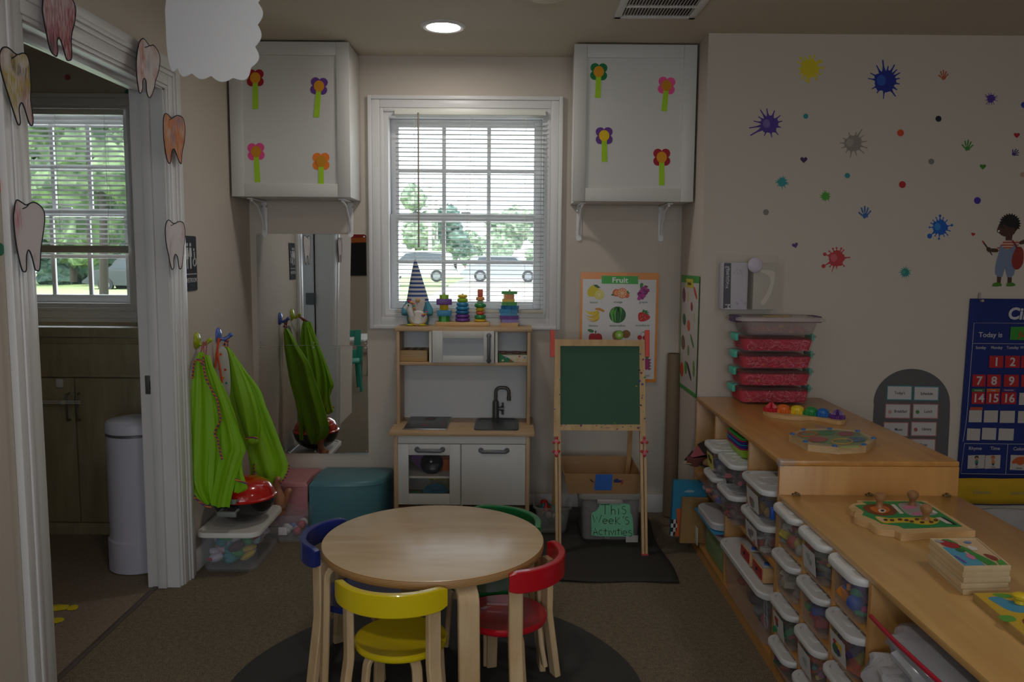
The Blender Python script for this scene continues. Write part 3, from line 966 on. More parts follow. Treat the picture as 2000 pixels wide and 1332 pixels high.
# scalloped paper cloud hanging from the ceiling
def cloud():
    Y = 2.55
    pts = [(330, -60), (326, -15), (322, 20), (324, 55), (325, 85), (328, 112), (332, 130)]
    def bump(p0, p1, bulge, n=7):
        p0 = Vector(p0); p1 = Vector(p1); d = p1 - p0; nn = Vector((d.y, -d.x)).normalized() * bulge
        return [tuple(p0.lerp(p1, t / n) - nn * math.sin(pi * t / n)) for t in range(n + 1)]
    for p0, p1, h in (((332, 130), (347, 133), 8), ((347, 133), (375, 143), 12), ((375, 143), (412, 148), 9), ((412, 148), (455, 152), 10), ((455, 152), (490, 132), 15),
                      ((490, 132), (498, 91), 12), ((498, 91), (503, 48), 10), ((503, 48), (504, 5), 10), ((504, 5), (500, -30), 10), ((500, -30), (470, -62), 12)):
        pts += bump(p0, p1, h)[1:]
    pts += [(420, -75), (370, -75)]
    r = thing('paper_cloud', 'white scalloped paper cloud hanging near the doorway', 'paper cloud', tuple(at(415, 50, 1, Y)))
    def curl(p, off):
        q = at(p[0], p[1], 1, Y)
        t = (p[0] - 322) / 190.0
        q.y = Y + 0.11 * (1 - t) ** 2 - 0.02 * t + off     # paper bows back on one side
        return CAM + (at(p[0], p[1], 1, Y) - CAM) * (q.y / Y)
    b = B()
    # fill with a fan of strips so the sheet can bow
    n = len(pts)
    bm2 = b.bm
    F = lambda p: curl(p, 0)
    vs = [bm2.verts.new((p[0], p[1], 0)) for p in pts]
    f = bm2.faces.new(vs)
    for xx in range(335, 515, 12):
        geom = bm2.verts[:] + bm2.edges[:] + bm2.faces[:]
        bmesh.ops.bisect_plane(bm2, geom=geom, plane_co=(xx, 0, 0), plane_no=(1, 0, 0))
    for v in bm2.verts:
        v.co = F((v.co.x, v.co.y))
    ex = bmesh.ops.extrude_face_region(bm2, geom=bm2.faces[:])
    for g in ex['geom']:
        if isinstance(g, bmesh.types.BMVert):
            g.co.y += 0.003
    b.build('cloud_sheet', mat('#fafaff', 0.7, var=0.0, name='cloud_paper'), r, sharp=50)
    b = B()
    for px in (372, 470):
        p = curl((px, -66), 0.001)
        b.cyl(p, (p.x, p.y, CZ - 0.001), 0.0012, n=6)
    b.build('hanging_string', PLASTICW, r)
cloud()

# restroom sign
y0, y1, z0, z1 = 3.394, 3.522, 1.203, 1.432
r = thing('restroom_sign', 'dark grey restroom sign with white figures on the left wall', 'sign', (XL, (y0 + y1) / 2, z0))
r['label'] = 'dark grey RESTROOM sign with raised white figures beside the door casing'
b = B(); cy, cz = (y0 + y1) / 2, (z0 + z1) / 2
b.prism(rrect(y1 - y0, z1 - z0, 0.008), lambda p: Vector((XL + 0.0005, cy + p[0], cz + p[1])), lambda p: Vector((XL + 0.005, cy + p[0], cz + p[1])))
b.build('plate', mat('#3e4148', 0.8, spec=0.2), r)
SG = mat('#d2d2d2', 0.6, var=0)
ms = lambda o: (lambda p: Vector((XL + 0.005 + o, cy + p[0], cz + p[1])))
b = B()
for c in (-0.038, -0.004):
    b.prism(circle2(c, 0.078, 0.008, 14), ms(0), ms(0.001))
b.prism([(-0.046, 0.066), (-0.030, 0.066), (-0.022, 0.03), (-0.028, 0.028), (-0.033, 0.05), (-0.026, 0.018), (-0.034, 0.018), (-0.034, -0.022), (-0.042, -0.022), (-0.042, 0.018), (-0.05, 0.018), (-0.043, 0.05), (-0.048, 0.028), (-0.054, 0.03)], ms(0), ms(0.001))
b.prism([(-0.013, 0.066), (0.005, 0.066), (0.011, 0.03), (0.006, 0.026), (0.002, 0.05), (0.002, -0.022), (-0.003, -0.022), (-0.004, 0.02), (-0.005, -0.022), (-0.010, -0.022), (-0.010, 0.05), (-0.014, 0.026), (-0.019, 0.03)], ms(0), ms(0.001))
b.build('figures', SG, r)
b = B()
b.prism(circle2(0.034, 0.058, 0.006, 12), ms(0), ms(0.001))
b.tube([ms(0.001)(p) for p in [(0.034, 0.05), (0.035, 0.022), (0.048, 0.02), (0.054, -0.004)]], 0.0028, 6)
b.tube([ms(0.001)(p) for p in arc(0.036, 0.004, 0.015, 100, 350, 14)], 0.0024, 6)
b.build('wheelchair', SG, r)
b = B(); b.prism([(-0.055, -0.043), (0.055, -0.043), (0.055, -0.046), (-0.055, -0.046)], ms(0), ms(0.001)); b.build('rule', SG, r)
text('lettering', 'RESTROOM', 0.0265, SG, (XL + 0.0062, cy, cz - 0.079), ROT_LEFT, r, 'CENTER', 0.005, sx=0.8)
b = B()
rnd = random.Random(1)
for i in range(9):
    b.ell((XL + 0.0055, cy - 0.03 + i * 0.0075, cz - 0.094 + 0.004 * rnd.choice((0, 1))), 0.0014, 0, 6, 4)
b.build('braille_dots', mat('#6a6e75', 0.5), r)

# small decals on the near left wall
def disc_left(label, px, py, rad, col):
    p = at(px, py, 0, XL)
    b = B(); b.prism(circle2(p.y, p.z, rad, 24), lambda q: Vector((XL + 0.0003, q[0], q[1])), lambda q: Vector((XL + 0.001, q[0], q[1])))
    return tag(b.build('wall_decal', mat(col, 0.6)), label, 'wall sticker')
disc_left('small green sticker low on the wall left of the near casing', 0, 487, 0.017, '#2a7a5a')
disc_left('round orange sticker on the wall left of the near casing', 4, 362, 0.021, '#c8694a')

# ================================================================== coat hooks and smocks
def hook(label, px, py, col):
    p = at(px, py, 0, XL)
    r = thing('coat_hook', label, 'hook', tuple(p))
    m = mat(col, 0.25, var=0.03, coat=0.6)
    b = B(); b.ell((XL + 0.003, p.y, p.z), (0.014, 0.03, 0.036), 0, 20, 12); b.build('base_plate', m, r)
    b = B(); b.tube(smooth([(XL + 0.012, p.y, p.z - 0.012), (XL + 0.026, p.y + 0.004, p.z - 0.018), (XL + 0.042, p.y + 0.01, p.z - 0.010), (XL + 0.054, p.y + 0.013, p.z)], 4, False), 0.0085, 12)
    b.ell((XL + 0.055, p.y + 0.0135, p.z + 0.001), 0.0105, 0, 12, 8)
    b.build('peg', m, r)
    return p
hk1 = hook('glossy lime green wall hook holding a smock, nearer the door', 383, 665, '#a6b51c')
hk2 = hook('glossy blue wall hook holding a smock, nearer the mirror', 425, 655, '#4a6cc0')

def plane_pt(px, py, A, Bp):
    """sight line meets the vertical plane through plan points A and Bp"""
    d = _f + _ri * ((px - 1000) / F_PX) - _up * ((py - 666) / F_PX)
    nx, ny = (Bp[1] - A[1]), -(Bp[0] - A[0])
    t = (nx * (A[0] - CAM.x) + ny * (A[1] - CAM.y)) / (nx * d.x + ny * d.y)
    return CAM + d * t
LIME = mat('#88bf17', 0.55, var=0.07, scale=9, bump=0.25, bscale=14, name='lime_nylon')
CORD = stripes('striped_cord', ['#b02038', '#2c4a9c', '#b02038', '#d8a030'], 0.004, diag=True)
def smock(label, loc, A, Bp, panels, tubes, cords, loops):
    """hanging cloth: flat-ish closed panels; each panel = (name, rows (y, left, right), offset left, offset right, thickness, fold list)"""
    r = thing('smock', label, 'smock', loc, 'lime green smocks on the wall hooks')
    nx, ny = (Bp[1] - A[1]), -(Bp[0] - A[0])
    N = Vector((nx, ny, 0)).normalized()
    if N.dot(CAM - Vector((A[0], A[1], 1))) < 0:
        N = -N
    tri = lambda t: 4 * abs((t % 1.0) - 0.5) - 1
    for nm, rows, ol, orr, th, folds in panels:
        rr = smooth(rows, 4, False)
        rings = []
        n = 22
        for i, (y, l, q) in enumerate(rr):
            u = i / (len(rr) - 1)
            fr, bk = [], []
            for k in range(n + 1):
                s = k / n
                p = plane_pt(l + (q - l) * s, y, A, Bp)
                o = (ol + (orr - ol) * s) * min(1, 0.25 + u * 2)
                o += min(1, 0.15 + u * 1.6) * sum(am * tri(f_ * s + ph + dr * u) for f_, ph, am, dr in folds) * min(1, 6 * s * (1 - s) + 0.15)
                t = th * (0.25 + 0.75 * min(1, 8 * s * (1 - s)))
                fr.append(p + N * (o + t)); bk.append(p + N * (o - t))
            rings.append(fr + bk[::-1])
        b = B(); b.rings(rings); b.build(nm, LIME, r, sharp=45)
    for nm, line, rad in tubes:
        b = B(); pts = smooth([tuple(plane_pt(x, y, A, Bp) + N * o) for x, y, o in line], 5, False)
        k = len(pts)
        b.tube(pts, [rad[0] + (rad[1] - rad[0]) * i / (k - 1) + 0.003 * math.sin(i * 1.7) for i in range(k)], 12); b.build(nm, LIME, r, sharp=60)
    b = B()
    for line in cords:
        b.tube(smooth([tuple(plane_pt(x, y, A, Bp) + N * o) for x, y, o in line], 4, False), 0.0042, 7)
    b.build('piping', CORD, r)
    b = B()
    for line in loops:
        b.tube(smooth(line, 4, False), 0.003, 6)
    b.build('hanging_loops', CORD, r)
    return r
A1, B1 = (-1.318, 3.385), (-1.10, 3.435)
pk = (XL + 0.030, hk1.y + 0.006, hk1.z - 0.004)
t1 = plane_pt(392, 692, A1, B1)
smock('lime green smock with striped piping on the lime hook, hanging over the toy grill', (-1.24, 3.42, 0.33), A1, B1,
      [('back_panel', [(692, 390, 402), (740, 393, 428), (790, 402, 451), (840, 408, 466), (890, 410, 472), (930, 412, 470), (948, 414, 462)], -0.02, -0.02, 0.006, [(2.2, 0.1, 0.012, 0.4)]),
       ('side_panel', [(688, 388, 397), (705, 381, 402), (740, 376, 410), (800, 371, 418), (870, 366, 421), (928, 366, 418), (953, 373, 417), (972, 386, 416), (984, 402, 414)], 0.008, -0.012, 0.008, [(1.5, 0.3, 0.012, 0.2), (4, 0.1, 0.004, -0.3)]),
       ('front_panel', [(694, 398, 410), (715, 402, 417), (760, 414, 436), (800, 425, 452), (838, 431, 468), (872, 432, 481), (890, 429, 476), (930, 421, 463), (970, 414, 453), (987, 412, 450)], 0.0, 0.03, 0.008, [(1.3, 0.2, 0.012, 0.25), (3, 0.5, 0.004, 0.3)]),
       ('cuff', [(885, 463, 474), (915, 460, 474), (940, 458, 481), (952, 457, 484), (960, 457, 470)], 0.01, 0.02, 0.007, [(1.5, 0, 0.006, 0)])],
      [],
      [[(398, 694, 0.02), (402, 730, 0.028), (416, 760, 0.032), (427, 780, 0.036), (430, 800, 0.04), (432, 818, 0.04), (421, 842, 0.03), (427, 855, 0.034), (432, 878, 0.04), (436, 893, 0.04)],
       [(381, 703, 0.02), (379, 720, 0.02), (377, 738, 0.02)], [(384, 702, 0.03), (391, 701, 0.03), (398, 710, 0.03)],
       [(366, 930, 0.012), (372, 953, 0.018), (385, 972, 0.018), (402, 985, 0.018), (414, 988, 0.02)], [(460, 932, 0.03), (474, 937, 0.032), (485, 941, 0.03)]],
      [[tuple(t1), pk, tuple(plane_pt(398, 693, A1, B1))], [tuple(plane_pt(389, 694, A1, B1)), (pk[0] + 0.012, pk[1], pk[2]), tuple(plane_pt(402, 693, A1, B1))]])
A2, B2 = (-1.325, 3.76), (-1.06, 3.84)
pk2 = (XL + 0.032, hk2.y + 0.006, hk2.z - 0.004)
smock('lime green smock with a knotted cuff on the blue hook, beside the mirror', (-1.2, 3.8, 0.37), A2, B2,
      [('main_panel', [(678, 438, 447), (690, 437, 457), (720, 440, 478), (760, 446, 508), (790, 452, 519), (816, 458, 530), (850, 470, 543), (885, 484, 556), (908, 493, 563), (925, 502, 560), (940, 512, 548), (951, 520, 536)], 0.0, 0.02, 0.009, [(1.6, 0.1, 0.014, 0.3), (4, 0.3, 0.004, 0.5)]),
       ('sleeve', [(694, 446, 458), (740, 452, 484), (790, 464, 502), (830, 475, 508), (848, 482, 506), (856, 486, 503)], 0.03, 0.045, 0.014, [(1.4, 0.4, 0.008, 0.4)]),
       ('inner_panel', [(790, 452, 470), (850, 474, 490), (880, 483, 496), (915, 488, 498), (945, 490, 496)], -0.02, -0.01, 0.006, [(1.5, 0, 0.005, 0)])],
      [('cuff', [(484, 853, 0.07), (494, 856, 0.075), (504, 853, 0.07)], (0.014, 0.018))],
      [[(443, 684, 0.03), (446, 700, 0.035), (447, 708, 0.035)], [(564, 905, 0.02), (562, 918, 0.025), (552, 936, 0.025), (536, 949, 0.025), (520, 952, 0.02)],
       [(481, 850, 0.085), (493, 846, 0.092), (504, 849, 0.085)], [(496, 905, 0.0), (496, 925, 0.0), (494, 946, 0.0)]],
      [[tuple(plane_pt(440, 680, A2, B2)), pk2, tuple(plane_pt(446, 679, A2, B2))], [tuple(plane_pt(436, 676, A2, B2)), (pk2[0] + 0.015, pk2[1], pk2[2]), tuple(plane_pt(444, 678, A2, B2))]])
# dotted bib with orange straps behind the blue-hook smock
r = thing('bib', 'white bib with coloured dots and orange straps on the blue hook', 'bib', tuple(plane_pt(436, 730, A2, B2)))
NB = Vector((B2[1] - A2[1], -(B2[0] - A2[0]), 0)).normalized()
if NB.dot(CAM - Vector((A2[0], A2[1], 1))) < 0: NB = -NB
AB, BB = (-1.33, 3.70), (-1.10, 3.76)
bp = [(429, 678), (442, 682), (449, 720), (449, 772), (436, 752), (422, 722), (424, 700)]
b = B(); b.prism(smooth(bp, 3), lambda p: plane_pt(p[0], p[1], AB, BB), lambda p: plane_pt(p[0], p[1], AB, BB) + NB * 0.003); b.build('cloth', mat('#c9ccc4', 0.8), r)
for px, py, col in ((431, 692, '#e0532a'), (440, 722, '#d9472a'), (428, 720, '#d9a23a'), (442, 748, '#4a9a8a'), (436, 738, '#d9a23a')):
    b = B(); b.prism(circle2(px, py, 2.6, 12), lambda p: plane_pt(p[0], p[1], AB, BB) + NB * 0.0032, lambda p: plane_pt(p[0], p[1], AB, BB) + NB * 0.0042); b.build('dot', mat(col, 0.8), r)
b = B()
b.tube(smooth([tuple(plane_pt(x, y, AB, BB) + NB * 0.008) for x, y in ((427, 660), (425, 690), (430, 720), (434, 748))], 4, False), 0.0045, 6)
b.tube(smooth([tuple(plane_pt(x, y, AB, BB) + NB * 0.008) for x, y in ((429, 660), (423, 690), (421, 718))], 4, False), 0.0045, 6)
b.build('strap', mat('#e2592c', 0.7), r)

# ================================================================== mirror
MIR = bpy.data.materials.new('mirror_acrylic'); MIR.use_nodes = True
n_ = MIR.node_tree.nodes; bs = n_['Principled BSDF']
bs.inputs['Base Color'].default_value = (0.86, 0.88, 0.88, 1); bs.inputs['Metallic'].default_value = 1.0; bs.inputs['Roughness'].default_value = 0.015
tc = n_.new('ShaderNodeTexCoord'); tx = n_.new('ShaderNodeTexNoise'); tx.inputs['Scale'].default_value = 2.2; tx.inputs['Detail'].default_value = 0
bp_ = n_.new('ShaderNodeBump'); bp_.inputs['Strength'].default_value = 0.12; bp_.inputs['Distance'].default_value = 0.02
MIR.node_tree.links.new(tc.outputs['Object'], tx.inputs['Vector']); MIR.node_tree.links.new(tx.outputs['Fac'], bp_.inputs['Height']); MIR.node_tree.links.new(bp_.outputs[0], bs.inputs['Normal'])
mx0, mx1 = -1.312, -0.744
for nm, z0, z1, lab in (('wall_mirror', 0.308, 0.884, 'lower acrylic mirror tile on the wall above the poufs'), ('wall_mirror', 0.886, 1.463, 'upper acrylic mirror tile below the wall cabinet')):
    r = thing(nm, lab, 'mirror', ((mx0 + mx1) / 2, YB - 0.004, z0), 'mirror tiles on the wall')
    b = B(); cx, cz = (mx0 + mx1) / 2, (z0 + z1) / 2
    b.prism(rrect(mx1 - mx0, z1 - z0, 0.012), lambda p: Vector((cx + p[0], YB - 0.001, cz + p[1])), lambda p: Vector((cx + p[0], YB - 0.005, cz + p[1])))
    b.build('mirror_sheet', MIR, r)
    b = B()
    for sx_ in (-1, 0, 1):
        for sz in (-1, 1):
            b.cyl((cx + sx_ * (mx1 - mx0) * 0.48, YB - 0.005, cz + sz * 0.277), (cx + sx_ * (mx1 - mx0) * 0.48, YB - 0.007, cz + sz * 0.277), 0.004, n=10)
    b.build('screws', METAL, r)

# ================================================================== toy grill on the clothes box
def rr_loft(b, prof, cx, cy, m=0, cap0=True, cap1=True):
    """loft of rounded rectangles: (w, d, r, z)"""
    b.rings([[Vector((cx + x, cy + y, z)) for x, y in rrect(w_, d_, r_)] for w_, d_, r_, z in prof], m, True, cap0, cap1)
bx, by = -1.197, 3.575
r = thing('storage_box', 'clear storage box full of dress-up clothes under the toy grill', 'storage box', (bx, by, 0))
b = B(); rr_loft(b, [(0.225, 0.36, 0.04, 0.004), (0.232, 0.368, 0.04, 0.012), (0.25, 0.385, 0.04, 0.16), (0.244, 0.379, 0.038, 0.16), (0.226, 0.362, 0.038, 0.014)], bx, by, cap1=True); b.build('tub', CLEAR, r)
b = B(); rr_loft(b, [(0.262, 0.40, 0.045, 0.158), (0.272, 0.41, 0.05, 0.16), (0.272, 0.41, 0.05, 0.174), (0.264, 0.402, 0.046, 0.180), (0.235, 0.372, 0.04, 0.180), (0.23, 0.368, 0.04, 0.175)], bx, by); b.build('lid', mat('#d9d4cf', 0.4, var=0.02), r)
CL = [mat(c, 0.85, var=0.1) for c in ('#9fc0cc', '#2f8d98', '#c9a9b8', '#b02434', '#d8b83a', '#c8c0d0', '#5a3a48', '#3f9c58')]
b = B(); rnd = random.Random(8)
for i in range(70):
    c = Vector((bx + rnd.uniform(-0.08, 0.075), by + rnd.uniform(-0.14, 0.13), rnd.uniform(0.035, 0.142)))
    rx, ry, rz = rnd.uniform(0.024, 0.038), rnd.uniform(0.024, 0.05), rnd.uniform(0.010, 0.022)
    b.ell(c, (rx, ry, rz), rnd.randrange(8), 9, 6, Matrix.Rotation(rnd.uniform(-0.8, 0.8), 3, 'Y') @ Matrix.Rotation(rnd.random() * 3, 3, 'Z'))
b.build('clothes', CL, r, kind='stuff')

gx, gy, gz = -1.185, 3.58, 0.182
r = thing('toy_grill', 'red and black toy kettle grill on the clothes box lid', 'toy grill', (gx, gy, gz))
b = B(); b.lathe([(0.03, gz), (0.07, gz + 0.006), (0.105, gz + 0.028), (0.128, gz + 0.06), (0.138, gz + 0.092), (0.141, gz + 0.1), (0.136, gz + 0.1)], (gx, gy, 0), 40); b.build('bowl', mat('#141416', 0.25, var=0.02, coat=0.4), r)
b = B(); b.lathe([(0.136, gz + 0.1), (0.142, gz + 0.101), (0.142, gz + 0.107), (0.134, gz + 0.112), (0.128, gz + 0.135), (0.112, gz + 0.158), (0.08, gz + 0.176), (0.04, gz + 0.184), (0.004, gz + 0.186)], (gx, gy, 0), 40); lid = b.build('lid', mat('#c41a14', 0.18, var=0.02, coat=0.7), r)
b = B(); b.cyl((gx + 0.02, gy - 0.06, gz + 0.176), (gx + 0.022, gy - 0.065, gz + 0.183), 0.008, n=12); b.build('vent_knob', DARKMET, lid)
HG = mat('#8d928c', 0.4, 0.3, var=0.02)
ang = R_(-97)
ux, uy = math.cos(ang), math.sin(ang); tx_, ty_ = -uy, ux
def gp(rad, t, z):
    return (gx + ux * rad + tx_ * t, gy + uy * rad + ty_ * t, z)
b = B(); b.tube([gp(0.128, -0.035, gz + 0.078), gp(0.165, -0.035, gz + 0.074), gp(0.165, 0.035, gz + 0.074), gp(0.128, 0.035, gz + 0.078)], 0.006, 8)
b.box(-0.042, 0.042, -0.006, 0.006, -0.01, 0.01, 0.002, M=Matrix.Translation(gp(0.166, 0, gz + 0.066)) @ Matrix.Rotation(ang + pi / 2, 4, 'Z')); b.build('bowl_handle', HG, r)
b = B(); b.tube([gp(0.13, -0.035, gz + 0.118), gp(0.162, -0.035, gz + 0.122), gp(0.162, 0.035, gz + 0.122), gp(0.13, 0.035, gz + 0.118)], 0.005, 8)
b.box(-0.042, 0.042, -0.006, 0.006, -0.01, 0.01, 0.002, M=Matrix.Translation(gp(0.163, 0, gz + 0.122)) @ Matrix.Rotation(ang + pi / 2, 4, 'Z')); b.build('lid_handle', HG, lid)

# small clear bin with a doll
tx0, ty0 = -1.035, 3.86
r = thing('toy_bin', 'small open clear bin beside the pink pouf', 'toy bin', (tx0, ty0, 0))
b = B(); rr_loft(b, [(0.12, 0.19, 0.025, 0.003), (0.125, 0.195, 0.025, 0.01), (0.15, 0.22, 0.03, 0.128), (0.158, 0.228, 0.03, 0.13), (0.158, 0.228, 0.03, 0.135), (0.146, 0.216, 0.028, 0.134), (0.121, 0.191, 0.024, 0.012)], tx0, ty0); b.build('tub', CLEAR, r)
b = B(); b.box(tx0 - 0.05, tx0 - 0.008, ty0 - 0.109, ty0 - 0.104, 0.04, 0.078, 0.002, M=None); b.build('label_sticker', mat('#d9cfcf', 0.6), r)
b = B(); rnd = random.Random(4)
for i in range(9):
    b.ell((tx0 + rnd.uniform(-0.04, 0.04), ty0 + rnd.uniform(-0.07, 0.05), 0.03 + rnd.random() * 0.03), rnd.uniform(0.014, 0.024), rnd.randrange(3), 9, 6)
b.build('toys', [mat('#c8c4cc', 0.6), mat('#6d86b8', 0.5), mat('#b05060', 0.5)], r, kind='stuff')
SKIN = mat('#b9805e', 0.45, var=0.04, scale=6, name='doll_vinyl')
def skinned(name, verts, edges, radii, m, parent, sub=2):
    me = bpy.data.meshes.new(name)
    base = Vector(parent.location) if parent else Vector((0, 0, 0))
    me.from_pydata([tuple(Vector(v) - base) for v in verts], edges, [])
    o = bpy.data.objects.new(name, me); C.objects.link(o)
    sk = o.modifiers.new('skin', 'SKIN'); sk.use_smooth_shade = True
    for i, rd in enumerate(radii):
        me.skin_vertices[0].data[i].radius = (rd, rd) if not isinstance(rd, tuple) else rd
    me.skin_vertices[0].data[0].use_root = True
    ss = o.modifiers.new('sub', 'SUBSURF'); ss.levels = sub; ss.render_levels = sub
    dg = bpy.context.evaluated_depsgraph_get()
    m2 = bpy.data.meshes.new_from_object(o.evaluated_get(dg), depsgraph=dg)
    m2.name = name
    bpy.data.objects.remove(o)
    m2.materials.clear(); m2.materials.append(m)
    m2.polygons.foreach_set('use_smooth', [True] * len(m2.polygons))
    o = bpy.data.objects.new(name, m2); C.objects.link(o)
    if parent: o.parent = parent
    return o
hx_, hy_ = -1.135, 3.845
doll_root = thing('doll', 'bare vinyl baby doll lying behind the clothes box with its feet up', 'doll', (hx_, hy_, 0.04))
V = lambda x, y, z: (hx_ + x, hy_ + y, z)
skinned('body', [V(0, 0, 0.10), V(-0.05, 0.012, 0.075), V(-0.10, 0.02, 0.062), V(-0.125, 0.022, 0.064),
                 V(0.025, -0.015, 0.125), V(0.048, -0.03, 0.195), V(0.03, -0.032, 0.25), V(0.034, -0.04, 0.288), V(0.052, -0.055, 0.308),
                 V(0.02, 0.03, 0.12), V(0.045, 0.03, 0.17), V(0.07, 0.02, 0.215), V(0.085, 0.005, 0.235),
                 V(-0.085, -0.02, 0.07), V(-0.06, -0.038, 0.10), V(-0.085, 0.05, 0.07), V(-0.05, 0.065, 0.08)],
        [(0, 1), (1, 2), (2, 3), (0, 4), (4, 5), (5, 6), (6, 7), (7, 8), (0, 9), (9, 10), (10, 11), (11, 12), (2, 13), (13, 14), (2, 15), (15, 16)],
        [0.036, 0.038, 0.036, 0.022, 0.028, 0.025, 0.02, 0.018, 0.012, 0.028, 0.025, 0.018, 0.013, 0.016, 0.012, 0.016, 0.012], SKIN, doll_root)
b = B(); b.ell(V(-0.155, 0.024, 0.068), (0.036, 0.038, 0.036), 0, 18, 12); b.ell(V(-0.152, 0.02, 0.105), (0.006, 0.006, 0.006), 0, 8, 6)
for s_ in (-1, 1):
    b.ell(V(-0.152, 0.024 + s_ * 0.038, 0.068), (0.01, 0.006, 0.01), 0, 8, 6)
hd = b.build('head', SKIN, doll_root)
b = B()
for s_ in (-1, 1):
    b.ell(V(-0.162, 0.024 + s_ * 0.013, 0.101), 0.004, 0, 8, 6)
b.build('eyes', mat('#2c2a2a', 0.3), hd)
b = B(); b.ell(V(-0.138, 0.024, 0.1), (0.003, 0.008, 0.003), 0, 8, 6); b.build('mouth', mat('#a85550', 0.5), hd)

# ================================================================== poufs
VINP = mat('#c08084', 0.38, var=0.03, scale=4, name='pink_vinyl')
VINT = mat('#52838e', 0.38, var=0.03, scale=4, name='teal_vinyl')
def pouf(label, plan, h, m, group):
    cx = sum(p[0] for p in plan) / len(plan); cy = sum(p[1] for p in plan) / len(plan)
    r = thing('pouf', label, 'pouf', (cx, cy, 0), group)
    S_ = lambda k: [((p[0] - cx) * k + cx, (p[1] - cy) * k + cy) for p in plan]
    b = B(); rs = []
    for k, z in ((0.985, 0.006), (1.0, 0.02), (1.0, h - 0.03), (0.985, h - 0.012), (0.95, h - 0.002), (0.90, h)):
        rs.append([Vector((x, y, z)) for x, y in S_(k)])
    b.rings(rs); b.build('cushion', m, r, sharp=50)
    b = B(); b.tube([Vector((x, y, h - 0.022)) for x, y in S_(1.0)], 0.0022, 5, closed=True); b.build('seam', m, r)
    b = B(); b.rings([[Vector((x, y, 0.0)) for x, y in S_(0.97)], [Vector((x, y, 0.007)) for x, y in S_(0.97)]]); b.build('base', BLACK, r)
pouf('pink vinyl pouf under the mirror, beside the teal pouf', smooth([(-1.30, 4.0), (-1.16, 3.975), (-1.01, 3.965), (-1.002, 3.985), (-1.005, 4.1), (-0.99, 4.235), (-1.01, 4.25), (-1.15, 4.25), (-1.30, 4.25), (-1.315, 4.23), (-1.318, 4.02)], 4), 0.235, VINP, None)
pouf('teal vinyl pouf between the pink pouf and the play kitchen', smooth([(-0.985, 3.972), (-0.97, 3.955), (-0.82, 3.95), (-0.70, 3.975), (-0.63, 4.03), (-0.605, 4.12), (-0.607, 4.22), (-0.63, 4.248), (-0.78, 4.25), (-0.95, 4.25), (-0.975, 4.235), (-0.99, 4.1)], 4), 0.24, VINT, None)

# ================================================================== bathroom
BCAB = wood('bathroom_maple', '#b0a282', '#a09272', 0.45, (8, 8, 1.2), 3)
r = thing('bathroom_cabinet', 'tan wooden bathroom cabinet with two doors below the window', 'cabinet', (-2.3, 3.86, 0))
xd = at(148, 800, 1, 3.86).x
b = B(); b.box(-3.29, -1.475, 3.875, 4.265, 0, 0.93); b.box(-3.29, -1.475, 3.858, 3.88, 0, 0.058); b.build('carcass', BCAB, r)
b = B(); b.box(-3.29, -1.475, 3.854, 3.935, 0.93, 1.008, 0.003); b.build('top_rail', BCAB, r)
b = B(); b.box(-3.29, -1.475, 3.851, 3.856, 0.959, 0.963, 0.001); b.build('edge_highlight', METAL, r)  # thin bright strip standing in for the highlight along the front edge
b = B(); b.box(-3.29, -1.475, 3.857, 3.878, 0.778, 0.93, 0.002); b.box(-3.29, -1.475, 3.852, 3.88, 0.772, 0.784, 0.002); b.build('apron_panel', BCAB, r)
for x0, x1, px in ((xd - 0.6, xd - 0.0025, 133), (xd + 0.0025, -1.478, 152)):
    b = B(); b.box(x0, x1, 3.858, 3.876, 0.062, 0.766, 0.002); dr = b.build('door', BCAB, r)
    hx = at(px, 800, 1, 3.84).x; z0 = at(px, 821, 1, 3.84).z; z1 = at(px, 769, 1, 3.84).z
    b = B(); b.tube([(hx, 3.858, z0), (hx, 3.832, z0 + 0.002), (hx, 3.83, z0 + 0.01), (hx, 3.83, z1 - 0.01), (hx, 3.832, z1 - 0.002), (hx, 3.858, z1)], 0.005, 8); b.build('handle', METAL, dr)
b = B(); za = at(100, 786, 1, 3.82).z
b.box(-2.4, at(156, 786, 1, 3.82).x, 3.822, 3.826, za + 0.003, za + 0.008); b.box(-2.4, at(156, 786, 1, 3.82).x, 3.822, 3.826, za - 0.006, za - 0.001)
b.box(at(118, 786, 1, 3.82).x, at(128, 786, 1, 3.82).x, 3.816, 3.83, za - 0.009, za + 0.011, 0.003)
tag(b.build('door_strap', mat('#cfcfc8', 0.5)), 'white child-safety strap looped through the bathroom cabinet handles', 'safety strap')
p0 = at(109, 740, 1, 3.85); p1 = at(123, 757, 1, 3.85)
b = B(); b.box(p0.x, p1.x, 3.846, 3.857, p1.z, p0.z, 0.004); tag(b.build('cabinet_latch', PLASTICW), 'small white plastic latch on the bathroom cabinet door', 'latch')

cxp, cyp, rp = -1.606, 3.48, 0.122
r = thing('diaper_pail', 'tall white round diaper pail with a silver band in the bathroom', 'pail', (cxp, cyp, 0))
WP = mat('#d4d2e2', 0.35, var=0.02, name='pail_white')
b = B(); b.lathe([(0.118, 0.0), (rp + 0.008, 0.004), (rp + 0.008, 0.136), (rp + 0.004, 0.14), (rp, 0.14), (rp, 0.588), (rp - 0.004, 0.588)], (cxp, cyp, 0), 48, cap1=True); b.build('body', WP, r)
b = B(); b.lathe([(rp - 0.002, 0.588), (rp + 0.002, 0.589), (rp + 0.002, 0.598), (rp - 0.002, 0.599)], (cxp, cyp, 0), 48); b.build('silver_band', mat('#8f9298', 0.3, 0.8), r)
b = B(); b.lathe([(rp, 0.599), (rp + 0.003, 0.601), (rp + 0.003, 0.636), (rp - 0.006, 0.648), (0.07, 0.658), (0.001, 0.661)], (cxp, cyp, 0), 48); b.build('lid', WP, r)

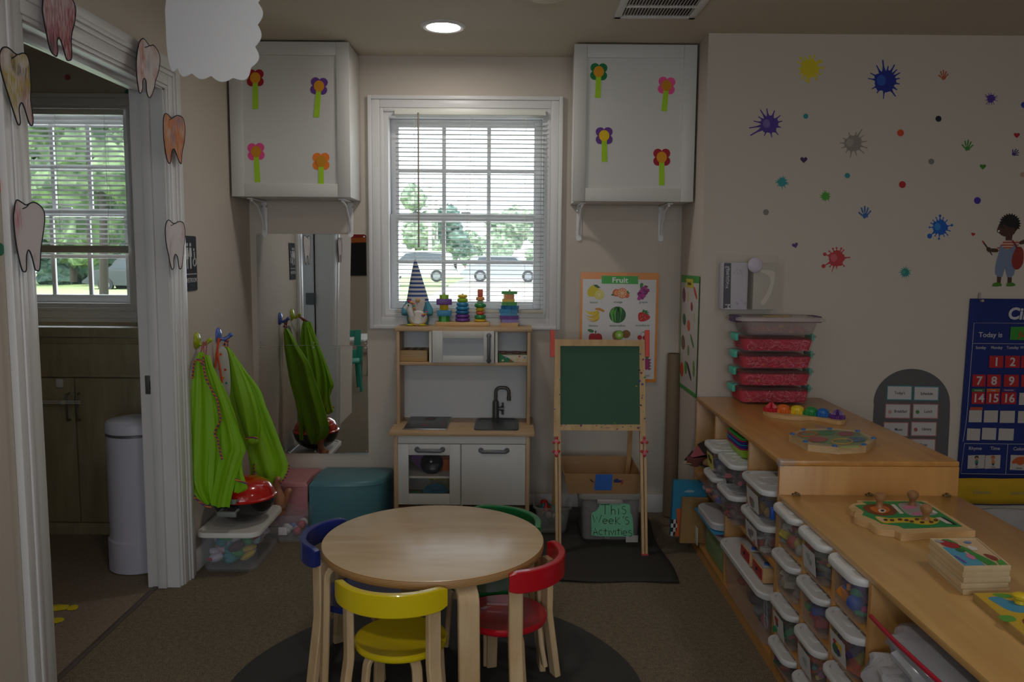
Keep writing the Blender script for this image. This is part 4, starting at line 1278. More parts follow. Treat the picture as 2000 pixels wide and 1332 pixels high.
YEL = mat('#e0cb1e', 0.6)
def foot(label, P_):
    b = B()
    for poly in P_:
        b.prism(smooth(poly, 4), lambda p: at(p[0], p[1], 2, 0.0), lambda p: at(p[0], p[1], 2, 0.0012))
    tag(b.build('floor_footprint', YEL), label, 'floor sticker', 'yellow footprints on the bathroom floor')
foot('yellow footprint sticker on the bathroom floor, the one nearer the cabinet', [[(100, 1184), (112, 1180), (128, 1181), (135, 1182), (131, 1189), (118, 1192), (102, 1193)], [(138, 1183), (148, 1181), (153, 1184), (149, 1190), (138, 1192), (131, 1191)]])
foot('yellow footprint sticker on the bathroom floor, the one nearer the carpet', [[(98, 1210), (112, 1206), (124, 1207), (124, 1212), (114, 1216), (100, 1218)]])
for px, py, col, lab in ((132, 151, '#a84a62', 'round pink sticker high on the bathroom wall'), (249, 180, '#2c8a70', 'round green sticker high on the bathroom wall')):
    p = at(px, py, 1, YB)
    b = B(); b.prism(circle2(p.x, p.z, 0.014, 18), lambda q: Vector((q[0], YB - 0.0003, q[1])), lambda q: Vector((q[0], YB - 0.001, q[1])))
    tag(b.build('wall_decal', mat(col, 0.6)), lab, 'wall sticker')
# ================================================================== play kitchen
KY = 3.90                                   # face of the doors
kx = lambda px, y=KY: at(px, 920, 1, y).x
kz = lambda py, y=KY, px=900: at(px, py, 1, y).z
r = kit = thing('play_kitchen', 'white and birch wooden play kitchen under the window', 'play kitchen', (-0.23, 4.08, 0))
ZC = 0.512
cx0, cx1 = -0.580, 0.124
b = B(); b.box(cx0, cx1, 3.875, 4.262, ZC - 0.02, ZC, 0.003); b.build('countertop', OAK, r)
xl, xr = -0.558, 0.102
b = B()
for a, c in ((xl, xl + 0.02), (xr - 0.02, xr)):
    b.box(a, c, 3.895, 4.25, 0.0, ZC - 0.021, 0.002)
b.build('side_panels', OAKV, r)
b = B(); b.box(xl + 0.02, xr - 0.02, 3.902, 3.916, kz(867), ZC - 0.021, 0.0015); b.build('fascia', WHITE, r)
b = B(); b.box(xl + 0.02, xr - 0.02, 3.905, 4.25, 0.108, 0.124); b.build('bottom_shelf', OAK, r)
b = B(); b.box(xl + 0.02, xr - 0.02, 4.238, 4.248, 0.11, ZC - 0.021); b.box(-0.236, -0.226, 3.925, 4.24, 0.124, ZC - 0.021); b.build('inner_panels', mat('#d9d4cc', 0.6), r)
zs = kz(931, 3.95)
b = B(); b.box(xl + 0.02, -0.236, 3.94, 4.238, zs - 0.006, zs + 0.004); b.build('oven_shelf', mat('#d5cfc4', 0.5), r)
dz0, dz1 = kz(986), kz(868)
def khandle(b, x0, x1, z, y):
    b.tube([(x0, y, z), (x0, y - 0.02, z), (x0 + 0.006, y - 0.028, z - 0.002), (x1 - 0.006, y - 0.028, z - 0.002), (x1, y - 0.02, z), (x1, y, z)], 0.0085, 10)
    for x in (x0, x1):
        b.cyl((x, y - 0.004, z), (x, y, z), 0.013, n=16)
# oven door with a see-through window
ox0, ox1 = kx(776.5), kx(899)
wx0, wx1, wz0, wz1 = kx(798), kx(878), kz(965.5), kz(889.5)
b = B()
b.box(ox0, wx0, KY, KY + 0.016, dz0, dz1, 0.0015); b.box(wx1, ox1, KY, KY + 0.016, dz0, dz1, 0.0015)
b.box(wx0, wx1, KY, KY + 0.016, wz1, dz1, 0.0015); b.box(wx0, wx1, KY, KY + 0.016, dz0, wz0, 0.0015)
od = b.build('oven_door', WHITE, r)
b = B(); b.box(wx0, wx1, KY + 0.008, KY + 0.010, wz0, wz1); b.build('oven_window', clear('oven_window', '#9a9c9c', 0.05, 0.05), od)
b = B(); khandle(b, kx(814, 3.88), kx(864, 3.88), kz(878), KY); b.build('handle', DARKMET, od)
b = B(); b.box(kx(901.5), kx(1026), KY, KY + 0.016, dz0, dz1, 0.0015); cd = b.build('cupboard_door', WHITE, r)
b = B(); khandle(b, kx(939, 3.88), kx(990, 3.88), kz(879), KY); b.build('handle', DARKMET, cd)
# hob
h0 = at(789, 839, 2, ZC); h1 = at(871, 839, 2, ZC); h2 = at(798, 813.5, 2, ZC)
hx0, hx1, hy0, hy1 = h0.x - 0.004, h1.x + 0.002, h0.y, h2.y
b = B(); b.box(hx0, hx1, hy0, hy1, ZC + 0.0002, ZC + 0.005, 0.002); hob = b.build('hob', mat('#3c3c3c', 0.3, var=0.03), r)
b = B(); b.box(hx0 - 0.003, hx1 + 0.003, hy0 - 0.004, hy0, ZC, ZC + 0.006, 0.001); b.box(hx1, hx1 + 0.004, hy0, hy1, ZC, ZC + 0.006, 0.001); b.build('metal_edge', METAL, hob)
b = B()
for fx, fy, rr_ in ((0.45, 0.28, 0.034), (0.52, 0.76, 0.028)):
    c = (hx0 + (hx1 - hx0) * fx, hy0 + (hy1 - hy0) * fy)
    b.tube([(c[0] + rr_ * math.cos(t * pi / 12), c[1] + rr_ * math.sin(t * pi / 12), ZC + 0.0055) for t in range(24)], 0.0009, 4, closed=True)
b.build('burner_rings', mat('#5d5d5d', 0.5), hob)
b = B(); rnd = random.Random(5)
for fx, fy in ((0.45, 0.28), (0.52, 0.76)):
    for i in range(7):
        x = hx0 + (hx1 - hx0) * fx - 0.02 + i * 0.0065
        b.box(x, x + 0.004, hy0 + (hy1 - hy0) * fy - rnd.uniform(0.003, 0.009), hy0 + (hy1 - hy0) * fy + rnd.uniform(0.003, 0.009), ZC + 0.005, ZC + 0.0058)
for k in range(3):
    y = hy0 + (hy1 - hy0) * (0.35 + 0.16 * k); b.box(hx1 - 0.028, hx1 - 0.018, y, y + 0.009, ZC + 0.005, ZC + 0.0058)
b.build('red_marks', mat('#a3242a', 0.5), hob)
# sink
s0 = at(925, 841, 2, ZC); s1 = at(1013.5, 841, 2, ZC); s2 = at(940, 818.5, 2, ZC)
scx, scy, sw, sd = (s0.x + s1.x) / 2, (s0.y + s2.y) / 2, s1.x - s0.x, s2.y - s0.y
b = B(); rr_loft(b, [(sw, sd, 0.03, ZC + 0.0003), (sw, sd, 0.03, ZC + 0.005), (sw - 0.01, sd - 0.01, 0.028, ZC + 0.007), (sw - 0.024, sd - 0.024, 0.024, ZC + 0.004), (sw - 0.034, sd - 0.034, 0.024, ZC + 0.0018), (sw - 0.034, sd - 0.034, 0.024, ZC + 0.0012)], scx, scy); b.build('sink', mat('#4a4b4c', 0.35, 0.3, var=0.02), r)
# faucet
fb = at(968, 818, 2, ZC); FM = mat('#5c5a58', 0.4, 0.5, var=0.02)
fx, fy = fb.x, fb.y
zz = lambda py: at(968, py, 1, fy).z
b = B(); b.lathe([(0.022, ZC), (0.022, ZC + 0.004), (0.017, ZC + 0.008), (0.0165, zz(784)), (0.012, zz(782)), (0.0095, zz(780))], (fx, fy, 0), 20)
rx = at(1000, 760, 1, fy).x - at(968, 760, 1, fy).x
zt_ = zz(757)
R0 = 0.024
span = at(994, 760, 1, fy).x - fx
path = [(fx, fy, zz(783)), (fx, fy, zt_ - R0)] + [(fx + R0 - R0 * math.cos(R_(a)), fy, zt_ - R0 + R0 * math.sin(R_(a))) for a in (20, 45, 70, 90)] + [(fx + span - R0 + R0 * math.sin(R_(a)), fy, zt_ - R0 + R0 * math.cos(R_(a))) for a in (0, 25, 50, 75, 90)] + [(fx + span, fy, zz(774))]
b.tube(path, 0.0088, 12); b.cyl((fx + span, fy, zz(774)), (fx + span, fy, zz(782)), 0.0105, n=14)
b.build('faucet', FM, r)
b = B(); zk = zz(798); b.cyl((fx + 0.014, fy, zk), (fx + 0.03, fy, zk), 0.009, n=14); b.cyl((fx + 0.026, fy, zk), (fx + 0.042, fy, zk), 0.0145, n=18)
b.cyl((fx + 0.037, fy, zk - 0.026), (fx + 0.037, fy, zk + 0.026), 0.0045, n=10); b.ell((fx + 0.037, fy, zk + 0.027), 0.006, 0, 10, 7); b.ell((fx + 0.037, fy, zk - 0.027), 0.006, 0, 10, 7)
b.build('tap_knob', FM, r)
# upper shelf unit
UY = 4.055
ux = lambda px: at(px, 680, 1, UY).x
uz = lambda py: at(905, py, 1, UY).z
T0, T1 = uz(645.5), uz(640.5)
b = B(); b.box(ux(771), ux(1039.5), UY, 4.258, T0 - 0.006, T1, 0.003); b.build('top_board', OAK, r)
b = B()
for a, c in ((ux(773.5), ux(773.5) + 0.017), (ux(1036.5) - 0.017, ux(1036.5))):
    b.box(a, c, UY + 0.003, 4.245, ZC + 0.0005, T0 - 0.006, 0.002)
b.build('side_posts', OAKV, r)
zs0 = uz(714.5)
b = B(); b.box(ux(773.5) + 0.017, ux(1036.5) - 0.017, UY + 0.004, 4.24, zs0, zs0 + 0.015, 0.002); b.build('middle_shelf', OAK, r)
b = B(); b.box(ux(773.5) + 0.017, ux(1036.5) - 0.017, 4.236, 4.244, ZC, T0 - 0.006); b.build('back_panel', mat('#cfd0d2', 0.6, var=0.02), r)
b = B(); b.box(ux(838), ux(843), UY + 0.004, 4.235, zs0 + 0.015, T0 - 0.006); b.box(ux(967), ux(972), UY + 0.004, 4.235, zs0 + 0.015, T0 - 0.006); b.build('dividers', mat('#d8d4c8', 0.5), r)
a0, a1, b0, b1 = ux(844.5), ux(965.5), uz(708.5), uz(646.5)
w0, w1, v0, v1 = ux(865), ux(944.5), uz(695), uz(660.5)
b = B()
b.box(a0, w0, UY - 0.008, UY + 0.006, b0, b1, 0.0015); b.box(w1, a1, UY - 0.008, UY + 0.006, b0, b1, 0.0015)
b.box(w0, w1, UY - 0.008, UY + 0.006, v1, b1, 0.0015); b.box(w0, w1, UY - 0.008, UY + 0.006, b0, v0, 0.0015)
mw = b.build('microwave_door', WHITE, r)
b = B(); b.box(w0, w1, UY - 0.001, UY + 0.004, v0, v1); b.build('microwave_window', mat('#9ea3a8', 0.35, var=0.02), mw)
b = B(); hx = ux(955); zt2, zb2 = uz(655), uz(704)
b.tube([(hx, UY - 0.008, zt2), (hx, UY - 0.028, zt2), (hx, UY - 0.036, zt2 - 0.008), (hx, UY - 0.036, zb2 + 0.008), (hx, UY - 0.028, zb2), (hx, UY - 0.008, zb2)], 0.0085, 10)
for z in (zt2, zb2):
    b.cyl((hx, UY - 0.012, z), (hx, UY - 0.008, z), 0.013, n=16)
b.build('handle', DARKMET, mw)

# toys inside the oven
zf = zs + 0.0045
def plate(name, label, cat, c, rad, tilt, col, dep=0.02, rotz=0.0):
    M = Matrix.Rotation(rotz, 3, 'Z') @ Matrix.Rotation(tilt, 3, 'X')
    rr_ = thing(name, label, cat, c)
    b = B(); b.lathe([(0.001, 0), (rad * 0.62, 0.0), (rad * 0.8, dep * 0.5), (rad, dep), (rad, dep + 0.002), (rad * 0.78, dep * 0.5 + 0.003), (rad * 0.6, 0.003), (0.001, 0.003)], c, 32, M=M); b.build('dish', mat(col, 0.4, var=0.04), rr_)
    return rr_
cx_, y_ = kx(838, 4.02), 4.03
plate('toy_plate', 'purple toy plate leaning at the back of the oven shelf', 'toy plate', (kx(831, 4.08), 4.10, zf + 0.066), 0.075, R_(62), '#8a5c94')
rr_ = thing('toy_pan', 'dark toy pan lid with a shiny knob on the oven shelf', 'toy pan', (kx(843, 4.0), 4.0, zf + 0.052))
M = Matrix.Rotation(R_(58), 3, 'X')
b = B(); b.lathe([(0.001, 0.012), (0.03, 0.008), (0.052, 0.0), (0.056, -0.006), (0.056, -0.012), (0.05, -0.01), (0.001, -0.004)], rr_.location, 32, M=M); b.build('lid', mat('#26262a', 0.25, 0.6, var=0.02), rr_)
b = B(); b.lathe([(0.006, 0.010), (0.006, 0.02), (0.011, 0.024), (0.008, 0.032), (0.001, 0.034)], rr_.location, 14, M=M); b.build('knob', METAL, rr_)
rr_ = thing('toy_cup', 'orange toy cup at the end of the oven shelf', 'toy cup', (kx(870, 4.06), 4.07, zf))
b = B(); c = tuple(rr_.location); b.lathe([(0.026, 0), (0.033, 0.01), (0.036, 0.06), (0.033, 0.06), (0.03, 0.012), (0.001, 0.006)], c, 24); b.build('bowl', mat('#d2642c', 0.45), rr_)
zb = 0.1245
rr_ = plate('toy_plate', 'blue toy dish below the oven shelf', 'toy plate', (kx(850, 4.02), 4.03, zb + 0.035), 0.062, R_(18), '#4a86a0', 0.022)
b = B(); b.ell((kx(808, 3.98), 4.02, zb + 0.036), (0.03, 0.035, 0.016), 0, 12, 8); tag(b.build('toy_food', mat('#3f9a5c', 0.5)), 'green toy food beside the blue dish in the oven', 'toy food')
b = B(); b.ell((kx(858, 3.95), 3.965, zb + 0.013), (0.036, 0.02, 0.012), 0, 14, 8, Matrix.Rotation(0.2, 3, 'Z')); tag(b.build('toy_bread', mat('#b98e5c', 0.6)), 'tan toy bread in front of the blue dish in the oven', 'toy food')
b = B(); b.ell((kx(820, 3.95), 3.97, zb + 0.015), (0.028, 0.02, 0.014), 0, 12, 8); tag(b.build('toy_meat', mat('#5a3420', 0.5)), 'dark brown toy food at the bottom of the oven', 'toy food')
b = B(); b.ell((kx(875, 3.97), 3.98, zb + 0.014), (0.011, 0.012, 0.013), 0, 10, 7); tag(b.build('toy_berry', mat('#b02a40', 0.4)), 'small red toy berry in the oven corner', 'toy food')
rr_ = thing('toy_rack', 'yellow toy dish rack at the back of the oven', 'toy rack', (kx(858, 4.14), 4.16, zb))
b = B()
x0, x1 = kx(838, 4.14), kx(876, 4.14)
zr = zb + 0.075
b.box(x0, x1, 4.15, 4.158, zr, zr + 0.014, 0.002)
b.build('rail', mat('#c9c05a', 0.5), rr_)
b = B()
for i in range(5):
    x = x0 + 0.006 + (x1 - x0 - 0.012) * i / 4; b.box(x - 0.003, x + 0.003, 4.15, 4.158, zb, zr + 0.001, 0.001)
b.build('prongs', mat('#c9c05a', 0.5), rr_)

# boxes in the upper shelf
zsh = zs0 + 0.0155
x0, x1 = at(781, 690, 1, 4.09).x, at(834.5, 690, 1, 4.09).x
r = thing('sorting_box', 'wooden block box with round holes on top, left of the toy microwave', 'wooden box', ((x0 + x1) / 2, 4.15, zsh))
r['label'] = 'wavy-grained wooden box with holes in its top beside the toy microwave'
zt_ = at(808, 684, 1, 4.09).z
WV = bpy.data.materials.new('wavy_pine'); WV.use_nodes = True
n_ = WV.node_tree.nodes; L_ = WV.node_tree.links
wv = n_.new('ShaderNodeTexWave'); wv.bands_direction = 'Z'; wv.inputs['Scale'].default_value = 42; wv.inputs['Distortion'].default_value = 5; wv.inputs['Detail Scale'].default_value = 0.35
tc = n_.new('ShaderNodeTexCoord'); mp = n_.new('ShaderNodeMapping'); mp.inputs['Scale'].default_value = (0.5, 0.5, 1); L_.new(tc.outputs['Object'], mp.inputs[0]); L_.new(mp.outputs[0], wv.inputs['Vector'])
rp = n_.new('ShaderNodeMixRGB'); rp.inputs[1].default_value = rgb('#cfae7c'); rp.inputs[2].default_value = rgb('#9a7748'); L_.new(wv.outputs['Fac'], rp.inputs[0]); L_.new(rp.outputs[0], n_['Principled BSDF'].inputs['Base Color'])
b = B(); b.box(x0, x1, 4.09, 4.22, zsh, zt_, 0.004); b.build('block', WV, r)
b = B()
for i in range(3):
    for j in range(3):
        c = (x0 + (x1 - x0) * (0.22 + 0.28 * i), 4.115 + 0.04 * j)
        b.cyl((c[0], c[1], zt_ - 0.002), (c[0], c[1], zt_ + 0.0006), 0.014, n=16)
b.build('holes', mat('#55483e', 0.8), r)
x0, x1 = at(974, 690, 1, 4.085).x, at(1030.5, 690, 1, 4.085).x
zt_ = at(1000, 692, 1, 4.085).z
r = thing('flowered_box', 'small box with painted flowers and a red patterned top, beside the toy microwave', 'box', ((x0 + x1) / 2, 4.15, zsh))
b = B(); b.box(x0, x1, 4.085, 4.22, zsh, zt_, 0.002); b.build('box_body', mat('#d5cdb6', 0.7), r)
b = B(); b.box(x0 - 0.0005, x1 + 0.0005, 4.084, 4.221, zt_ - 0.003, zt_ + 0.001, 0.0008); top = b.build('box_top', mat('#5f6b52', 0.7), r)
fl = lambda o: (lambda p: Vector((p[0], 4.085 - o, p[1])))
b = B(); b.prism([(x0 + 0.001, zsh + 0.001), (x0 + 0.08, zsh + 0.001), (x0 + 0.05, zsh + 0.022), (x0 + 0.02, zsh + 0.034), (x0 + 0.001, zsh + 0.05)], fl(0.0003), fl(0.0012)); b.build('green_hill', mat('#2f7a50', 0.7), r)
rnd = random.Random(12)
b = B()
for k, (fx_, fz_, col) in enumerate(((0.26, 0.62, 0), (0.43, 0.22, 1), (0.72, 0.75, 1), (0.66, 0.4, 2), (0.86, 0.3, 2), (0.14, 0.24, 3), (0.55, 0.52, 3), (0.9, 0.62, 0))):
    c = (x0 + (x1 - x0) * fx_, zsh + (zt_ - zsh) * fz_)
    b.prism([(c[0] + (0.0045 + 0.0022 * math.cos(5 * t)) * math.cos(t), c[1] + (0.0045 + 0.0022 * math.cos(5 * t)) * math.sin(t)) for t in [2 * pi * i / 30 for i in range(30)]], fl(0.0013), fl(0.002), col)
b.build('painted_flowers', [mat('#6f8fc0', 0.7), mat('#c03a34', 0.7), mat('#d8b23c', 0.7), mat('#e0dccc', 0.7)], r)
b = B()
for i in range(4):
    for j in range(3):
        c = (x0 + 0.02 + i * (x1 - x0 - 0.04) / 3, 4.105 + j * 0.045)
        b.prism([(c[0] + (0.013 + 0.004 * math.cos(6 * t)) * math.cos(t), c[1] + (0.013 + 0.004 * math.cos(6 * t)) * math.sin(t)) for t in [2 * pi * k / 36 for k in range(36)]], lambda p: Vector((p[0], p[1], zt_ + 0.001)), lambda p: Vector((p[0], p[1], zt_ + 0.0018)), (i + j) % 2)
b.build('top_pattern', [mat('#b03048', 0.7), mat('#c9b6ac', 0.7)], top)

# ------------------------------------------------------------------ on top of the kitchen
ZT = T1
TY = 4.15
# gnome
g = at(817, 634, 2, ZT); gx, gy = g.x, g.y - 0.02
k = gy / F_PX                         # metres per pixel at that distance
r = thing('gnome_doll', 'plush gnome with a tall blue striped hat holding a white unicorn float', 'gnome', (gx, gy, ZT))
BODY = mat('#4f93a8', 0.9, var=0.06, bump=0.2, bscale=300)
b = B(); b.lathe([(0.03, ZT + 0.001), (0.052, ZT + 0.006), (0.057, ZT + 0.03), (0.056, ZT + 0.06), (0.052, ZT + 0.1), (0.048, ZT + 0.135), (0.03, ZT + 0.15)], (gx, gy, 0), 28, sy=0.8); b.build('torso', BODY, r)
HATM = stripes('gnome_stripes', ['#2c4a8a', '#c9c6c4'], 0.0105, 'Z', 0.85)
z0 = ZT + 0.128
zh = at(812, 507, 1, gy).z
b = B(); hp = []
for i in range(15):
    t = i / 14
    rad = (0.053 * (1 - t) ** 0.9 + 0.004)
    z = z0 + (zh - z0) * t
    hp.append([Vector((gx - 0.012 * t + rad * math.cos(2 * pi * j / 24), gy + rad * 0.8 * math.sin(2 * pi * j / 24), z + 0.012 * math.sin(2 * pi * j / 24) * (1 - t))) for j in range(24)])
b.rings(hp); b.build('hat', HATM, r)
FUR = mat('#d8cfc8', 0.95, var=0.12, scale=120, bump=0.8, bscale=160)
b = B(); rnd = random.Random(3)
for i in range(34):
    a = -pi / 2 + rnd.uniform(-0.75, 0.75)
    x = gx + 0.006 + 0.042 * math.cos(a); y = gy + 0.043 * math.sin(a)
    ln = rnd.uniform(0.055, 0.085) * (1.15 - 0.6 * abs(math.cos(a)))
    b.tube([(x, y, z0 + 0.008), (x + rnd.uniform(-.004, .004), y - 0.012, z0 - ln * 0.45), (x * 0.6 + (gx + 0.016) * 0.4 + rnd.uniform(-.005, .005), y - 0.012, z0 - ln)], [0.008, 0.008, 0.0015], 6)
b.build('beard', FUR, r)
b = B(); b.ell((gx + 0.006, gy - 0.054, z0 + 0.002), 0.0125, 0, 14, 10); b.build('nose', mat('#c9a07c', 0.6), r)
b = B()
for s in (-1, 1):
    b.tube(smooth([(gx + s * 0.042, gy - 0.005, ZT + 0.12), (gx + s * 0.06, gy - 0.018, ZT + 0.085), (gx + s * 0.062, gy - 0.034, ZT + 0.055)], 4, False), [0.016] * 4 + [0.019] * 4 + [0.016], 10)
b.build('arm', BODY, r)
# unicorn float: flat plush ring with a head and neck
FLT = mat('#d9d6d2', 0.7, var=0.03)
b = B(); b.lathe([(0.001, -0.006), (0.036, -0.008), (0.045, 0.0), (0.036, 0.008), (0.001, 0.006)], (gx + 0.008, gy - 0.062, ZT + 0.042), 26, sx=1.05, sy=0.82, M=Matrix.Rotation(pi / 2, 3, 'X'))
b.tube(smooth([(gx - 0.02, gy - 0.066, ZT + 0.05), (gx - 0.032, gy - 0.068, ZT + 0.085), (gx - 0.03, gy - 0.068, ZT + 0.105), (gx - 0.045, gy - 0.068, ZT + 0.10), (gx - 0.058, gy - 0.068, ZT + 0.088)], 4, False), [0.018] * 5 + [0.016] * 4 + [0.013] * 4 + [0.011] * 4, 10)
fo = b.build('unicorn_float', FLT, r)
b = B(); b.ell((gx - 0.038, gy - 0.084, ZT + 0.106), (0.004, 0.003, 0.005), 0, 8, 6); b.build('eye', BLACK, fo)
b = B(); b.tube(smooth([(gx - 0.03, gy - 0.08, ZT + 0.122), (gx - 0.016, gy - 0.082, ZT + 0.118), (gx - 0.010, gy - 0.084, ZT + 0.098), (gx - 0.006, gy - 0.084, ZT + 0.078)], 4, False), 0.0055, 8); b.build('mane', stripes('mane', ['#c8405a', '#d8a83a', '#3f86b0', '#7aa84a'], 0.007, 'Z'), fo)
b = B(); b.ell((gx - 0.034, gy - 0.078, ZT + 0.127), (0.009, 0.005, 0.007), 0, 10, 7); b.build('flower', mat('#c23a6a', 0.6), fo)
b = B(); b.tube(smooth([(gx + 0.03, gy - 0.074, ZT + 0.05), (gx + 0.045, gy - 0.074, ZT + 0.065), (gx + 0.056, gy - 0.07, ZT + 0.072)], 4, False), 0.008, 8); b.build('tail', stripes('tail', ['#c03a4a', '#d8a83a', '#4a86b0'], 0.006, 'Z'), fo)
b = B(); b.tube(arc_ := [(gx + 0.008 + 0.046 * math.cos(R_(a)), gy - 0.07, ZT + 0.042 + 0.037 * math.sin(R_(a))) for a in range(180, 361, 12)], 0.003, 6); b.build('gold_trim', mat('#c99a3c', 0.5), fo)
b = B()
for s in (-1, 1):
    b.ell((gx + s * 0.03, gy - 0.05, ZT + 0.0055), (0.024, 0.03, 0.0055), 0, 14, 8)
b.build('feet', mat('#d0c832', 0.8), r)

# three-post stacking toy
p0 = at(850.5, 637, 2, ZT); p1 = at(956, 637, 2, ZT)
y0 = p0.y
r = thing('stacking_toy', 'wooden stacking toy with three posts of coloured rings and blocks on a pine base', 'stacking toy', ((p0.x + p1.x) / 2, y0 + 0.04, ZT))
b = B(); b.box(p0.x, p1.x, y0, y0 + 0.085, ZT, ZT + 0.021, 0.003); base = b.build('base', PINEH, r)
yc = y0 + 0.042; zb = ZT + 0.0212
kk = yc / F_PX
def px2x(px): return at(px, 610, 1, yc).x
COLS = {'g': '#3f9a3e', 'lg': '#8cba2e', 'b': '#2f86b4', 'db': '#2470a4', 'p': '#6c3f94', 'y': '#dcb82c', 'o': '#e08a4a', 'r': '#d05a3e', 'lo': '#e6a06c', 'sg': '#a0c49a', 'dg': '#2f8a4c', 'lp': '#8f7fc0'}
cm = lambda c: mat(COLS[c], 0.4, var=0.04)
def ringpiece(name, xc, z, rad, h, col):
    b = B(); b.lathe([(rad * 0.55, z), (rad * 0.85, z + 0.001), (rad, z + h * 0.3), (rad, z + h * 0.7), (rad * 0.85, z + h - 0.001), (rad * 0.4, z + h - 0.0004)], (xc, yc, 0), 28); return b.build(name, cm(col), r)
def blockpiece(name, xc, z, w_, d_, h, col, rz=0.0):
    b = B(); b.box(-w_ / 2, w_ / 2, -d_ / 2, d_ / 2, z, z + h - 0.0006, 0.003, M=Matrix.Translation((xc, yc, 0)) @ Matrix.Rotation(rz, 4, 'Z')); return b.build(name, cm(col), r)
sp = lambda pxw: pxw * kk
xa = px2x(867.5)
z = zb
for w_, h, col, kind in ((23, 11, 'g', 'o'), (27, 11.5, 'b', 's'), (19, 10.5, 'y', 'h'), (30, 11.5, 'p', 's'), (19, 8, 'lg', 'o')):
    hh = sp(h)
    if kind == 's': blockpiece('square_block', xa, z, sp(w_), sp(w_) * 0.9, hh, col, 0.1)
    else:
        b = B(); n_s = 8 if kind == 'o' else 6
        b.rings([[Vector((xa + sp(w_) / 2 * math.cos(2 * pi * i / n_s + pi / n_s), yc + sp(w_) / 2 * math.sin(2 * pi * i / n_s + pi / n_s), zz_)) for i in range(n_s)] for zz_ in (z, z + hh - 0.0006)]); b.build('octagon_block' if kind == 'o' else 'hexagon_block', cm(col), r)
    z += hh
b = B(); b.cyl((xa, yc, zb), (xa, yc, z + 0.003), 0.004, n=10); b.ell((xa, yc, z + 0.003), 0.004, 0, 10, 6); b.build('post', PINEH, r)
xa = px2x(903.5); z = zb
for w_, h, col in ((29, 7.5, 'p'), (27.5, 7.5, 'p'), (27, 7.5, 'db'), (26.5, 7.5, 'b'), (24, 8, 'b'), (21, 8, 'lg'), (18.5, 7, 'y')):
    ringpiece('ring', xa, z, sp(w_) / 2, sp(h), col); z += sp(h)
b = B(); b.cyl((xa, yc, zb), (xa, yc, z + 0.002), 0.004, n=10); b.ell((xa, yc, z + 0.002), 0.004, 0, 10, 6); b.build('post', PINEH, r)
xa = px2x(938); z = zb
for w_, h, col in ((23, 5.5, 'y'), (22, 8, 'dg'), (16, 7.5, 'r'), (17, 7, 'y'), (23, 8.5, 'dg'), (14, 4.5, 'sg'), (17, 8, 'lo')):
    ringpiece('ring', xa, z, sp(w_) / 2, sp(h), col); z += sp(h)
blockpiece('square_block', xa, z, sp(10.5), sp(10.5), sp(14.5), 'r')
b = B(); b.cyl((xa, yc, zb), (xa, yc, z + 0.01), 0.003, n=10); b.build('post', PINEH, r)

# twisting tower of flat blocks
q0 = at(977, 638, 2, ZT); q1 = at(1012, 638, 2, ZT)
yc = q0.y + 0.035; kk = yc / F_PX; xa = at(995, 610, 1, yc).x
r = thing('stacking_tower', 'tower of green, blue and purple notched blocks stacked askew on a pine base', 'stacking toy', (xa, yc, ZT))
b = B(); b.rings([[Vector((xa + sx_ * w_, yc + sy_ * d_, z)) for sx_, sy_ in ((-1, -1), (1, -1), (1, 1), (-1, 1))] for w_, d_, z in ((sp(33) / 2, 0.034, ZT), (sp(34) / 2, 0.036, ZT + 0.019))]); b.build('base', PINEH, r)
z = ZT + 0.0192
rnd = random.Random(6)
for w_, h, col, off in ((32, 6.5, 'lp', 0), (35, 7, 'p', -0.5), (33, 6, 'b', -1.5), (36, 7, 'b', -1), (32, 7, 'db', 1), (29, 7, 'g', -0.5), (24, 6, 'y', -2), (19, 9, 'lo', -1.5), (30, 6, 'g', 0)):
    b = B(); M_ = Matrix.Translation((xa + sp(off), yc, 0)) @ Matrix.Rotation(rnd.uniform(-0.3, 0.3), 4, 'Z')
    hw = sp(w_) / 2; h_ = sp(h)
    pl = [(-hw, -0.02), (-hw * 0.3, -0.02), (-hw * 0.3, -0.026), (hw * 0.35, -0.026), (hw * 0.35, -0.02), (hw, -0.02), (hw, 0.02), (hw * 0.3, 0.02), (hw * 0.3, 0.026), (-hw * 0.35, 0.026), (-hw * 0.35, 0.02), (-hw, 0.02)]
    zz0, zz1 = z, z + h_ - 0.0006
    b.prism(pl, lambda p: M_ @ Vector((p[0], p[1], zz0)), lambda p: M_ @ Vector((p[0], p[1], zz1))); b.build('notched_block', cm(col), r)
    z += h_
b = B(); b.cyl((xa, yc, z - 0.01), (xa, yc, z + 0.004), 0.005, n=10); b.ell((xa, yc, z + 0.004), 0.005, 0, 10, 6); b.build('post', PINEH, r)
# ================================================================== easel corner
# black cloth on the floor below the easel
pl = [at(1000, 992, 2, 0), at(1090, 1141, 2, 0), at(1325, 1138, 2, 0), at(1268, 1003, 2, 0)]
x0, x1, ya, yb = 0.09, 0.715, 3.305, 4.22
b = B(); rows = []
for i in range(22):
    v = i / 21
    row = []
    for j in range(20):
        u = j / 19
        x = x0 + (x1 - x0) * u + 0.01 * math.sin(v * 9)
        y = ya + (yb - ya) * v + 0.008 * math.sin(u * 11)
        z = 0.004 + 0.006 * (math.sin(7 * u + 5 * v) * math.sin(9 * v + 2) + 1) * 0.5
        if v > 0.93 and u < 0.75: z += (v - 0.93) * 0.5
        row.append((x, y, z))
    rows.append(row)
b.grid(rows)
o = b.build('floor_cloth', mat('#322e2a', 0.85, var=0.1, scale=6, name='black_cloth'), sharp=80)
m_ = o.modifiers.new('s', 'SOLIDIFY'); m_.thickness = 0.003; m_.offset = 1
tag(o, 'black cloth spread on the floor under the chalkboard easel', 'floor cloth')

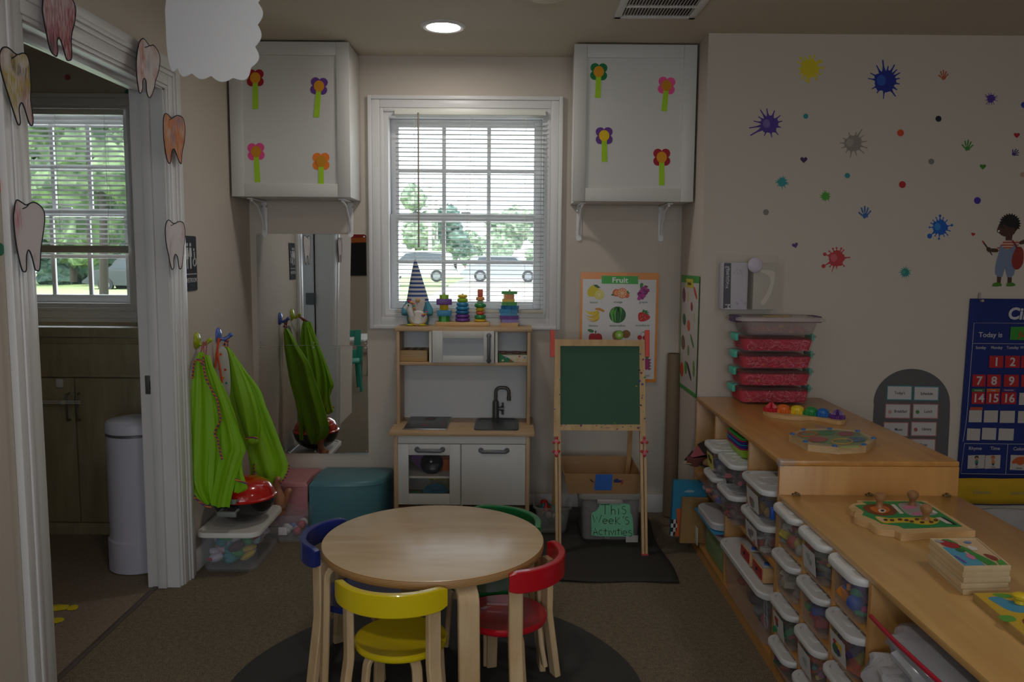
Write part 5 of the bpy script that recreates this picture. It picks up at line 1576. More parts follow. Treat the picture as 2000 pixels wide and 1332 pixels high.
# fruit poster
PY = 4.262
r = thing('fruit_poster', 'Fruit poster with an orange border and pictures of fruit behind the easel', 'poster', tuple(at(1208, 640, 1, PY)))
Z5 = lambda x, y: (1120 + x / 5.55, 520 + y / 5.55)
Q = lambda pts: [Z5(*p) for p in pts]
def flat(parent, name, pts, m, o0, o1=None, Y=PY, sm=0):
    if sm: pts = smooth(pts, sm)
    o1 = o0 + 0.0004 if o1 is None else o1
    b = B(); b.prism(pts, lambda p: at(p[0], p[1], 1, Y - o0), lambda p: at(p[0], p[1], 1, Y - o1))
    return b.build(name, m, parent)
def flats(parent, name, items, o0, Y=PY):
    """several flat patches in one picture; items = (points, colour, level)"""
    b = B(); cols = []; 
    for pts, col, lv in items:
        if col not in cols: cols.append(col)
        b.prism(pts, lambda p: at(p[0], p[1], 1, Y - o0 - lv * 0.0003), lambda p: at(p[0], p[1], 1, Y - o0 - lv * 0.0003 - 0.0003), cols.index(col))
    return b.build(name, [mat(c, 0.5, var=0.03) for c in cols], parent)
PAPER = mat('#d6d1d2', 0.3, var=0.01, name='laminated_paper')
flat(r, 'border', Q([(80, 62), (930, 72), (895, 1258), (60, 1240)]), mat('#e48a24', 0.3, var=0.02), -0.003, 0.0005)
flat(r, 'sheet', Q([(103, 138), (900, 148), (872, 1224), (85, 1215)]), PAPER, 0.0006)
flat(r, 'title_plate', Q([(306, 103), (702, 107), (702, 194), (304, 188)]), mat('#35a832', 0.4, var=0.02), 0.0012)
ptext('title', 'Fruit', *Z5(504, 178), 10.2, mat('#e9e9e9', 0.5, var=0), r, PY - 0.0018, bold=0.02, sx=1.12)
GT = mat('#27583a', 0.6, var=0)
for s, x, y in (('lemon', 222, 402), ('orange', 483, 398), ('grapes', 758, 400), ('banana', 215, 655), ('watermelon', 475, 654), ('strawberry', 748, 652), ('dragonfruit', 748, 1195)):
    ptext('caption', s, *Z5(x, y), 4.4, GT, r, PY - 0.0012, bold=0.006)
c2 = lambda x, y, rx, ry=None, n=22: Q(circle2(x, y, rx, n, ry))
ptx = lambda *p: Q(p)
YEL_, LEAFG = '#e6cf2a', '#2f7a3a'
def wedge(x, y, r0, n, ry=None):
    return [Q([(x + 0.18 * r0 * math.cos(a), y + 0.18 * r0 * math.sin(a)), (x + r0 * math.cos(a - 0.24), y + r0 * math.sin(a - 0.24)), (x + r0 * math.cos(a + 0.24), y + r0 * math.sin(a + 0.24))]) for a in [2 * pi * i / n for i in range(n)]]
flats(r, 'lemon_picture', [(Q(smooth([(150, 290), (165, 240), (215, 205), (262, 225), (280, 270), (255, 315), (205, 330), (162, 322)], 4)), '#d9c62a', 0), (Q([(215, 200), (255, 200), (298, 235), (262, 235), (235, 222)]), '#2c5a34', 1), (c2(280, 308, 53), '#dccb30', 1), (c2(280, 308, 45), '#ece6b0', 2)] + [(w_, '#e0cf3e', 3) for w_ in wedge(280, 308, 42, 9)], 0.0012)
flats(r, 'orange_picture', [(c2(465, 288, 40), '#d8503a', 0), (c2(470, 288, 30), '#e8a060', 1), (c2(580, 318, 27), '#e0703a', 1), (c2(528, 292, 56), '#e06a34', 2), (c2(528, 292, 47), '#ecd0b0', 3)] + [(w_, '#e8803a', 4) for w_ in wedge(528, 292, 43, 9)] + [(Q([(402, 312), (425, 296), (440, 305), (430, 322)]), LEAFG, 1), (Q([(575, 280), (590, 260), (600, 285), (618, 285), (600, 300)]), LEAFG, 2)], 0.0012)
rnd = random.Random(2)
flats(r, 'grapes_picture', [(c2(x, y, 21), c, i % 3) for i, (x, y, c) in enumerate([(745, 238, '#a82a86'), (780, 228, '#b53292'), (805, 262, '#a82a86'), (765, 262, '#8f1f74'), (730, 275, '#b53292'), (785, 288, '#8f1f74'), (745, 300, '#a82a86'), (712, 300, '#8f1f74'), (765, 318, '#b53292'), (720, 330, '#a82a86'), (745, 340, '#8f1f74'), (712, 350, '#b53292')])] + [(Q([(722, 232), (722, 190), (742, 178), (760, 195), (752, 222), (738, 236)]), '#3a8a3a', 3), (Q([(770, 222), (790, 208), (815, 222), (800, 226)]), '#5a3a2a', 3)], 0.0012)
flats(r, 'banana_picture', [(Q(smooth([(232, 458), (280, 452), (335, 478), (325, 498), (285, 480), (245, 472)], 3)), '#c98a2a', 3)] +
      [(Q(smooth(p, 3)), c, i % 3) for i, (p, c) in enumerate([([(118, 465), (160, 492), (230, 488), (272, 478), (262, 520), (200, 530), (150, 505)], '#e6c832'), ([(120, 512), (165, 540), (230, 530), (276, 490), (272, 545), (215, 562), (160, 548)], '#d8b42a'), ([(136, 552), (180, 570), (240, 555), (278, 505), (275, 560), (225, 585), (170, 580)], '#e6c832'), ([(170, 597), (220, 590), (262, 560), (280, 520), (276, 575), (235, 602), (185, 602)], '#d0a428')])], 0.0012)
flats(r, 'watermelon_picture', [(c2(478, 526, 90, 90, 36), '#1f5a2a', 0)] + [(Q(smooth([(478 + 86 * s, 526 - 30), (478 + 70 * s + 12, 526 - 60), (478 + 40 * s + 6, 526 - 80), (478 + 58 * s + 6, 526), (478 + 40 * s, 526 + 80), (478 + 62 * s, 526 + 60), (478 + 76 * s, 526 + 10)], 3)), '#5cae3a', 1 + i % 2) for i, s in enumerate((-0.95, -0.45, 0.05, 0.5))], 0.0012)
flats(r, 'strawberry_picture', [(Q(smooth([(700, 540), (712, 505), (740, 498), (780, 510), (830, 545), (815, 575), (765, 598), (712, 592)], 4)), '#c42420', 0), (Q([(755, 465), (778, 480), (808, 475), (795, 492), (828, 498), (800, 508), (830, 530), (790, 520), (765, 500), (740, 505)]), '#2c7a3a', 1)] + [(c2(x, y, 4), '#e0b090', 1) for x, y in ((725, 540), (750, 530), (745, 565), (775, 555), (730, 575), (790, 570))], 0.0012)
flats(r, 'apple_picture', [(Q(smooth([(165, 775), (180, 735), (222, 728), (240, 738), (268, 726), (302, 742), (312, 785), (300, 830), (180, 830)], 4)), '#b0202a', 0), (Q(smooth([(152, 690), (185, 680), (222, 700), (215, 716), (180, 716)], 3)), '#3a7a34', 1), (Q([(236, 742), (232, 705), (245, 695), (250, 700), (243, 740)]), '#6a3a2a', 1)], 0.0012)
flats(r, 'kiwi_picture', [(c2(570, 735, 48, 44), '#8a5f2c', 0), (c2(470, 752, 50, 54), '#8f6a34', 1), (c2(496, 745, 48, 50), '#4a8a2c', 2), (c2(496, 745, 42, 44), '#8fc83a', 3), (c2(498, 747, 18, 20), '#e0e4b8', 4)], 0.0012)
flats(r, 'cherry_picture', [(c2(718, 772, 26), '#b01e2c', 0), (c2(775, 775, 26), '#a01828', 0), (Q([(722, 748), (745, 712), (765, 720), (768, 712), (748, 706), (735, 720), (718, 748)]), '#3f7a34', 1)], 0.0012)
flats(r, 'dragonfruit_picture', [(c2(790, 1060, 38, 62), '#b0287a', 0)] + [(Q([(800, 1000 + 30 * i), (845, 1010 + 34 * i), (815, 1040 + 30 * i)]), '#8a3a5c', 1) for i in range(4)] + [(Q([(770, 985), (790, 960), (822, 985), (800, 1010)]), '#5c6a3a', 1)], 0.0012)

# vegetable poster on the short return wall
VX = XR - 0.004
r = thing('vegetable_poster', 'vegetable poster with a green border on the narrow wall beside the tall shelf', 'poster', tuple(at(1346, 650, 0, VX)))
Zv = lambda x, y: (1300 + x / 4.163, 480 + y / 4.163)
def vflat(parent, name, items, o0):
    b = B(); cols = []
    for pts, col, lv in items:
        if col not in cols: cols.append(col)
        b.prism([Zv(*p) for p in pts], lambda p: at(p[0], p[1], 0, VX - o0 - lv * 0.0003), lambda p: at(p[0], p[1], 0, VX - o0 - lv * 0.0003 - 0.0003), cols.index(col))
    return b.build(name, [mat(c, 0.5, var=0.03) for c in cols], parent)
vflat(r, 'border', [([(128, 236), (277, 248), (246, 1242), (106, 1135)], '#3d9a40', 0)], 0.0002)
vflat(r, 'sheet', [([(130, 296), (272, 306), (244, 1205), (116, 1112)], '#cfc8c4', 0)], 0.0007)
vflat(r, 'title_plate', [([(168, 268), (225, 272), (225, 345), (168, 335)], '#d2c22c', 0)], 0.0012)
p = (at(*Zv(196, 318), 0, VX))
text('title', 'Vegetables', 0.022, mat('#5a5428', 0.6, var=0), (VX - 0.002, p.y, p.z), ROT_RIGHT, r, 'CENTER', 0.01, sx=0.9)
vg = [((150, 400), 13, 60, '#8a3a5a', 'beet'), ((182, 412), 9, 48, '#c9bf8c', 'parsnip'), ((242, 385), 10, 52, '#d0442c', 'carrot'), ((212, 495), 9, 38, '#b02a4a', 'radish'), ((152, 598), 13, 48, '#2f6a44', 'broccoli'), ((187, 648), 12, 46, '#d86038', 'pumpkin'), ((234, 590), 8, 40, '#c0c090', 'onion'), ((142, 785), 16, 60, '#7a5a44', 'potato'), ((215, 775), 9, 60, '#4f8a4a', 'peas'), ((184, 850), 9, 45, '#7a9a5a', 'corn'), ((131, 1005), 14, 60, '#d0502c', 'tomato'), ((163, 990), 11, 55, '#5a9a3a', 'pepper'), ((190, 1020), 9, 80, '#3a2f44', 'eggplant'), ((228, 1000), 9, 70, '#6a9a4a', 'beans')]
for (x, y), rx, ry, col, nm in vg:
    t = 0.22 if nm in ('carrot', 'eggplant', 'peas') else 0.0
    vflat(r, nm + '_picture', [([(x + rx * math.cos(a) - ry * math.sin(a) * math.sin(t) * -1, y + ry * math.sin(a) + 0.6 * rx * math.cos(a)) for a in [2 * pi * i / 18 for i in range(18)]], col, 0)], 0.0012)

# ------------------------------------------------------------------ easel
r = thing('chalkboard_easel', 'wooden children\'s easel with a green chalkboard and paint-stained frame', 'easel', (0.42, 3.75, 0))
ftL, ftR = at(1090, 1086, 2, 0), at(1258, 1088, 2, 0)
tY = 3.80                                                   # depth of the board top
PAINTY = PINE
# front face leans back: plane from (y=3.62,z=0) to (y=3.80,z=.96)
def ey(z): return 3.615 + 0.185 * z / 0.96
def ept(px, py):
    """sight line meets the leaning easel face y = 3.615 + .1927 z"""
    d = _f + _ri * ((px - 1000) / F_PX) - _up * ((py - 666) / F_PX)
    k_ = 0.185 / 0.96
    t = (3.615 + k_ * CAM.z - CAM.y) / (d.y - k_ * d.z)
    return CAM + d * t
EN = Vector((0, -1, 0.1927)).normalized()
def slab(b, pts, t0, t1, m=0):
    b.prism(pts, lambda p: ept(p[0], p[1]) + EN * t0, lambda p: ept(p[0], p[1]) + EN * t1, m)
b = B(); slab(b, [(1083, 663), (1094, 663), (1094, 852), (1081, 852)], -0.012, 0.012); b.build('frame_stile', PINE, r)
b = B(); slab(b, [(1248, 664), (1258.5, 664), (1260, 852), (1249.5, 852)], -0.012, 0.012); b.build('frame_stile', PINE, r)
b = B(); slab(b, [(1083, 663), (1258.5, 664.5), (1258, 676.5), (1083, 676)], -0.0122, 0.0122); b.build('frame_rail', PINE, r)
b = B(); slab(b, [(1092, 829), (1250, 829), (1250, 841), (1092, 840)], -0.013, 0.016); b.build('chalk_ledge', PINE, r)
b = B(); slab(b, [(1092, 674), (1249, 675), (1250, 830), (1092, 830)], -0.004, 0.004); b.build('chalkboard', mat('#3a5f49', 0.75, var=0.12, scale=7, name='chalk_green'), r)
rnd = random.Random(11)
PC = ['#2c4a8a', '#7a2a3a', '#2a2a38', '#3f8a4c', '#b0a030', '#5a3a6a']
b = B()
for i in range(46):
    side = rnd.random()
    if side < 0.45: x, y = rnd.uniform(1094, 1250), rnd.gauss(834, 3.5)
    elif side < 0.8: x, y = rnd.gauss(1252, 4.5), rnd.uniform(690, 828)
    else: x, y = rnd.gauss(1090, 3), rnd.uniform(740, 838)
    rr_ = rnd.uniform(0.8, 2.6)
    pts = [(x + rr_ * (1 + 0.4 * math.sin(3 * a + i)) * math.cos(a), y + rr_ * (0.8 + 0.3 * math.cos(2 * a + i)) * math.sin(a)) for a in [2 * pi * q / 10 for q in range(10)]]
    x_ok = x < 1093.5 or x > 1249 or y > 829.5
    o0 = 0.0163 if y > 828 and 1092 < x < 1250 else (0.0122 if (x < 1094 or x > 1248) else 0.0042)
    slab(b, pts, o0, o0 + 0.0004, rnd.randrange(6))
b.build('paint_stains', [mat(c, 0.6, var=0) for c in PC], r)
for a in ((1083, 1091, 852, 1086), (1257, 1249, 852, 1086)):
    s = 1 if a[0] < 1100 else -1
    b = B()
    slab(b, [(a[0], 846), (a[0] + s * 5, 846), (a[0] + s * 7.5, 1082), (a[0] + s * 2.2, 1082)] if s > 0 else [(1249, 846), (1254, 846), (1258.3, 1082), (1253.2, 1082)], -0.010, 0.010)
    slab(b, [(a[0] + s * 7, 846), (a[0] + s * 12, 846), (a[0] + s * 13, 1082), (a[0] + s * 8.5, 1082)] if s > 0 else [(1256.6, 846), (1261.2, 846), (1264.6, 1082), (1259.6, 1082)], -0.010, 0.010)
    lg = b.build('leg', PINE, r)
    b = B(); slab(b, [(1088, 1080), (1097, 1080), (1097, 1088), (1088, 1088)] if s > 0 else [(1252.5, 1081), (1265.5, 1081), (1265.5, 1089), (1252.5, 1089)], -0.012, 0.012); b.build('foot_cap', mat('#c4303a', 0.5), lg)
for px in (1086, 1257.5):
    for py in (861, 884):
        b = B(); p = ept(px, py); c = p + EN * 0.012
        up = Vector((0, 0.19, 1)).normalized()
        b.cyl(c, c + EN * 0.012, 0.009, n=12)
        for a in (90, 210, 330):
            q = c + EN * 0.006 + Vector((math.cos(R_(a)), 0, 0)) * 0.013 + up * (0.013 * math.sin(R_(a)) * (1 if py < 870 else -1))
            b.ell(q, (0.007, 0.006, 0.007), 0, 10, 7)
        b.build('wing_nut', mat('#c4303a', 0.35), r)
# rear legs
for px, y1_ in ((1243, 4.16), (1098, 4.16)):
    t0 = ept(px, 668); x = t0.x
    b = B(); b.strip([(x, ey(0.94) + 0.03, 0.945), (x + (0.012 if px > 1200 else -0.012), 4.12, 0.006)], 0.022, 0.018, (1, 0, 0)); b.build('rear_leg', PINE, r)
for a, c in ((1074.5, 1083), (1259.5, 1268)):
    b = B(); slab(b, [(a, 645), (c, 645), (c, 697), (a, 697)], -0.014, 0.014); b.build('red_clamp', mat('#d8402c', 0.45, name='red_plastic'), r)

# cardboard box tray standing on the storage box
YBX = 3.775
wx0, wx1 = at(1135, 1062, 1, YBX).x, at(1250, 1062, 1, YBX).x
r = thing('storage_box', 'clear lidded storage box with a handwritten green sign under the easel', 'storage box', ((wx0 + wx1) / 2, 3.95, 0.012))
cxw = (wx0 + wx1) / 2; ww = wx1 - wx0
zl = at(1190, 972, 1, YBX - 0.02).z
b = B(); rr_loft(b, [(ww - 0.02, 0.27, 0.03, 0.013), (ww - 0.012, 0.285, 0.03, 0.02), (ww, 0.30, 0.03, zl - 0.005), (ww - 0.008, 0.292, 0.03, zl - 0.005), (ww - 0.02, 0.278, 0.03, 0.022)], cxw, YBX + 0.15); b.build('tub', clear('smoky_plastic', '#a8a4a2', 0.35, 0.2), r)
b = B(); rr_loft(b, [(ww + 0.03, 0.325, 0.035, zl - 0.012), (ww + 0.036, 0.33, 0.035, zl - 0.008), (ww + 0.036, 0.33, 0.035, zl + 0.012), (ww + 0.028, 0.322, 0.033, zl + 0.017), (ww + 0.01, 0.30, 0.03, zl + 0.017)], cxw, YBX + 0.15); ld = b.build('lid', clear('lid_plastic', '#b4aca6', 0.7, 0.3), r)
b = B(); b.box(cxw - 0.07, cxw + 0.05, YBX - 0.022, YBX - 0.012, zl - 0.03, zl - 0.008, 0.004); b.build('latch', clear('latch_plastic', '#b4aca6', 0.75, 0.3), ld)
b = B(); rnd = random.Random(21)
for i in range(26):
    b.ell((cxw + rnd.uniform(-0.1, 0.1), YBX + 0.15 + rnd.uniform(-0.1, 0.1), rnd.uniform(0.04, zl - 0.05)), (rnd.uniform(.02, .035), rnd.uniform(.02, .035), rnd.uniform(.012, .03)), rnd.randrange(4), 9, 6)
b.build('contents', [mat(c, 0.7) for c in ('#6a5a58', '#8a4a48', '#4a4a52', '#7a7470')], r, kind='stuff')
SY = YBX - 0.006
Zs = lambda x, y: (1020 + x / 4.758, 860 + y / 4.758)
sg = r_sign = thing('handwritten_sign', 'green paper sign reading This Week\'s Activities on the clear box', 'sign', tuple(at(1195, 1015, 1, SY)))
b = B(); pts = smooth([Zs(*p) for p in ((730, 586), (860, 584), (985, 592), (1004, 620), (1004, 665), (1026, 720), (1032, 860), (1020, 890), (860, 894), (660, 886), (645, 850), (642, 700), (655, 670), (690, 650), (715, 610))], 3)
b.prism(pts, lambda p: at(p[0], p[1], 1, SY), lambda p: at(p[0], p[1], 1, SY - 0.001)); b.build('paper', mat('#7cc49a', 0.8, var=0.02), sg)
def hand(strokes, m, parent, Y, wd=0.0016):
    b = B()
    for st in strokes:
        P = [at(*Zs(*p), 1, Y) for p in st]
        b.tube(P, wd, 5)
    return b.build('handwriting', m, parent)
def ring_(x, y, r0, a0, a1, ry=None, n=12):
    ry = r0 if ry is None else ry
    return [(x + r0 * math.cos(R_(a0 + (a1 - a0) * i / n)), y - ry * math.sin(R_(a0 + (a1 - a0) * i / n))) for i in range(n + 1)]
ST = []
ST += [[(728, 598), (810, 596)], [(770, 598), (770, 686)]]                                     # T
ST += [[(828, 604), (828, 688)], [(828, 660)] + ring_(846, 658, 17, 180, 0, 16) + [(864, 690)]]   # h
ST += [[(895, 632), (897, 688)], [(896, 596), (898, 600)]]                                     # i
ST += [ring_(944, 628, 16, 40, 270, 15) + ring_(946, 664, 17, 90, -140, 22)]                     # s
ST += [[(655, 695), (672, 762), (695, 712), (712, 762), (736, 694)]]                           # W
for ex in (770, 826):
    ST += [[(ex - 22, 752), (ex + 20, 750)] + ring_(ex, 752, 21, 5, 310, 22)]                  # e e
ST += [[(868, 712), (868, 780)], [(905, 718), (870, 752), (910, 782)]]                         # k
ST += [[(942, 704), (938, 722)]]
ST += [ring_(974, 728, 16, 40, 270, 14) + ring_(974, 762, 17, 90, -140, 19)]
ST += [[(660, 878), (678, 816), (704, 878)], [(666, 858), (698, 856)]]                         # A
ST += [ring_(732, 856, 19, 50, 310, 22)]                                                       # c
ST += [[(772, 822), (772, 878)], [(755, 840), (792, 838)]]                                     # t
ST += [[(806, 838), (807, 880)], [(805, 820), (806, 823)]]                                     # i
ST += [[(820, 838), (838, 880), (852, 836)]]                                                   # v
ST += [[(866, 836), (867, 880)]]                                                               # i
ST += [[(894, 818), (895, 880)], [(876, 836), (914, 834)]]                                     # t
ST += [[(922, 838), (923, 880)], [(921, 820), (922, 823)]]                                     # i
ST += [[(938, 862), (972, 860)] + ring_(954, 862, 19, 5, 310, 21)]                             # e
ST += [ring_(1002, 850, 14, 40, 270, 12) + ring_(1004, 876, 15, 90, -140, 16)]                   # s
hand(ST, INK, sg, SY - 0.0012)
p0, p1 = at(*Zs(963, 882), 1, SY), at(*Zs(1075, 955), 1, SY)
b = B(); b.box(p0.x, p1.x, SY - 0.0005, SY + 0.0004, p1.z, p0.z); b.build('label_sticker', mat('#b9b2aa', 0.6), r)
p0 = at(1190, 1052, 1, SY)
text('embossed_lettering', 'box', 0.014, mat('#a8a49c', 0.6), (p0.x - 0.02, SY - 0.0002, p0.z), ROT_BACK, r)

zb0 = zl + 0.0175
cy0, cy1 = 3.77, 4.08
CARD = mat('#9a744a', 0.6, var=0.18, scale=9, bump=0.15, bscale=40, name='taped_cardboard')
zf_top = at(1180, 924, 1, 3.765).z
zb_top = at(1180, 878, 1, 4.08).z
r = thing('cardboard_tray', 'open brown cardboard tray with tape and paint stains on the clear box', 'cardboard tray', (cxw, 3.92, zb0))
fx0, fx1 = at(1107, 940, 1, 3.765).x, at(1248, 940, 1, 3.765).x
bx0_, bx1_ = at(1094, 878, 1, 4.06).x, at(1220, 878, 1, 4.06).x
b = B()
def quad_wall(p):
    a = [Vector(q) for q in p]
    nrm = (a[1] - a[0]).cross(a[3] - a[0]).normalized() * 0.004
    b.rings([a, [q + nrm for q in a]])
zt_f, zt_b = zf_top, zf_top + 0.006
xa, xb = fx0 + 0.012, fx1 - 0.006
xaT, xbT = fx0 - 0.012, fx1 + 0.004
quad_wall([(xa, 3.765, zb0), (xb, 3.765, zb0), (xbT, 3.755, zt_f), (xaT, 3.755, zt_f)])
quad_wall([(xb, 4.05, zb0), (xa, 4.05, zb0), (xaT, 4.075, zt_b), (xbT, 4.075, zt_b)])
quad_wall([(xa, 4.05, zb0), (xa, 3.765, zb0), (xaT, 3.755, zt_f), (xaT, 4.075, zt_b)])
quad_wall([(xb, 3.765, zb0), (xb, 4.05, zb0), (xbT, 4.075, zt_b), (xbT, 3.755, zt_f)])
b.box(xa, xb, 3.765, 4.05, zb0, zb0 + 0.004)
b.build('tray', CARD, r)
def fr(pxy, o=0.0):
    p = at(pxy[0], pxy[1], 1, 3.757)
    t = (p.z - zb0) / (zt_f - zb0)
    p.y = 3.765 - 0.010 * t - 0.0052 - o
    return p
b = B(); b.prism([Zs(682, 312), Zs(838, 312), Zs(832, 464), Zs(668, 464)], lambda p: fr(p), lambda p: fr(p, 0.0006)); b.build('blue_tape', mat('#2c62b4', 0.6, var=0.05), r)
b = B()
for pts, mi in (([(848, 365), (880, 352), (905, 370), (940, 366), (905, 392), (850, 390)], 0), ([(912, 385), (940, 372), (935, 405), (920, 412)], 1), ([(622, 352), (650, 368), (674, 395), (640, 380)], 2)):
    b.prism([Zs(*p) for p in pts], lambda p: fr(p), lambda p: fr(p, 0.0005), mi)
b.build('paint_marks', [mat('#2a2c6a', 0.6), mat('#a03030', 0.6), mat('#2a2420', 0.6)], r)
b = B(); rnd = random.Random(9)
for i in range(12):
    x, y = rnd.uniform(xa + 0.02, xb - 0.03), rnd.uniform(3.82, 4.03)
    rr_ = rnd.uniform(0.006, 0.018)
    b.prism(circle2(x, y, rr_, 9, rr_ * 0.6), lambda p: Vector((p[0], p[1], zb0 + 0.0041)), lambda p: Vector((p[0], p[1], zb0 + 0.0046)), rnd.randrange(4))
b.build('paint_blots', [mat(c, 0.6) for c in ('#3a2a2c', '#6a3028', '#2c3a4a', '#4a3a24')], r)

# grey open bin with toys, left of the easel
tx0, ty0 = (at(1050, 1047, 2, 0).x + at(1108, 1047, 2, 0).x) / 2, 3.99
r = thing('toy_bin', 'open grey plastic bin of small toys beside the kitchen leg', 'toy bin', (tx0, ty0, 0.012))
b = B(); rr_loft(b, [(0.13, 0.20, 0.03, 0.013), (0.138, 0.208, 0.03, 0.02), (0.172, 0.245, 0.035, 0.135), (0.19, 0.262, 0.04, 0.137), (0.19, 0.262, 0.04, 0.145), (0.17, 0.243, 0.034, 0.143), (0.134, 0.204, 0.028, 0.024)], tx0, ty0); b.build('tub', clear('grey_tub', '#a8a49f', 0.32, 0.25), r)
TC = ['#c02828', '#d8b030', '#2f7a5a', '#b8b4b0', '#3a7a7a', '#3a5a4a']
b = B(); rnd = random.Random(14)
for i in range(24):
    z = rnd.uniform(0.035, 0.11)
    b.ell((tx0 + rnd.uniform(-0.045, 0.045), ty0 + rnd.uniform(-0.075, 0.075), z), rnd.uniform(0.013, 0.024), rnd.randrange(6), 9, 6)
b.cyl((tx0 - 0.03, ty0 - 0.06, 0.11), (tx0 - 0.03, ty0 - 0.06, 0.15), 0.016, 0.004, 12, 0)
b.build('toys', [mat(c, 0.45) for c in TC], r, kind='stuff')

# cardboard tube in the corner
pb, pt = at(1303, 1000, 2, 0.001), at(1322, 690, 1, 4.235)
r = thing('cardboard_tube', 'tall brown cardboard tube leaning in the corner behind the easel', 'cardboard tube', (pb.x, 4.20, 0))
TB = mat('#7d6a55', 0.7, var=0.06)
b = B(); a_ = Vector((pb.x, 4.20, 0.004)); c_ = Vector((pt.x - 0.012, 4.228, pt.z))
d_ = (c_ - a_).normalized()
b.cyl(a_, c_, 0.037, n=28); b.build('tube', TB, r)
b = B(); b.cyl(c_ - d_ * 0.004, c_ + d_ * 0.0008, 0.033, n=28); b.build('hollow_end', mat('#2e2620', 0.9), r)

# blue game box and brown board leaning against the shelf end
Yg = 3.70
q0, q1 = at(1313, 1045, 1, Yg), at(1375, 938, 1, Yg)
r = thing('game_box', 'blue game box with a black and white checkered edge leaning at the shelf end', 'game box', (q0.x + 0.06, Yg, 0))
Zg = lambda x, y: (1020 + x / 4.758, 860 + y / 4.758)
gb = lambda o: (lambda p: at(*Zg(*p), 1, Yg) + Vector((0, o, 0)))
b = B(); b.prism([(1410, 375), (1720, 392), (1700, 895), (1380, 892)], gb(0.035), gb(0)); b.build('box_body', mat('#2b86ac', 0.5, var=0.12, scale=30), r)
b = B()
for i in range(4):
    for j in range(3):
        if (i + j) % 2 == 0:
            b.prism([(1384 - 1.5 * i + 22 * j, 735 + 38 * i), (1406 - 1.5 * i + 22 * j, 735 + 38 * i), (1404 - 1.5 * i + 22 * j, 773 + 38 * i), (1382 - 1.5 * i + 22 * j, 773 + 38 * i)], gb(-0.0003), gb(-0.0008), 0)
        else:
            b.prism([(1384 - 1.5 * i + 22 * j, 735 + 38 * i), (1406 - 1.5 * i + 22 * j, 735 + 38 * i), (1404 - 1.5 * i + 22 * j, 773 + 38 * i), (1382 - 1.5 * i + 22 * j, 773 + 38 * i)], gb(-0.0003), gb(-0.0008), 1)
b.build('checkers', [BLACK, mat('#d0cccc', 0.6)], r)
b = B(); b.prism([(1432, 635), (1470, 630), (1470, 890), (1415, 890), (1440, 800)], gb(-0.0009), gb(-0.0014)); b.build('orange_shape', mat('#d8602c', 0.5), r)
b = B(); b.prism(smooth([(1505, 478), (1540, 462), (1590, 466), (1595, 480), (1550, 486)], 3), gb(-0.0004), gb(-0.0009)); b.build('cloud_print', mat('#8fb8c8', 0.6), r)
b = B(); b.prism(circle2(1702, 432, 28, 18), gb(-0.0004), gb(-0.0009)); b.build('round_badge', mat('#d6c4c8', 0.6), r)
Yw = 3.655
gw = lambda o: (lambda p: at(*Zg(*p), 1, Yw) + Vector((0, o, 0)))
b = B(); b.prism([(1476, 515), (1712, 522), (1690, 930), (1448, 925)], gb(-0.012), gb(-0.042)); 
tag(b.build('wooden_board', wood('board_wood', '#a98552', '#94713f', 0.5, (8, 8, 1.2), 3)), 'plain brown wooden board leaning in front of the blue game box', 'wooden board')
# ================================================================== table, chairs, round mat
b = B()
mc = (-0.225, 2.42); mr = 0.67
pts = []
for i in range(80):
    a = 2 * pi * i / 80
    pts.append((mc[0] + 0.655 * (1 + 0.006 * math.sin(7 * a)) * math.cos(a), mc[1] + 0.70 * (1 + 0.006 * math.sin(5 * a)) * math.sin(a)))
b.prism(pts, lambda p: Vector((p[0], p[1], 0.0005)), lambda p: Vector((p[0], p[1], 0.004 + 0.0015 * math.sin(p[0] * 9) * math.sin(p[1] * 7))))
o = b.build('round_mat', mat('#3b3937', 0.9, var=0.12, scale=8, bump=0.15, bscale=20, name='dark_round_mat'))
tag(o, 'dark round mat on the carpet under the children\'s table', 'mat')

TBX, TBY, TBZ, TBR = -0.238, 2.54, 0.46, 0.352
r = thing('round_table', 'round birch children\'s table with plywood edge and bent legs', 'table', (TBX, TBY, 0))
b = B(); b.lathe([(TBR - 0.006, TBZ - 0.026), (TBR - 0.001, TBZ - 0.024), (TBR, TBZ - 0.020), (TBR, TBZ - 0.004), (TBR - 0.002, TBZ - 0.001)], (TBX, TBY, 0), 96, cap1=False); b.build('edge_band', PLYE, r)
b = B(); b.lathe([(TBR - 0.002, TBZ - 0.001), (TBR - 0.006, TBZ), (0.001, TBZ)], (TBX, TBY, 0), 96, cap0=False)
TOPW = wood('table_birch', '#e0c6a4', '#d0b28a', 0.22, (1.0, 5, 7), 2.6, coat=0.45)
b.build('tabletop', TOPW, r, sharp=80)
for deg in (-68, 8, 112, 200):
    a = R_(deg); ux, uy = math.cos(a), math.sin(a)
    P_ = lambda rad, z: (TBX + ux * rad, TBY + uy * rad, z)
    path = [P_(0.20, TBZ - 0.037), P_(0.295, TBZ - 0.037)] + [P_(0.295 + 0.045 * math.sin(R_(t)), TBZ - 0.037 - 0.045 + 0.045 * math.cos(R_(t))) for t in (15, 30, 45, 60, 75, 90)] + [P_(0.342, 0.3), P_(0.347, 0.15), P_(0.354, 0.004)]
    b = B(); b.strip(path, 0.062, 0.02, (-uy, ux, 0)); b.build('leg', BIRCHL, r)
b = B(); b.lathe([(0.18, TBZ - 0.046), (0.18, TBZ - 0.026)], (TBX, TBY, 0), 32); b.build('under_block', BIRCHL, r)

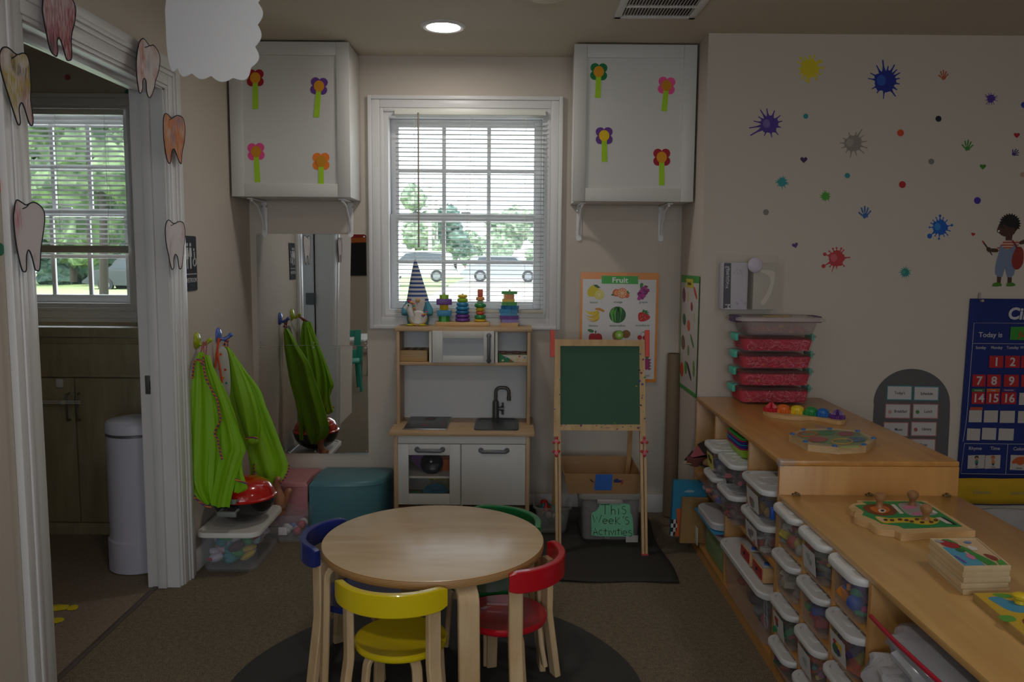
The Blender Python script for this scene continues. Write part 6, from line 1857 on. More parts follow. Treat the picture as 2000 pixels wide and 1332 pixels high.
def make_chair(label, col, cx, cy, face, name):
    """children's chair facing local +y"""
    r = thing('child_chair', label, 'chair', (0, 0, 0), 'painted children\'s chairs round the table')
    P = mat(col, 0.28, var=0.03, coat=0.35, name=name)
    zs = 0.252
    b = B(); b.lathe([(0.05, zs - 0.022), (0.128, zs - 0.022), (0.134, zs - 0.018), (0.136, zs - 0.012), (0.135, zs - 0.004), (0.130, zs), (0.10, zs - 0.003), (0.05, zs - 0.006), (0.001, zs - 0.007)], (0, 0, 0), 48); b.build('seat', P, r)
    b = B(); R0 = 0.178; t = 0.011
    rings = []
    for i in range(33):
        a = R_(-90 - 60 + 120 * i / 32)
        e = min(i, 32 - i) / 3.0
        h0, h1 = 0.386, 0.452
        if e < 1: h0 += 0.008 * (1 - e) ** 2; h1 -= 0.008 * (1 - e) ** 2
        q = [(R0 - t, h0 + 0.003), (R0 - t + 0.003, h0), (R0 + t - 0.003, h0), (R0 + t, h0 + 0.003), (R0 + t, h1 - 0.003), (R0 + t - 0.003, h1), (R0 - t + 0.003, h1), (R0 - t, h1 - 0.003)]
        rings.append([Vector((rad * math.cos(a), rad * math.sin(a), z)) for rad, z in q])
    b.rings(rings); b.build('backrest', P, r)
    for s in (-1, 1):
        a = R_(-90 + s * 52)
        sx_, sy_ = math.cos(a), math.sin(a)
        rin = R0 - t - 0.0105
        p_top = Vector((sx_ * rin, sy_ * rin, 0.40)); 
        path = [p_top, Vector((sx_ * rin, sy_ * rin, 0.36)), Vector((sx_ * rin, sy_ * rin, 0.28)), Vector((sx_ * rin, sy_ * rin, 0.225)), Vector((sx_ * (rin + 0.006), sy_ * (rin + 0.006), 0.18)), Vector((sx_ * (rin + 0.018), sy_ * (rin + 0.018), 0.10)), Vector((sx_ * (rin + 0.032), sy_ * (rin + 0.032), 0.004))]
        b = B(); b.strip([tuple(p) for p in smooth(path, 5, False)], 0.042, 0.021, (-sy_, sx_, 0)); b.build('rear_leg', BIRCHL, r)
        a = R_(90 + s * -48)
        fx_, fy_ = math.cos(a), math.sin(a)
        F_ = lambda rad, z: (fx_ * rad, fy_ * rad, z)
        path = [F_(0.03, zs - 0.031), F_(0.09, zs - 0.031)] + [F_(0.09 + 0.035 * math.sin(R_(t)), zs - 0.066 + 0.035 * math.cos(R_(t))) for t in (20, 40, 60, 80, 90)] + [F_(0.128, 0.13), F_(0.138, 0.004)]
        b = B(); b.strip(path, 0.034, 0.017, (-fy_, fx_, 0)); b.build('front_leg', BIRCHL, r)
        # short rear support under the seat
        a = R_(-90 + s * 40); gx_, gy_ = math.cos(a), math.sin(a)
        G_ = lambda rad, z: (gx_ * rad, gy_ * rad, z)
        path = [G_(0.03, zs - 0.031), G_(0.085, zs - 0.031)] + [G_(0.085 + 0.03 * math.sin(R_(t)), zs - 0.061 + 0.03 * math.cos(R_(t))) for t in (20, 40, 60, 80, 90)] + [G_(0.122, 0.13), G_(0.135, 0.06)]
        b = B(); b.strip(path, 0.03, 0.015, (-gy_, gx_, 0)); b.build('seat_support', BIRCHL, r)
    r.location = (cx, cy, 0.003); r.rotation_euler = (0, 0, math.atan2(face[1], face[0]) - pi / 2)
    return r
make_chair('yellow round-seated children\'s chair with its back to the room, at the front of the table', '#e6cc12', -0.311, 2.292, (0.17, 0.985), 'yellow_paint')
make_chair('red round-seated children\'s chair at the table, nearest the shelves', '#c41426', -0.012, 2.455, (-0.9, 0.42), 'red_paint')
make_chair('blue round-seated children\'s chair at the table, on the doorway side', '#283684', -0.488, 2.60, (0.99, -0.08), 'blue_paint')
make_chair('green round-seated children\'s chair mostly hidden behind the table', '#12703a', -0.075, 2.73, (-0.68, -0.73), 'green_paint')
# ================================================================== shelf units
SX0, SX1 = 0.872, 1.45
def shelf_unit(name, label, y0, y1, zt, uppers, lowers, rows, zmid, top_m, base_h=0.05):
    r = thing(name, label, 'shelf', ((SX0 + SX1) / 2, (y0 + y1) / 2, 0))
    t = 0.018
    b = B(); b.box(SX0, SX1, y0, y1, zt - t, zt, 0.004); b.build('top', top_m, r)
    b = B(); b.box(SX0, SX1, y0, y0 + t, 0.0, zt - t, 0.0015); b.build('end_panel', SHELFV, r)
    b = B(); b.box(SX0, SX1, y1 - t, y1, 0.0, zt - t, 0.0015); b.build('end_panel', SHELFV, r)
    b = B(); b.box(SX0, SX1, y0 + t, y1 - t, base_h - t, base_h, 0.0015); b.box(SX0, SX0 + t, y0 + t, y1 - t, 0.0, base_h - t); b.build('base', SHELFW, r)
    b = B(); b.box(SX1 - 0.008, SX1 - 0.001, y0 + t, y1 - t, base_h, zt - t); b.build('back_panel', SHELFV, r)
    for y in uppers:
        b = B(); b.box(SX0 + 0.001, SX1 - 0.009, y - t / 2, y + t / 2, zmid + t / 2 if zmid else base_h, zt - t, 0.0015); b.build('divider', SHELFV, r)
    for y in lowers:
        b = B(); b.box(SX0 + 0.001, SX1 - 0.009, y - t / 2, y + t / 2, base_h, zmid - t / 2, 0.0015); b.build('divider', SHELFV, r)
    if zmid:
        b = B(); b.box(SX0 + 0.001, SX1 - 0.009, y0 + t, y1 - t, zmid - t / 2, zmid + t / 2, 0.0015); b.build('shelf_board', SHELFW, r)
    for ya, yb, z in rows:
        b = B(); b.box(SX0 + 0.001, SX1 - 0.009, ya, yb, z - 0.006, z + 0.006, 0.001); b.build('shelf_board', SHELFW, r)
    return r
TT, LT = 0.712, 0.600
tall = shelf_unit('shelf_unit', 'taller maple shelf unit holding lidded bins, against the splat wall', 2.575, 3.765, TT, [3.411, 2.922], [3.208], [], 0.352, SHELFW)
colY = [2.575, 2.347, 2.122, 1.90]
rows_ = []
for a, c in zip(colY[:-1], colY[1:]):
    for z in (0.452, 0.302, 0.152):
        rows_.append((c + 0.009, a - 0.009, z))
low = shelf_unit('shelf_unit', 'lower maple shelf unit with three columns of small lidded bins', 1.15, 2.572, LT, colY[1:], [], rows_, None, SHELFL)
# clips joining the two units and the clear corner guard
for px in (1551, 1692, 1840):
    p = at(px, 964, 2, LT)
    b = B(); b.box(p.x - 0.012, p.x + 0.012, 2.560, 2.574, LT, LT + 0.006, 0.002); b.box(p.x - 0.004, p.x + 0.004, 2.556, 2.572, LT + 0.005, LT + 0.011, 0.002)
    tag(b.build('joining_clip', mat('#6f5a34', 0.5)), 'small brown clip at the seam between the two shelf units', 'clip', 'clips between the shelf units')
p = at(1526, 902, 2, TT)
b = B(); b.box(SX0 - 0.004, SX0 + 0.05, 2.571, 2.59, TT - 0.018, TT + 0.003, 0.004); b.box(SX0 - 0.006, SX0 + 0.014, 2.569, 2.60, TT - 0.024, TT + 0.004, 0.006)
tag(b.build('corner_guard', clear('guard_plastic', '#c9d4e0', 0.16, 0.05)), 'clear plastic corner guard on the taller shelf\'s near corner', 'corner guard')

# ------------------------------------------------------------------ lidded bins
LIDM = mat('#d4d4d6', 0.38, var=0.02, name='white_lid')
BINC = clear('clear_bin', '#c0bec2', 0.13, 0.15)
def make_bin(cx, cy, z0, wx, wy, h, label, group, cols, seed, card=None, fill=0.75, shape='mix', contents_name='contents'):
    """wx runs along the shelf depth, wy along the aisle; narrow front faces -x"""
    r = thing('storage_bin', label, 'storage bin', (cx, cy, z0), group)
    lid_h = 0.018
    b = B(); rr_loft(b, [(wx - 0.05, wy - 0.05, 0.022, z0 + 0.0015), (wx - 0.043, wy - 0.043, 0.026, z0 + 0.006), (wx - 0.018, wy - 0.018, 0.032, z0 + h - lid_h), (wx - 0.022, wy - 0.022, 0.031, z0 + h - lid_h), (wx - 0.047, wy - 0.047, 0.024, z0 + 0.008)], cx, cy)
    b.build('tub', BINC, r)
    b = B(); zt = z0 + h
    rr_loft(b, [(wx - 0.016, wy - 0.016, 0.034, zt - lid_h), (wx - 0.002, wy - 0.002, 0.04, zt - lid_h), (wx, wy, 0.041, zt - lid_h + 0.003), (wx, wy, 0.041, zt - 0.004), (wx - 0.006, wy - 0.006, 0.038, zt), (wx - 0.03, wy - 0.03, 0.03, zt), (wx - 0.036, wy - 0.036, 0.027, zt - 0.004)], cx, cy)
    for s in (-1, 1):
        b.box(cx - wx * 0.36, cx + wx * 0.36, cy + s * wy * 0.2 - 0.003, cy + s * wy * 0.2 + 0.003, zt - 0.0042, zt - 0.0015, 0.001)
    b.box(cx - wx * 0.42, cx - wx * 0.36, cy - wy * 0.1, cy + wy * 0.1, zt - 0.0042, zt - 0.002, 0.0005)
    b.build('lid', LIDM, r)
    if cols:
        rnd = random.Random(seed)
        b = B(); n = 72
        zmax = (h - lid_h - 0.02) * fill
        for i in range(n):
            k = (i + 0.5) / n
            z = z0 + 0.016 + zmax * k * 0.9
            sx_ = 0.5 * (wx - 0.075); sy_ = 0.5 * (wy - 0.085)
            c = Vector((cx - abs(rnd.gauss(0.55, 0.3)) * sx_ if i % 3 else cx + rnd.uniform(-1, 1) * sx_, cy + rnd.uniform(-1, 1) * sy_, z))
            c.x = max(c.x, cx - sx_)
            s = rnd.uniform(0.012, 0.023)
            M = Matrix.Rotation(rnd.random() * 6, 3, 'Z') @ Matrix.Rotation(rnd.uniform(-.8, .8), 3, 'X')
            kind = rnd.random() if shape == 'mix' else {'ball': 0.0, 'block': 0.9, 'stick': 0.6}[shape]
            mi = rnd.randrange(len(cols))
            if kind < 0.45:
                b.ell(c, (s, s * rnd.uniform(0.7, 1.2), s), mi, 9, 6, M)
            elif kind < 0.7:
                d = M @ Vector((s * 1.7, 0, 0)); b.cyl(c - d * 0.9, c + d * 0.9, s * 0.45, n=7, m=mi)
            else:
                b.box(-s, s, -s * 0.8, s * 0.8, -s * 0.5, s * 0.5, 0.002, mi, 1, M=Matrix.Translation(c) @ M.to_4x4())
        b.build(contents_name, [mat(c, 0.5, var=0.08) for c in cols], r, kind='stuff')
    if card:
        xf = cx - wx / 2 + 0.0125
        zc = z0 + h * 0.43
        b = B()
        tilt = 0.0125 / (h - lid_h)
        def cm_(o): return lambda p: Vector((xf - 0.0015 - o - tilt * (p[1]) * 0.9, cy + p[0] + wy * 0.0, zc + p[1]))
        hw, hh = wy * 0.24, h * 0.26
        b.prism([(-hw, -hh), (hw, -hh), (hw, hh), (-hw, hh)], cm_(0), cm_(0.0008))
        cd = b.build('label_card', mat('#c4c2c4' if card[0] != 'y' else '#c8c05a', 0.6, var=0.02), r)
        b = B(); rnd = random.Random(seed + 50); cc = card[1]
        for i, c in enumerate(cc):
            q = (rnd.uniform(-0.3, 0.3) * hw, (rnd.uniform(-0.4, 0.5)) * hh)
            rr_ = rnd.uniform(0.22, 0.4) * hw
            pl = [(q[0] + rr_ * (1 + 0.3 * math.sin(3 * a + i)) * math.cos(a), q[1] + rr_ * (1 + 0.3 * math.cos(2 * a)) * math.sin(a)) for a in [2 * pi * t / 14 for t in range(14)]]
            b.prism(pl, cm_(0.0008 + 0.0002 * i), cm_(0.0011 + 0.0002 * i), i)
        b.build('card_picture', [mat(c, 0.6, var=0) for c in cc], cd)
    return r
# lower unit: columns from the tall unit towards the viewer, rows from the top
GB = 'lidded bins in the lower shelf'
fills = {
 (0, 0): (['#7a8a84', '#b4b4b0', '#c9b83a', '#b04a3a', '#4a8a6a'], None, 0.6, 'bin of grey and green odds with a small globe, topmost beside the taller shelf', 'mix'),
 (0, 1): (['#a39484', '#8f8070', '#b4a89a'], None, 0.6, 'bin of tan wooden pieces, second down beside the taller shelf', 'block'),
 (0, 2): (['#a0302a', '#2f7a4a', '#c8b03a', '#8a3030'], ('w', ['#2a4a7a', '#a83a34']), 0.7, 'bin of red and green pieces with a picture card, third down beside the taller shelf', 'mix'),
 (0, 3): (['#a0302a', '#5a3a6a', '#2f5a3a', '#3a2a4a'], None, 0.7, 'bin of dark purple and red pieces, lowest beside the taller shelf', 'mix'),
 (1, 0): (['#8a9080', '#6a7060', '#c04a2a', '#d0a83a', '#2a2a4a'], ('w', ['#8a8f98', '#a0a4a8']), 0.8, 'bin of grey netting and small animals with a pale card, top of the middle column', 'mix'),
 (1, 1): (['#a82a30', '#2f4a9c', '#d0b02a', '#2f8a4a', '#2a3a7a'], None, 0.85, 'bin of red, blue and yellow building pieces, second in the middle column', 'block'),
 (1, 2): (['#c05a3a', '#d0b83a', '#8a5a7a', '#4a8a8a'], ('w', ['#b0c4c4', '#98a8a8']), 0.75, 'bin of orange and yellow curled pieces with a pale card, third in the middle column', 'stick'),
 (1, 3): (['#5a5a6a', '#8a7a6a'], None, 0.6, 'bin with only its lid showing at the foot of the middle column', 'mix'),
 (2, 0): (['#6a3a9c', '#2f5ab4', '#c04a8a', '#d07a2a', '#3a9a7a', '#b03a9c', '#4a2a7a'], None, 0.9, 'bin of purple, blue and pink feathery craft pieces, top of the column by the bags', 'mix'),
 (2, 1): (['#3a2a5a', '#d0602a', '#a8a030', '#4a3a6a', '#5a2a6a'], ('w', ['#b03a34', '#d0a83a', '#3a6a4a', '#3a3a7a']), 0.8, 'bin of dark purple and orange pieces with a bright balloon card, second by the bags', 'mix'),
 (2, 2): (['#5a5a6a', '#7a8a6a'], None, 0.6, 'bin with only its lid showing at the foot of the column by the bags', 'mix'),
}
for (c, rw), (cols, card, fill, lab, shp) in fills.items():
    cy = (colY[c] + colY[c + 1]) / 2
    zsh = (0.452, 0.302, 0.152, 0.050)[rw] + (0.0065 if rw < 3 else 0.0005)
    h = 0.124 if rw < 3 else 0.088
    q = make_bin(0.998, cy, zsh, 0.318, 0.196, h, lab, GB, cols, 100 + c * 10 + rw, card, fill, shp)
    if (c, rw) == (2, 1):
        b = B(); b.cyl((0.868, cy - 0.045, zsh + 0.034), (0.93, cy - 0.045, zsh + 0.034), 0.022, n=18); b.build('orange_cup', mat('#d8582c', 0.5), q)
    if (c, rw) == (0, 0):
        b = B(); b.ell((0.885, cy - 0.04, zsh + 0.035), 0.018, 0, 14, 10); b.build('globe', mat('#b8a83a', 0.3, var=0.5, scale=70), q)
        b = B(); b.box(0.836, 0.848, cy + 0.07, cy + 0.092, zsh + 0.07, zsh + 0.108, 0.003); b.build('blue_clip', mat('#1f50b0', 0.4), q)
# tall unit
GT_ = 'lidded bins in the taller shelf'
zm = 0.3615
make_bin(0.985, 3.285, zm, 0.34, 0.2, 0.118, 'lower lidded bin of red and blue toys, under the yellow-carded bin', GT_, ['#a8343a', '#3a4a9c', '#7a7a80', '#b06a5a'], 31, None, 0.8)
make_bin(0.985, 3.285, zm + 0.1185, 0.34, 0.2, 0.118, 'lidded bin with a yellow word card, upper of its stack', GT_, ['#4a4a8a', '#5a5a98', '#8a8a90'], 32, ('y', ['#3a3a28', '#4a4a30']), 0.8)
make_bin(0.985, 3.052, zm, 0.34, 0.22, 0.118, 'lower lidded bin of reddish pieces, below the dark-filled bin', GT_, ['#6a4a48', '#8a3a3a', '#5a5048'], 33, None, 0.6)
make_bin(0.985, 3.052, zm + 0.1185, 0.34, 0.22, 0.118, 'lidded bin of dark and pink pieces under the rainbow trays', GT_, ['#22222a', '#1c1c22', '#c04a5a', '#2a2a30'], 34, None, 0.8)
make_bin(1.005, 2.755, zm, 0.345, 0.27, 0.112, 'lower lidded bin with white blocks, nearest the low shelf', GT_, ['#b8b4ac', '#c4c0b8', '#a8524a'], 35, ('w', ['#7a7a80', '#8a7a7a']), 0.45, 'block')
make_bin(1.005, 2.755, zm + 0.1125, 0.345, 0.27, 0.122, 'lidded bin with a yellow and a blue toy, nearest the low shelf, upper of two', GT_, ['#b8902a', '#2f5a9c', '#9a7a2a'], 36, ('w', ['#98686a', '#7a8a7a']), 0.4)
# rainbow trays
zt0 = zm + 0.1185 * 2 + 0.0005
TRC = [('#9cc22a', 0.034), ('#c02a8a', 0.006), ('#3a3a9c', 0.009), ('#2f9ab0', 0.006), ('#3a2f9c', 0.009), ('#c02a6a', 0.006), ('#3aa83a', 0.010)]
names = ['lime green', 'magenta', 'navy', 'light blue', 'violet', 'pink', 'green']
z = zt0
for i, (c, h) in enumerate(TRC):
    b = B(); w_ = 0.215 - 0.0 * i
    rr_loft(b, [(0.19 if i == 0 else 0.212, 0.17 if i == 0 else 0.196, 0.02, z), (0.214, 0.2, 0.022, z + h - 0.004), (0.222, 0.208, 0.024, z + h - 0.003), (0.222, 0.208, 0.024, z + h - 0.0006), (0.205, 0.19, 0.02, z + h - 0.0012)], 0.985, 3.14)
    tag(b.build('plastic_tray', mat(c, 0.4, var=0.03)), names[i] + ' plastic tray in the stack on the lidded bin' + (', the deep bottom one' if i == 0 else (', topmost tray' if i == 6 else '')), 'tray', 'rainbow trays in the taller shelf')
    z += h
r = thing('clear_tray', 'small clear lidded tray on top of the rainbow trays', 'tray', (0.985, 3.14, z))
b = B(); rr_loft(b, [(0.15, 0.13, 0.015, z), (0.16, 0.14, 0.016, z + 0.02), (0.155, 0.135, 0.015, z + 0.021)], 0.985, 3.14); b.build('tray', clear('tray_clear', '#c8a8b4', 0.45, 0.2), r)
# frosted small container in the far top slot
r = thing('lidded_tub', 'frosted tub with a lid at the back of the farthest shelf slot', 'tub', (1.02, 3.47, zm))
b = B(); rr_loft(b, [(0.1, 0.08, 0.015, zm + 0.001), (0.12, 0.096, 0.018, zm + 0.2)], 1.02, 3.48); b.build('tub', FROST, r)
b = B(); rr_loft(b, [(0.13, 0.104, 0.02, zm + 0.2005), (0.13, 0.104, 0.02, zm + 0.212), (0.124, 0.098, 0.018, zm + 0.215)], 1.02, 3.48); b.build('lid', FROST, r)
# paper crafts sticking out of the far slot
def craft(label, px, z, col, seed, fold=0.25):
    rnd = random.Random(seed)
    b = B(); rows = []
    pp = [map_top(z)(p) for p in px]
    v = [q + Vector((0, 0, 0.012 * (i % 2))) for i, q in enumerate(pp)]
    bot = [q - Vector((0, 0, 0.0012)) for q in v]
    n = len(v)
    a = [b.bm.verts.new(q) for q in v]; d = [b.bm.verts.new(q) for q in bot]
    b.bm.faces.new(a); b.bm.faces.new(d[::-1])
    for i in range(n):
        j = (i + 1) % n; b.bm.faces.new((a[i], d[i], d[j], a[j]))
    return tag(b.build('paper_craft', mat(col, 0.8, var=0.08)), label, 'paper craft', 'paper crafts on the taller shelf')
r = craft('cream curled paper craft sticking out lowest of the far shelf slot', [(1333, 905), (1345, 892), (1372, 880), (1400, 900), (1385, 915), (1346, 911)], 0.448, '#b0a48e', 1)
craft('black paper craft sticking out of the far shelf slot above the cream one', [(1336, 898), (1352, 885), (1390, 888), (1425, 925), (1412, 930), (1370, 912)], 0.455, '#1e1c1e', 2)
craft('black folded paper at the top of the craft pile', [(1362, 868), (1382, 862), (1400, 872), (1396, 898), (1374, 884)], 0.50, '#201e20', 3)
craft('pink paper triangle on the craft pile', [(1348, 890), (1362, 876), (1386, 884), (1382, 892), (1352, 893)], 0.49, '#b0586a', 4)
b = B(); b.box(-0.045, 0.045, -0.03, 0.03, -0.018, 0.018, 0.004, M=Matrix.Translation(at(1365, 900, 1, 3.53)) @ Matrix.Rotation(0.4, 4, 'Z')); 
tag(b.build('craft_house', mat('#6a3a34', 0.8, var=0.2)), 'brown and red paper box craft under the pink triangle', 'paper craft')
b = B(); b.ell(at(1388, 905, 1, 3.47), (0.035, 0.03, 0.022), 0, 12, 8); tag(b.build('craft_roll', mat('#8a6a44', 0.7, var=0.2)), 'tan rolled paper craft between the pink triangle and the bins', 'paper craft')

# lower far bay: papers, clear lid, folders, green bin
b = B(); rr_loft(b, [(0.30, 0.30, 0.05, 0.236), (0.31, 0.31, 0.05, 0.240), (0.31, 0.31, 0.05, 0.262), (0.30, 0.30, 0.05, 0.268)], 0.995, 3.42); o = b.build('lid_box', mat('#c0bcbe', 0.4, var=0.03)); tag(o, 'pale lidded craft box lying on the papers in the far lower bay', 'box')
for i, (c, nm) in enumerate((('#2f86b4', 'blue'), ('#a8303a', 'red'), ('#d8682c', 'orange'), ('#5a3a9c', 'purple'))):
    z = 0.2345 - 0.0045 * i
    b = B(); b.box(0.838 + 0.006 * i, 1.2, 3.245 + 0.01 * i, 3.60 - 0.01 * i, z - 0.004, z - 0.0003, 0.001)
    tag(b.build('folder', mat(c, 0.5)), nm + ' folder in the pile under the pale craft box', 'folder', 'folders in the far lower bay')
r = thing('storage_bin', 'clear bin with green paper inside, on the far lower bay floor', 'storage bin', (1.02, 3.42, 0.0505))
b = B(); rr_loft(b, [(0.28, 0.32, 0.03, 0.0515), (0.29, 0.33, 0.03, 0.056), (0.32, 0.36, 0.035, 0.195), (0.314, 0.354, 0.033, 0.195), (0.286, 0.326, 0.028, 0.058)], 1.03, 3.42); b.build('tub', BINC, r)
b = B(); rr_loft(b, [(0.32, 0.36, 0.035, 0.196), (0.33, 0.37, 0.04, 0.198), (0.33, 0.37, 0.04, 0.214), (0.322, 0.362, 0.036, 0.216)], 1.03, 3.42); b.build('lid', LIDM, r)
b = B(); b.box(0.885, 0.895, 3.28, 3.55, 0.062, 0.19, 0.002); b.box(0.90, 1.12, 3.3, 3.54, 0.062, 0.14, 0.004); b.build('green_paper', mat('#7a9a4a', 0.7, var=0.08), r)
b = B(); b.box(0.86, 0.864, 3.615, 3.66, 0.051, 0.13, 0.001); tag(b.build('storybook', mat('#c8c0b0', 0.6)), 'thin white book standing at the far end of the lower bay', 'book')

# big clear bin and two tape recorders, lower near bay
r = thing('storage_bin', 'long clear bin with a white lid below the taller shelf\'s middle board', 'storage bin', (1.01, 2.885, 0.0505))
b = B(); rr_loft(b, [(0.27, 0.51, 0.05, 0.0515), (0.28, 0.52, 0.05, 0.057), (0.31, 0.555, 0.055, 0.225), (0.304, 0.549, 0.053, 0.225), (0.276, 0.516, 0.048, 0.06)], 1.0, 2.89); b.build('tub', BINC, r)
b = B(); rr_loft(b, [(0.312, 0.557, 0.055, 0.226), (0.328, 0.573, 0.06, 0.227), (0.33, 0.575, 0.06, 0.23), (0.33, 0.575, 0.06, 0.244), (0.322, 0.567, 0.057, 0.248), (0.295, 0.54, 0.05, 0.248), (0.29, 0.535, 0.05, 0.244)], 1.0, 2.89); b.build('lid', LIDM, r)
b = B(); rnd = random.Random(44)
cols = ['#4a4048', '#3a3038', '#8a8a90', '#5a3a3a', '#a83a2c', '#707078']
for i in range(36):
    b.ell((1.0 + rnd.uniform(-0.1, 0.06), 2.89 + rnd.uniform(-0.2, 0.2), rnd.uniform(0.07, 0.19)), (rnd.uniform(.018, .035), rnd.uniform(.018, .035), rnd.uniform(.012, .03)), rnd.randrange(6), 9, 6)
for k in range(5):
    b.tube([(0.876 + 0.002 * k, 2.66 + 0.012 * k + 0.016 * math.cos(t * pi / 8), 0.13 + 0.022 * k + 0.02 * math.sin(t * pi / 8)) for t in range(16)], 0.003, 6, 2, closed=True)
b.build('contents', [mat(c, 0.6) for c in cols], r, kind='stuff')
for (y, lab) in ((2.915, 'grey-topped red-sided toy cassette recorder farther along the long bin\'s lid'), (2.765, 'grey-topped red-sided toy cassette recorder at the near end of the long bin\'s lid')):
    r = thing('toy_recorder', lab, 'toy recorder', (0.985, y, 0.2485), 'toy recorders on the long bin')
    z = 0.2485
    b = B(); b.box(0.873, 1.073, y - 0.062, y + 0.062, z, z + 0.055, 0.003); b.build('wooden_case', PINEH, r)
    b = B(); b.box(0.870, 0.8735, y - 0.052, y + 0.052, z + 0.008, z + 0.045, 0.001); b.build('red_front', mat('#9c2026', 0.5), r)
    b = B(); b.box(0.871, 1.075, y - 0.064, y + 0.064, z + 0.0552, z + 0.061, 0.002); b.build('grey_top', mat('#a8a6a6', 0.4), r)
    b = B(); b.box(0.908, 1.028, y - 0.03, y + 0.028, z + 0.0612, z + 0.066, 0.002)
    for i in range(5): b.box(0.908 + i * 0.024, 0.926 + i * 0.024, y - 0.05, y - 0.036, z + 0.0612, z + 0.067, 0.001)
    b.build('keys', mat('#26262c', 0.4), r)
    b = B(); b.cyl((0.89, y - 0.045, z + 0.061), (0.89, y - 0.045, z + 0.067), 0.009, n=14); b.build('blue_button', mat('#2a5aa8', 0.4), r)
    b = B(); b.cyl((0.870, y, z + 0.03), (0.866, y, z + 0.03), 0.006, n=10); b.build('dial', BLACK, r)

# bags in the open bay of the lower unit
def bag(label, name, cat, m, c, half, seed, rim=None, zoff=0):
    rnd = random.Random(seed)
    r = thing(name, label, cat, (c[0], c[1], c[2] - half[2]))
    b = B(); nu, nv = 28, 18; rs = []
    for j in range(nv + 1):
        th = -pi / 2 + pi * j / nv; k = max(math.cos(th), 0.03) ** 0.4
        ring = []
        for i in range(nu):
            a = 2 * pi * i / nu
            ca, sa = math.cos(a), math.sin(a)
            q = 1 + 0.09 * math.sin(5 * a + 3 * th + seed) + 0.05 * math.sin(11 * a - 4 * th)
            x = half[0] * k * abs(ca) ** 0.6 * (1 if ca >= 0 else -1) * q
            y = half[1] * k * abs(sa) ** 0.6 * (1 if sa >= 0 else -1) * q
            ring.append(Vector((c[0] + x, c[1] + y, c[2] + half[2] * math.sin(th) * (1 + 0.05 * math.sin(7 * a)))))
        rs.append(ring)
    b.rings(rs); b.build('bag_body', m, r, sharp=25)
    return r
BAGM = clear('bag_film', '#c4c4cc', 0.55, 0.12)
r = bag('folded white mesh bag at the front of the open bay', 'mesh_bag', 'bag', mat('#b4b4ba', 0.35, var=0.1, scale=60, bump=0.6, bscale=35), (0.972, 1.66, 0.39), (0.15, 0.215, 0.06), 3)
r = bag('clear zip bag with a red seal lying on the mesh bag in the open bay', 'zip_bag', 'bag', BAGM, (1.0, 1.60, 0.497), (0.155, 0.235, 0.045), 5)
b = B(); b.tube(smooth([tuple(at(1700, 1203, 0, 0.85)), tuple(at(1740, 1245, 0, 0.832)), tuple(at(1790, 1292, 0, 0.828)), tuple(at(1840, 1338, 0, 0.832))], 5, False), 0.005, 8); b.build('zip_seal', mat('#b01030', 0.4), r)
b = B(); b.box(1.15 - 0.25, 1.4, 1.2, 1.88, 0.05, 0.328, 0.006); o = b.build('cardboard_carton', mat('#8a6238', 0.7, var=0.05)); tag(o, 'brown carton under the bags in the open bay', 'carton')
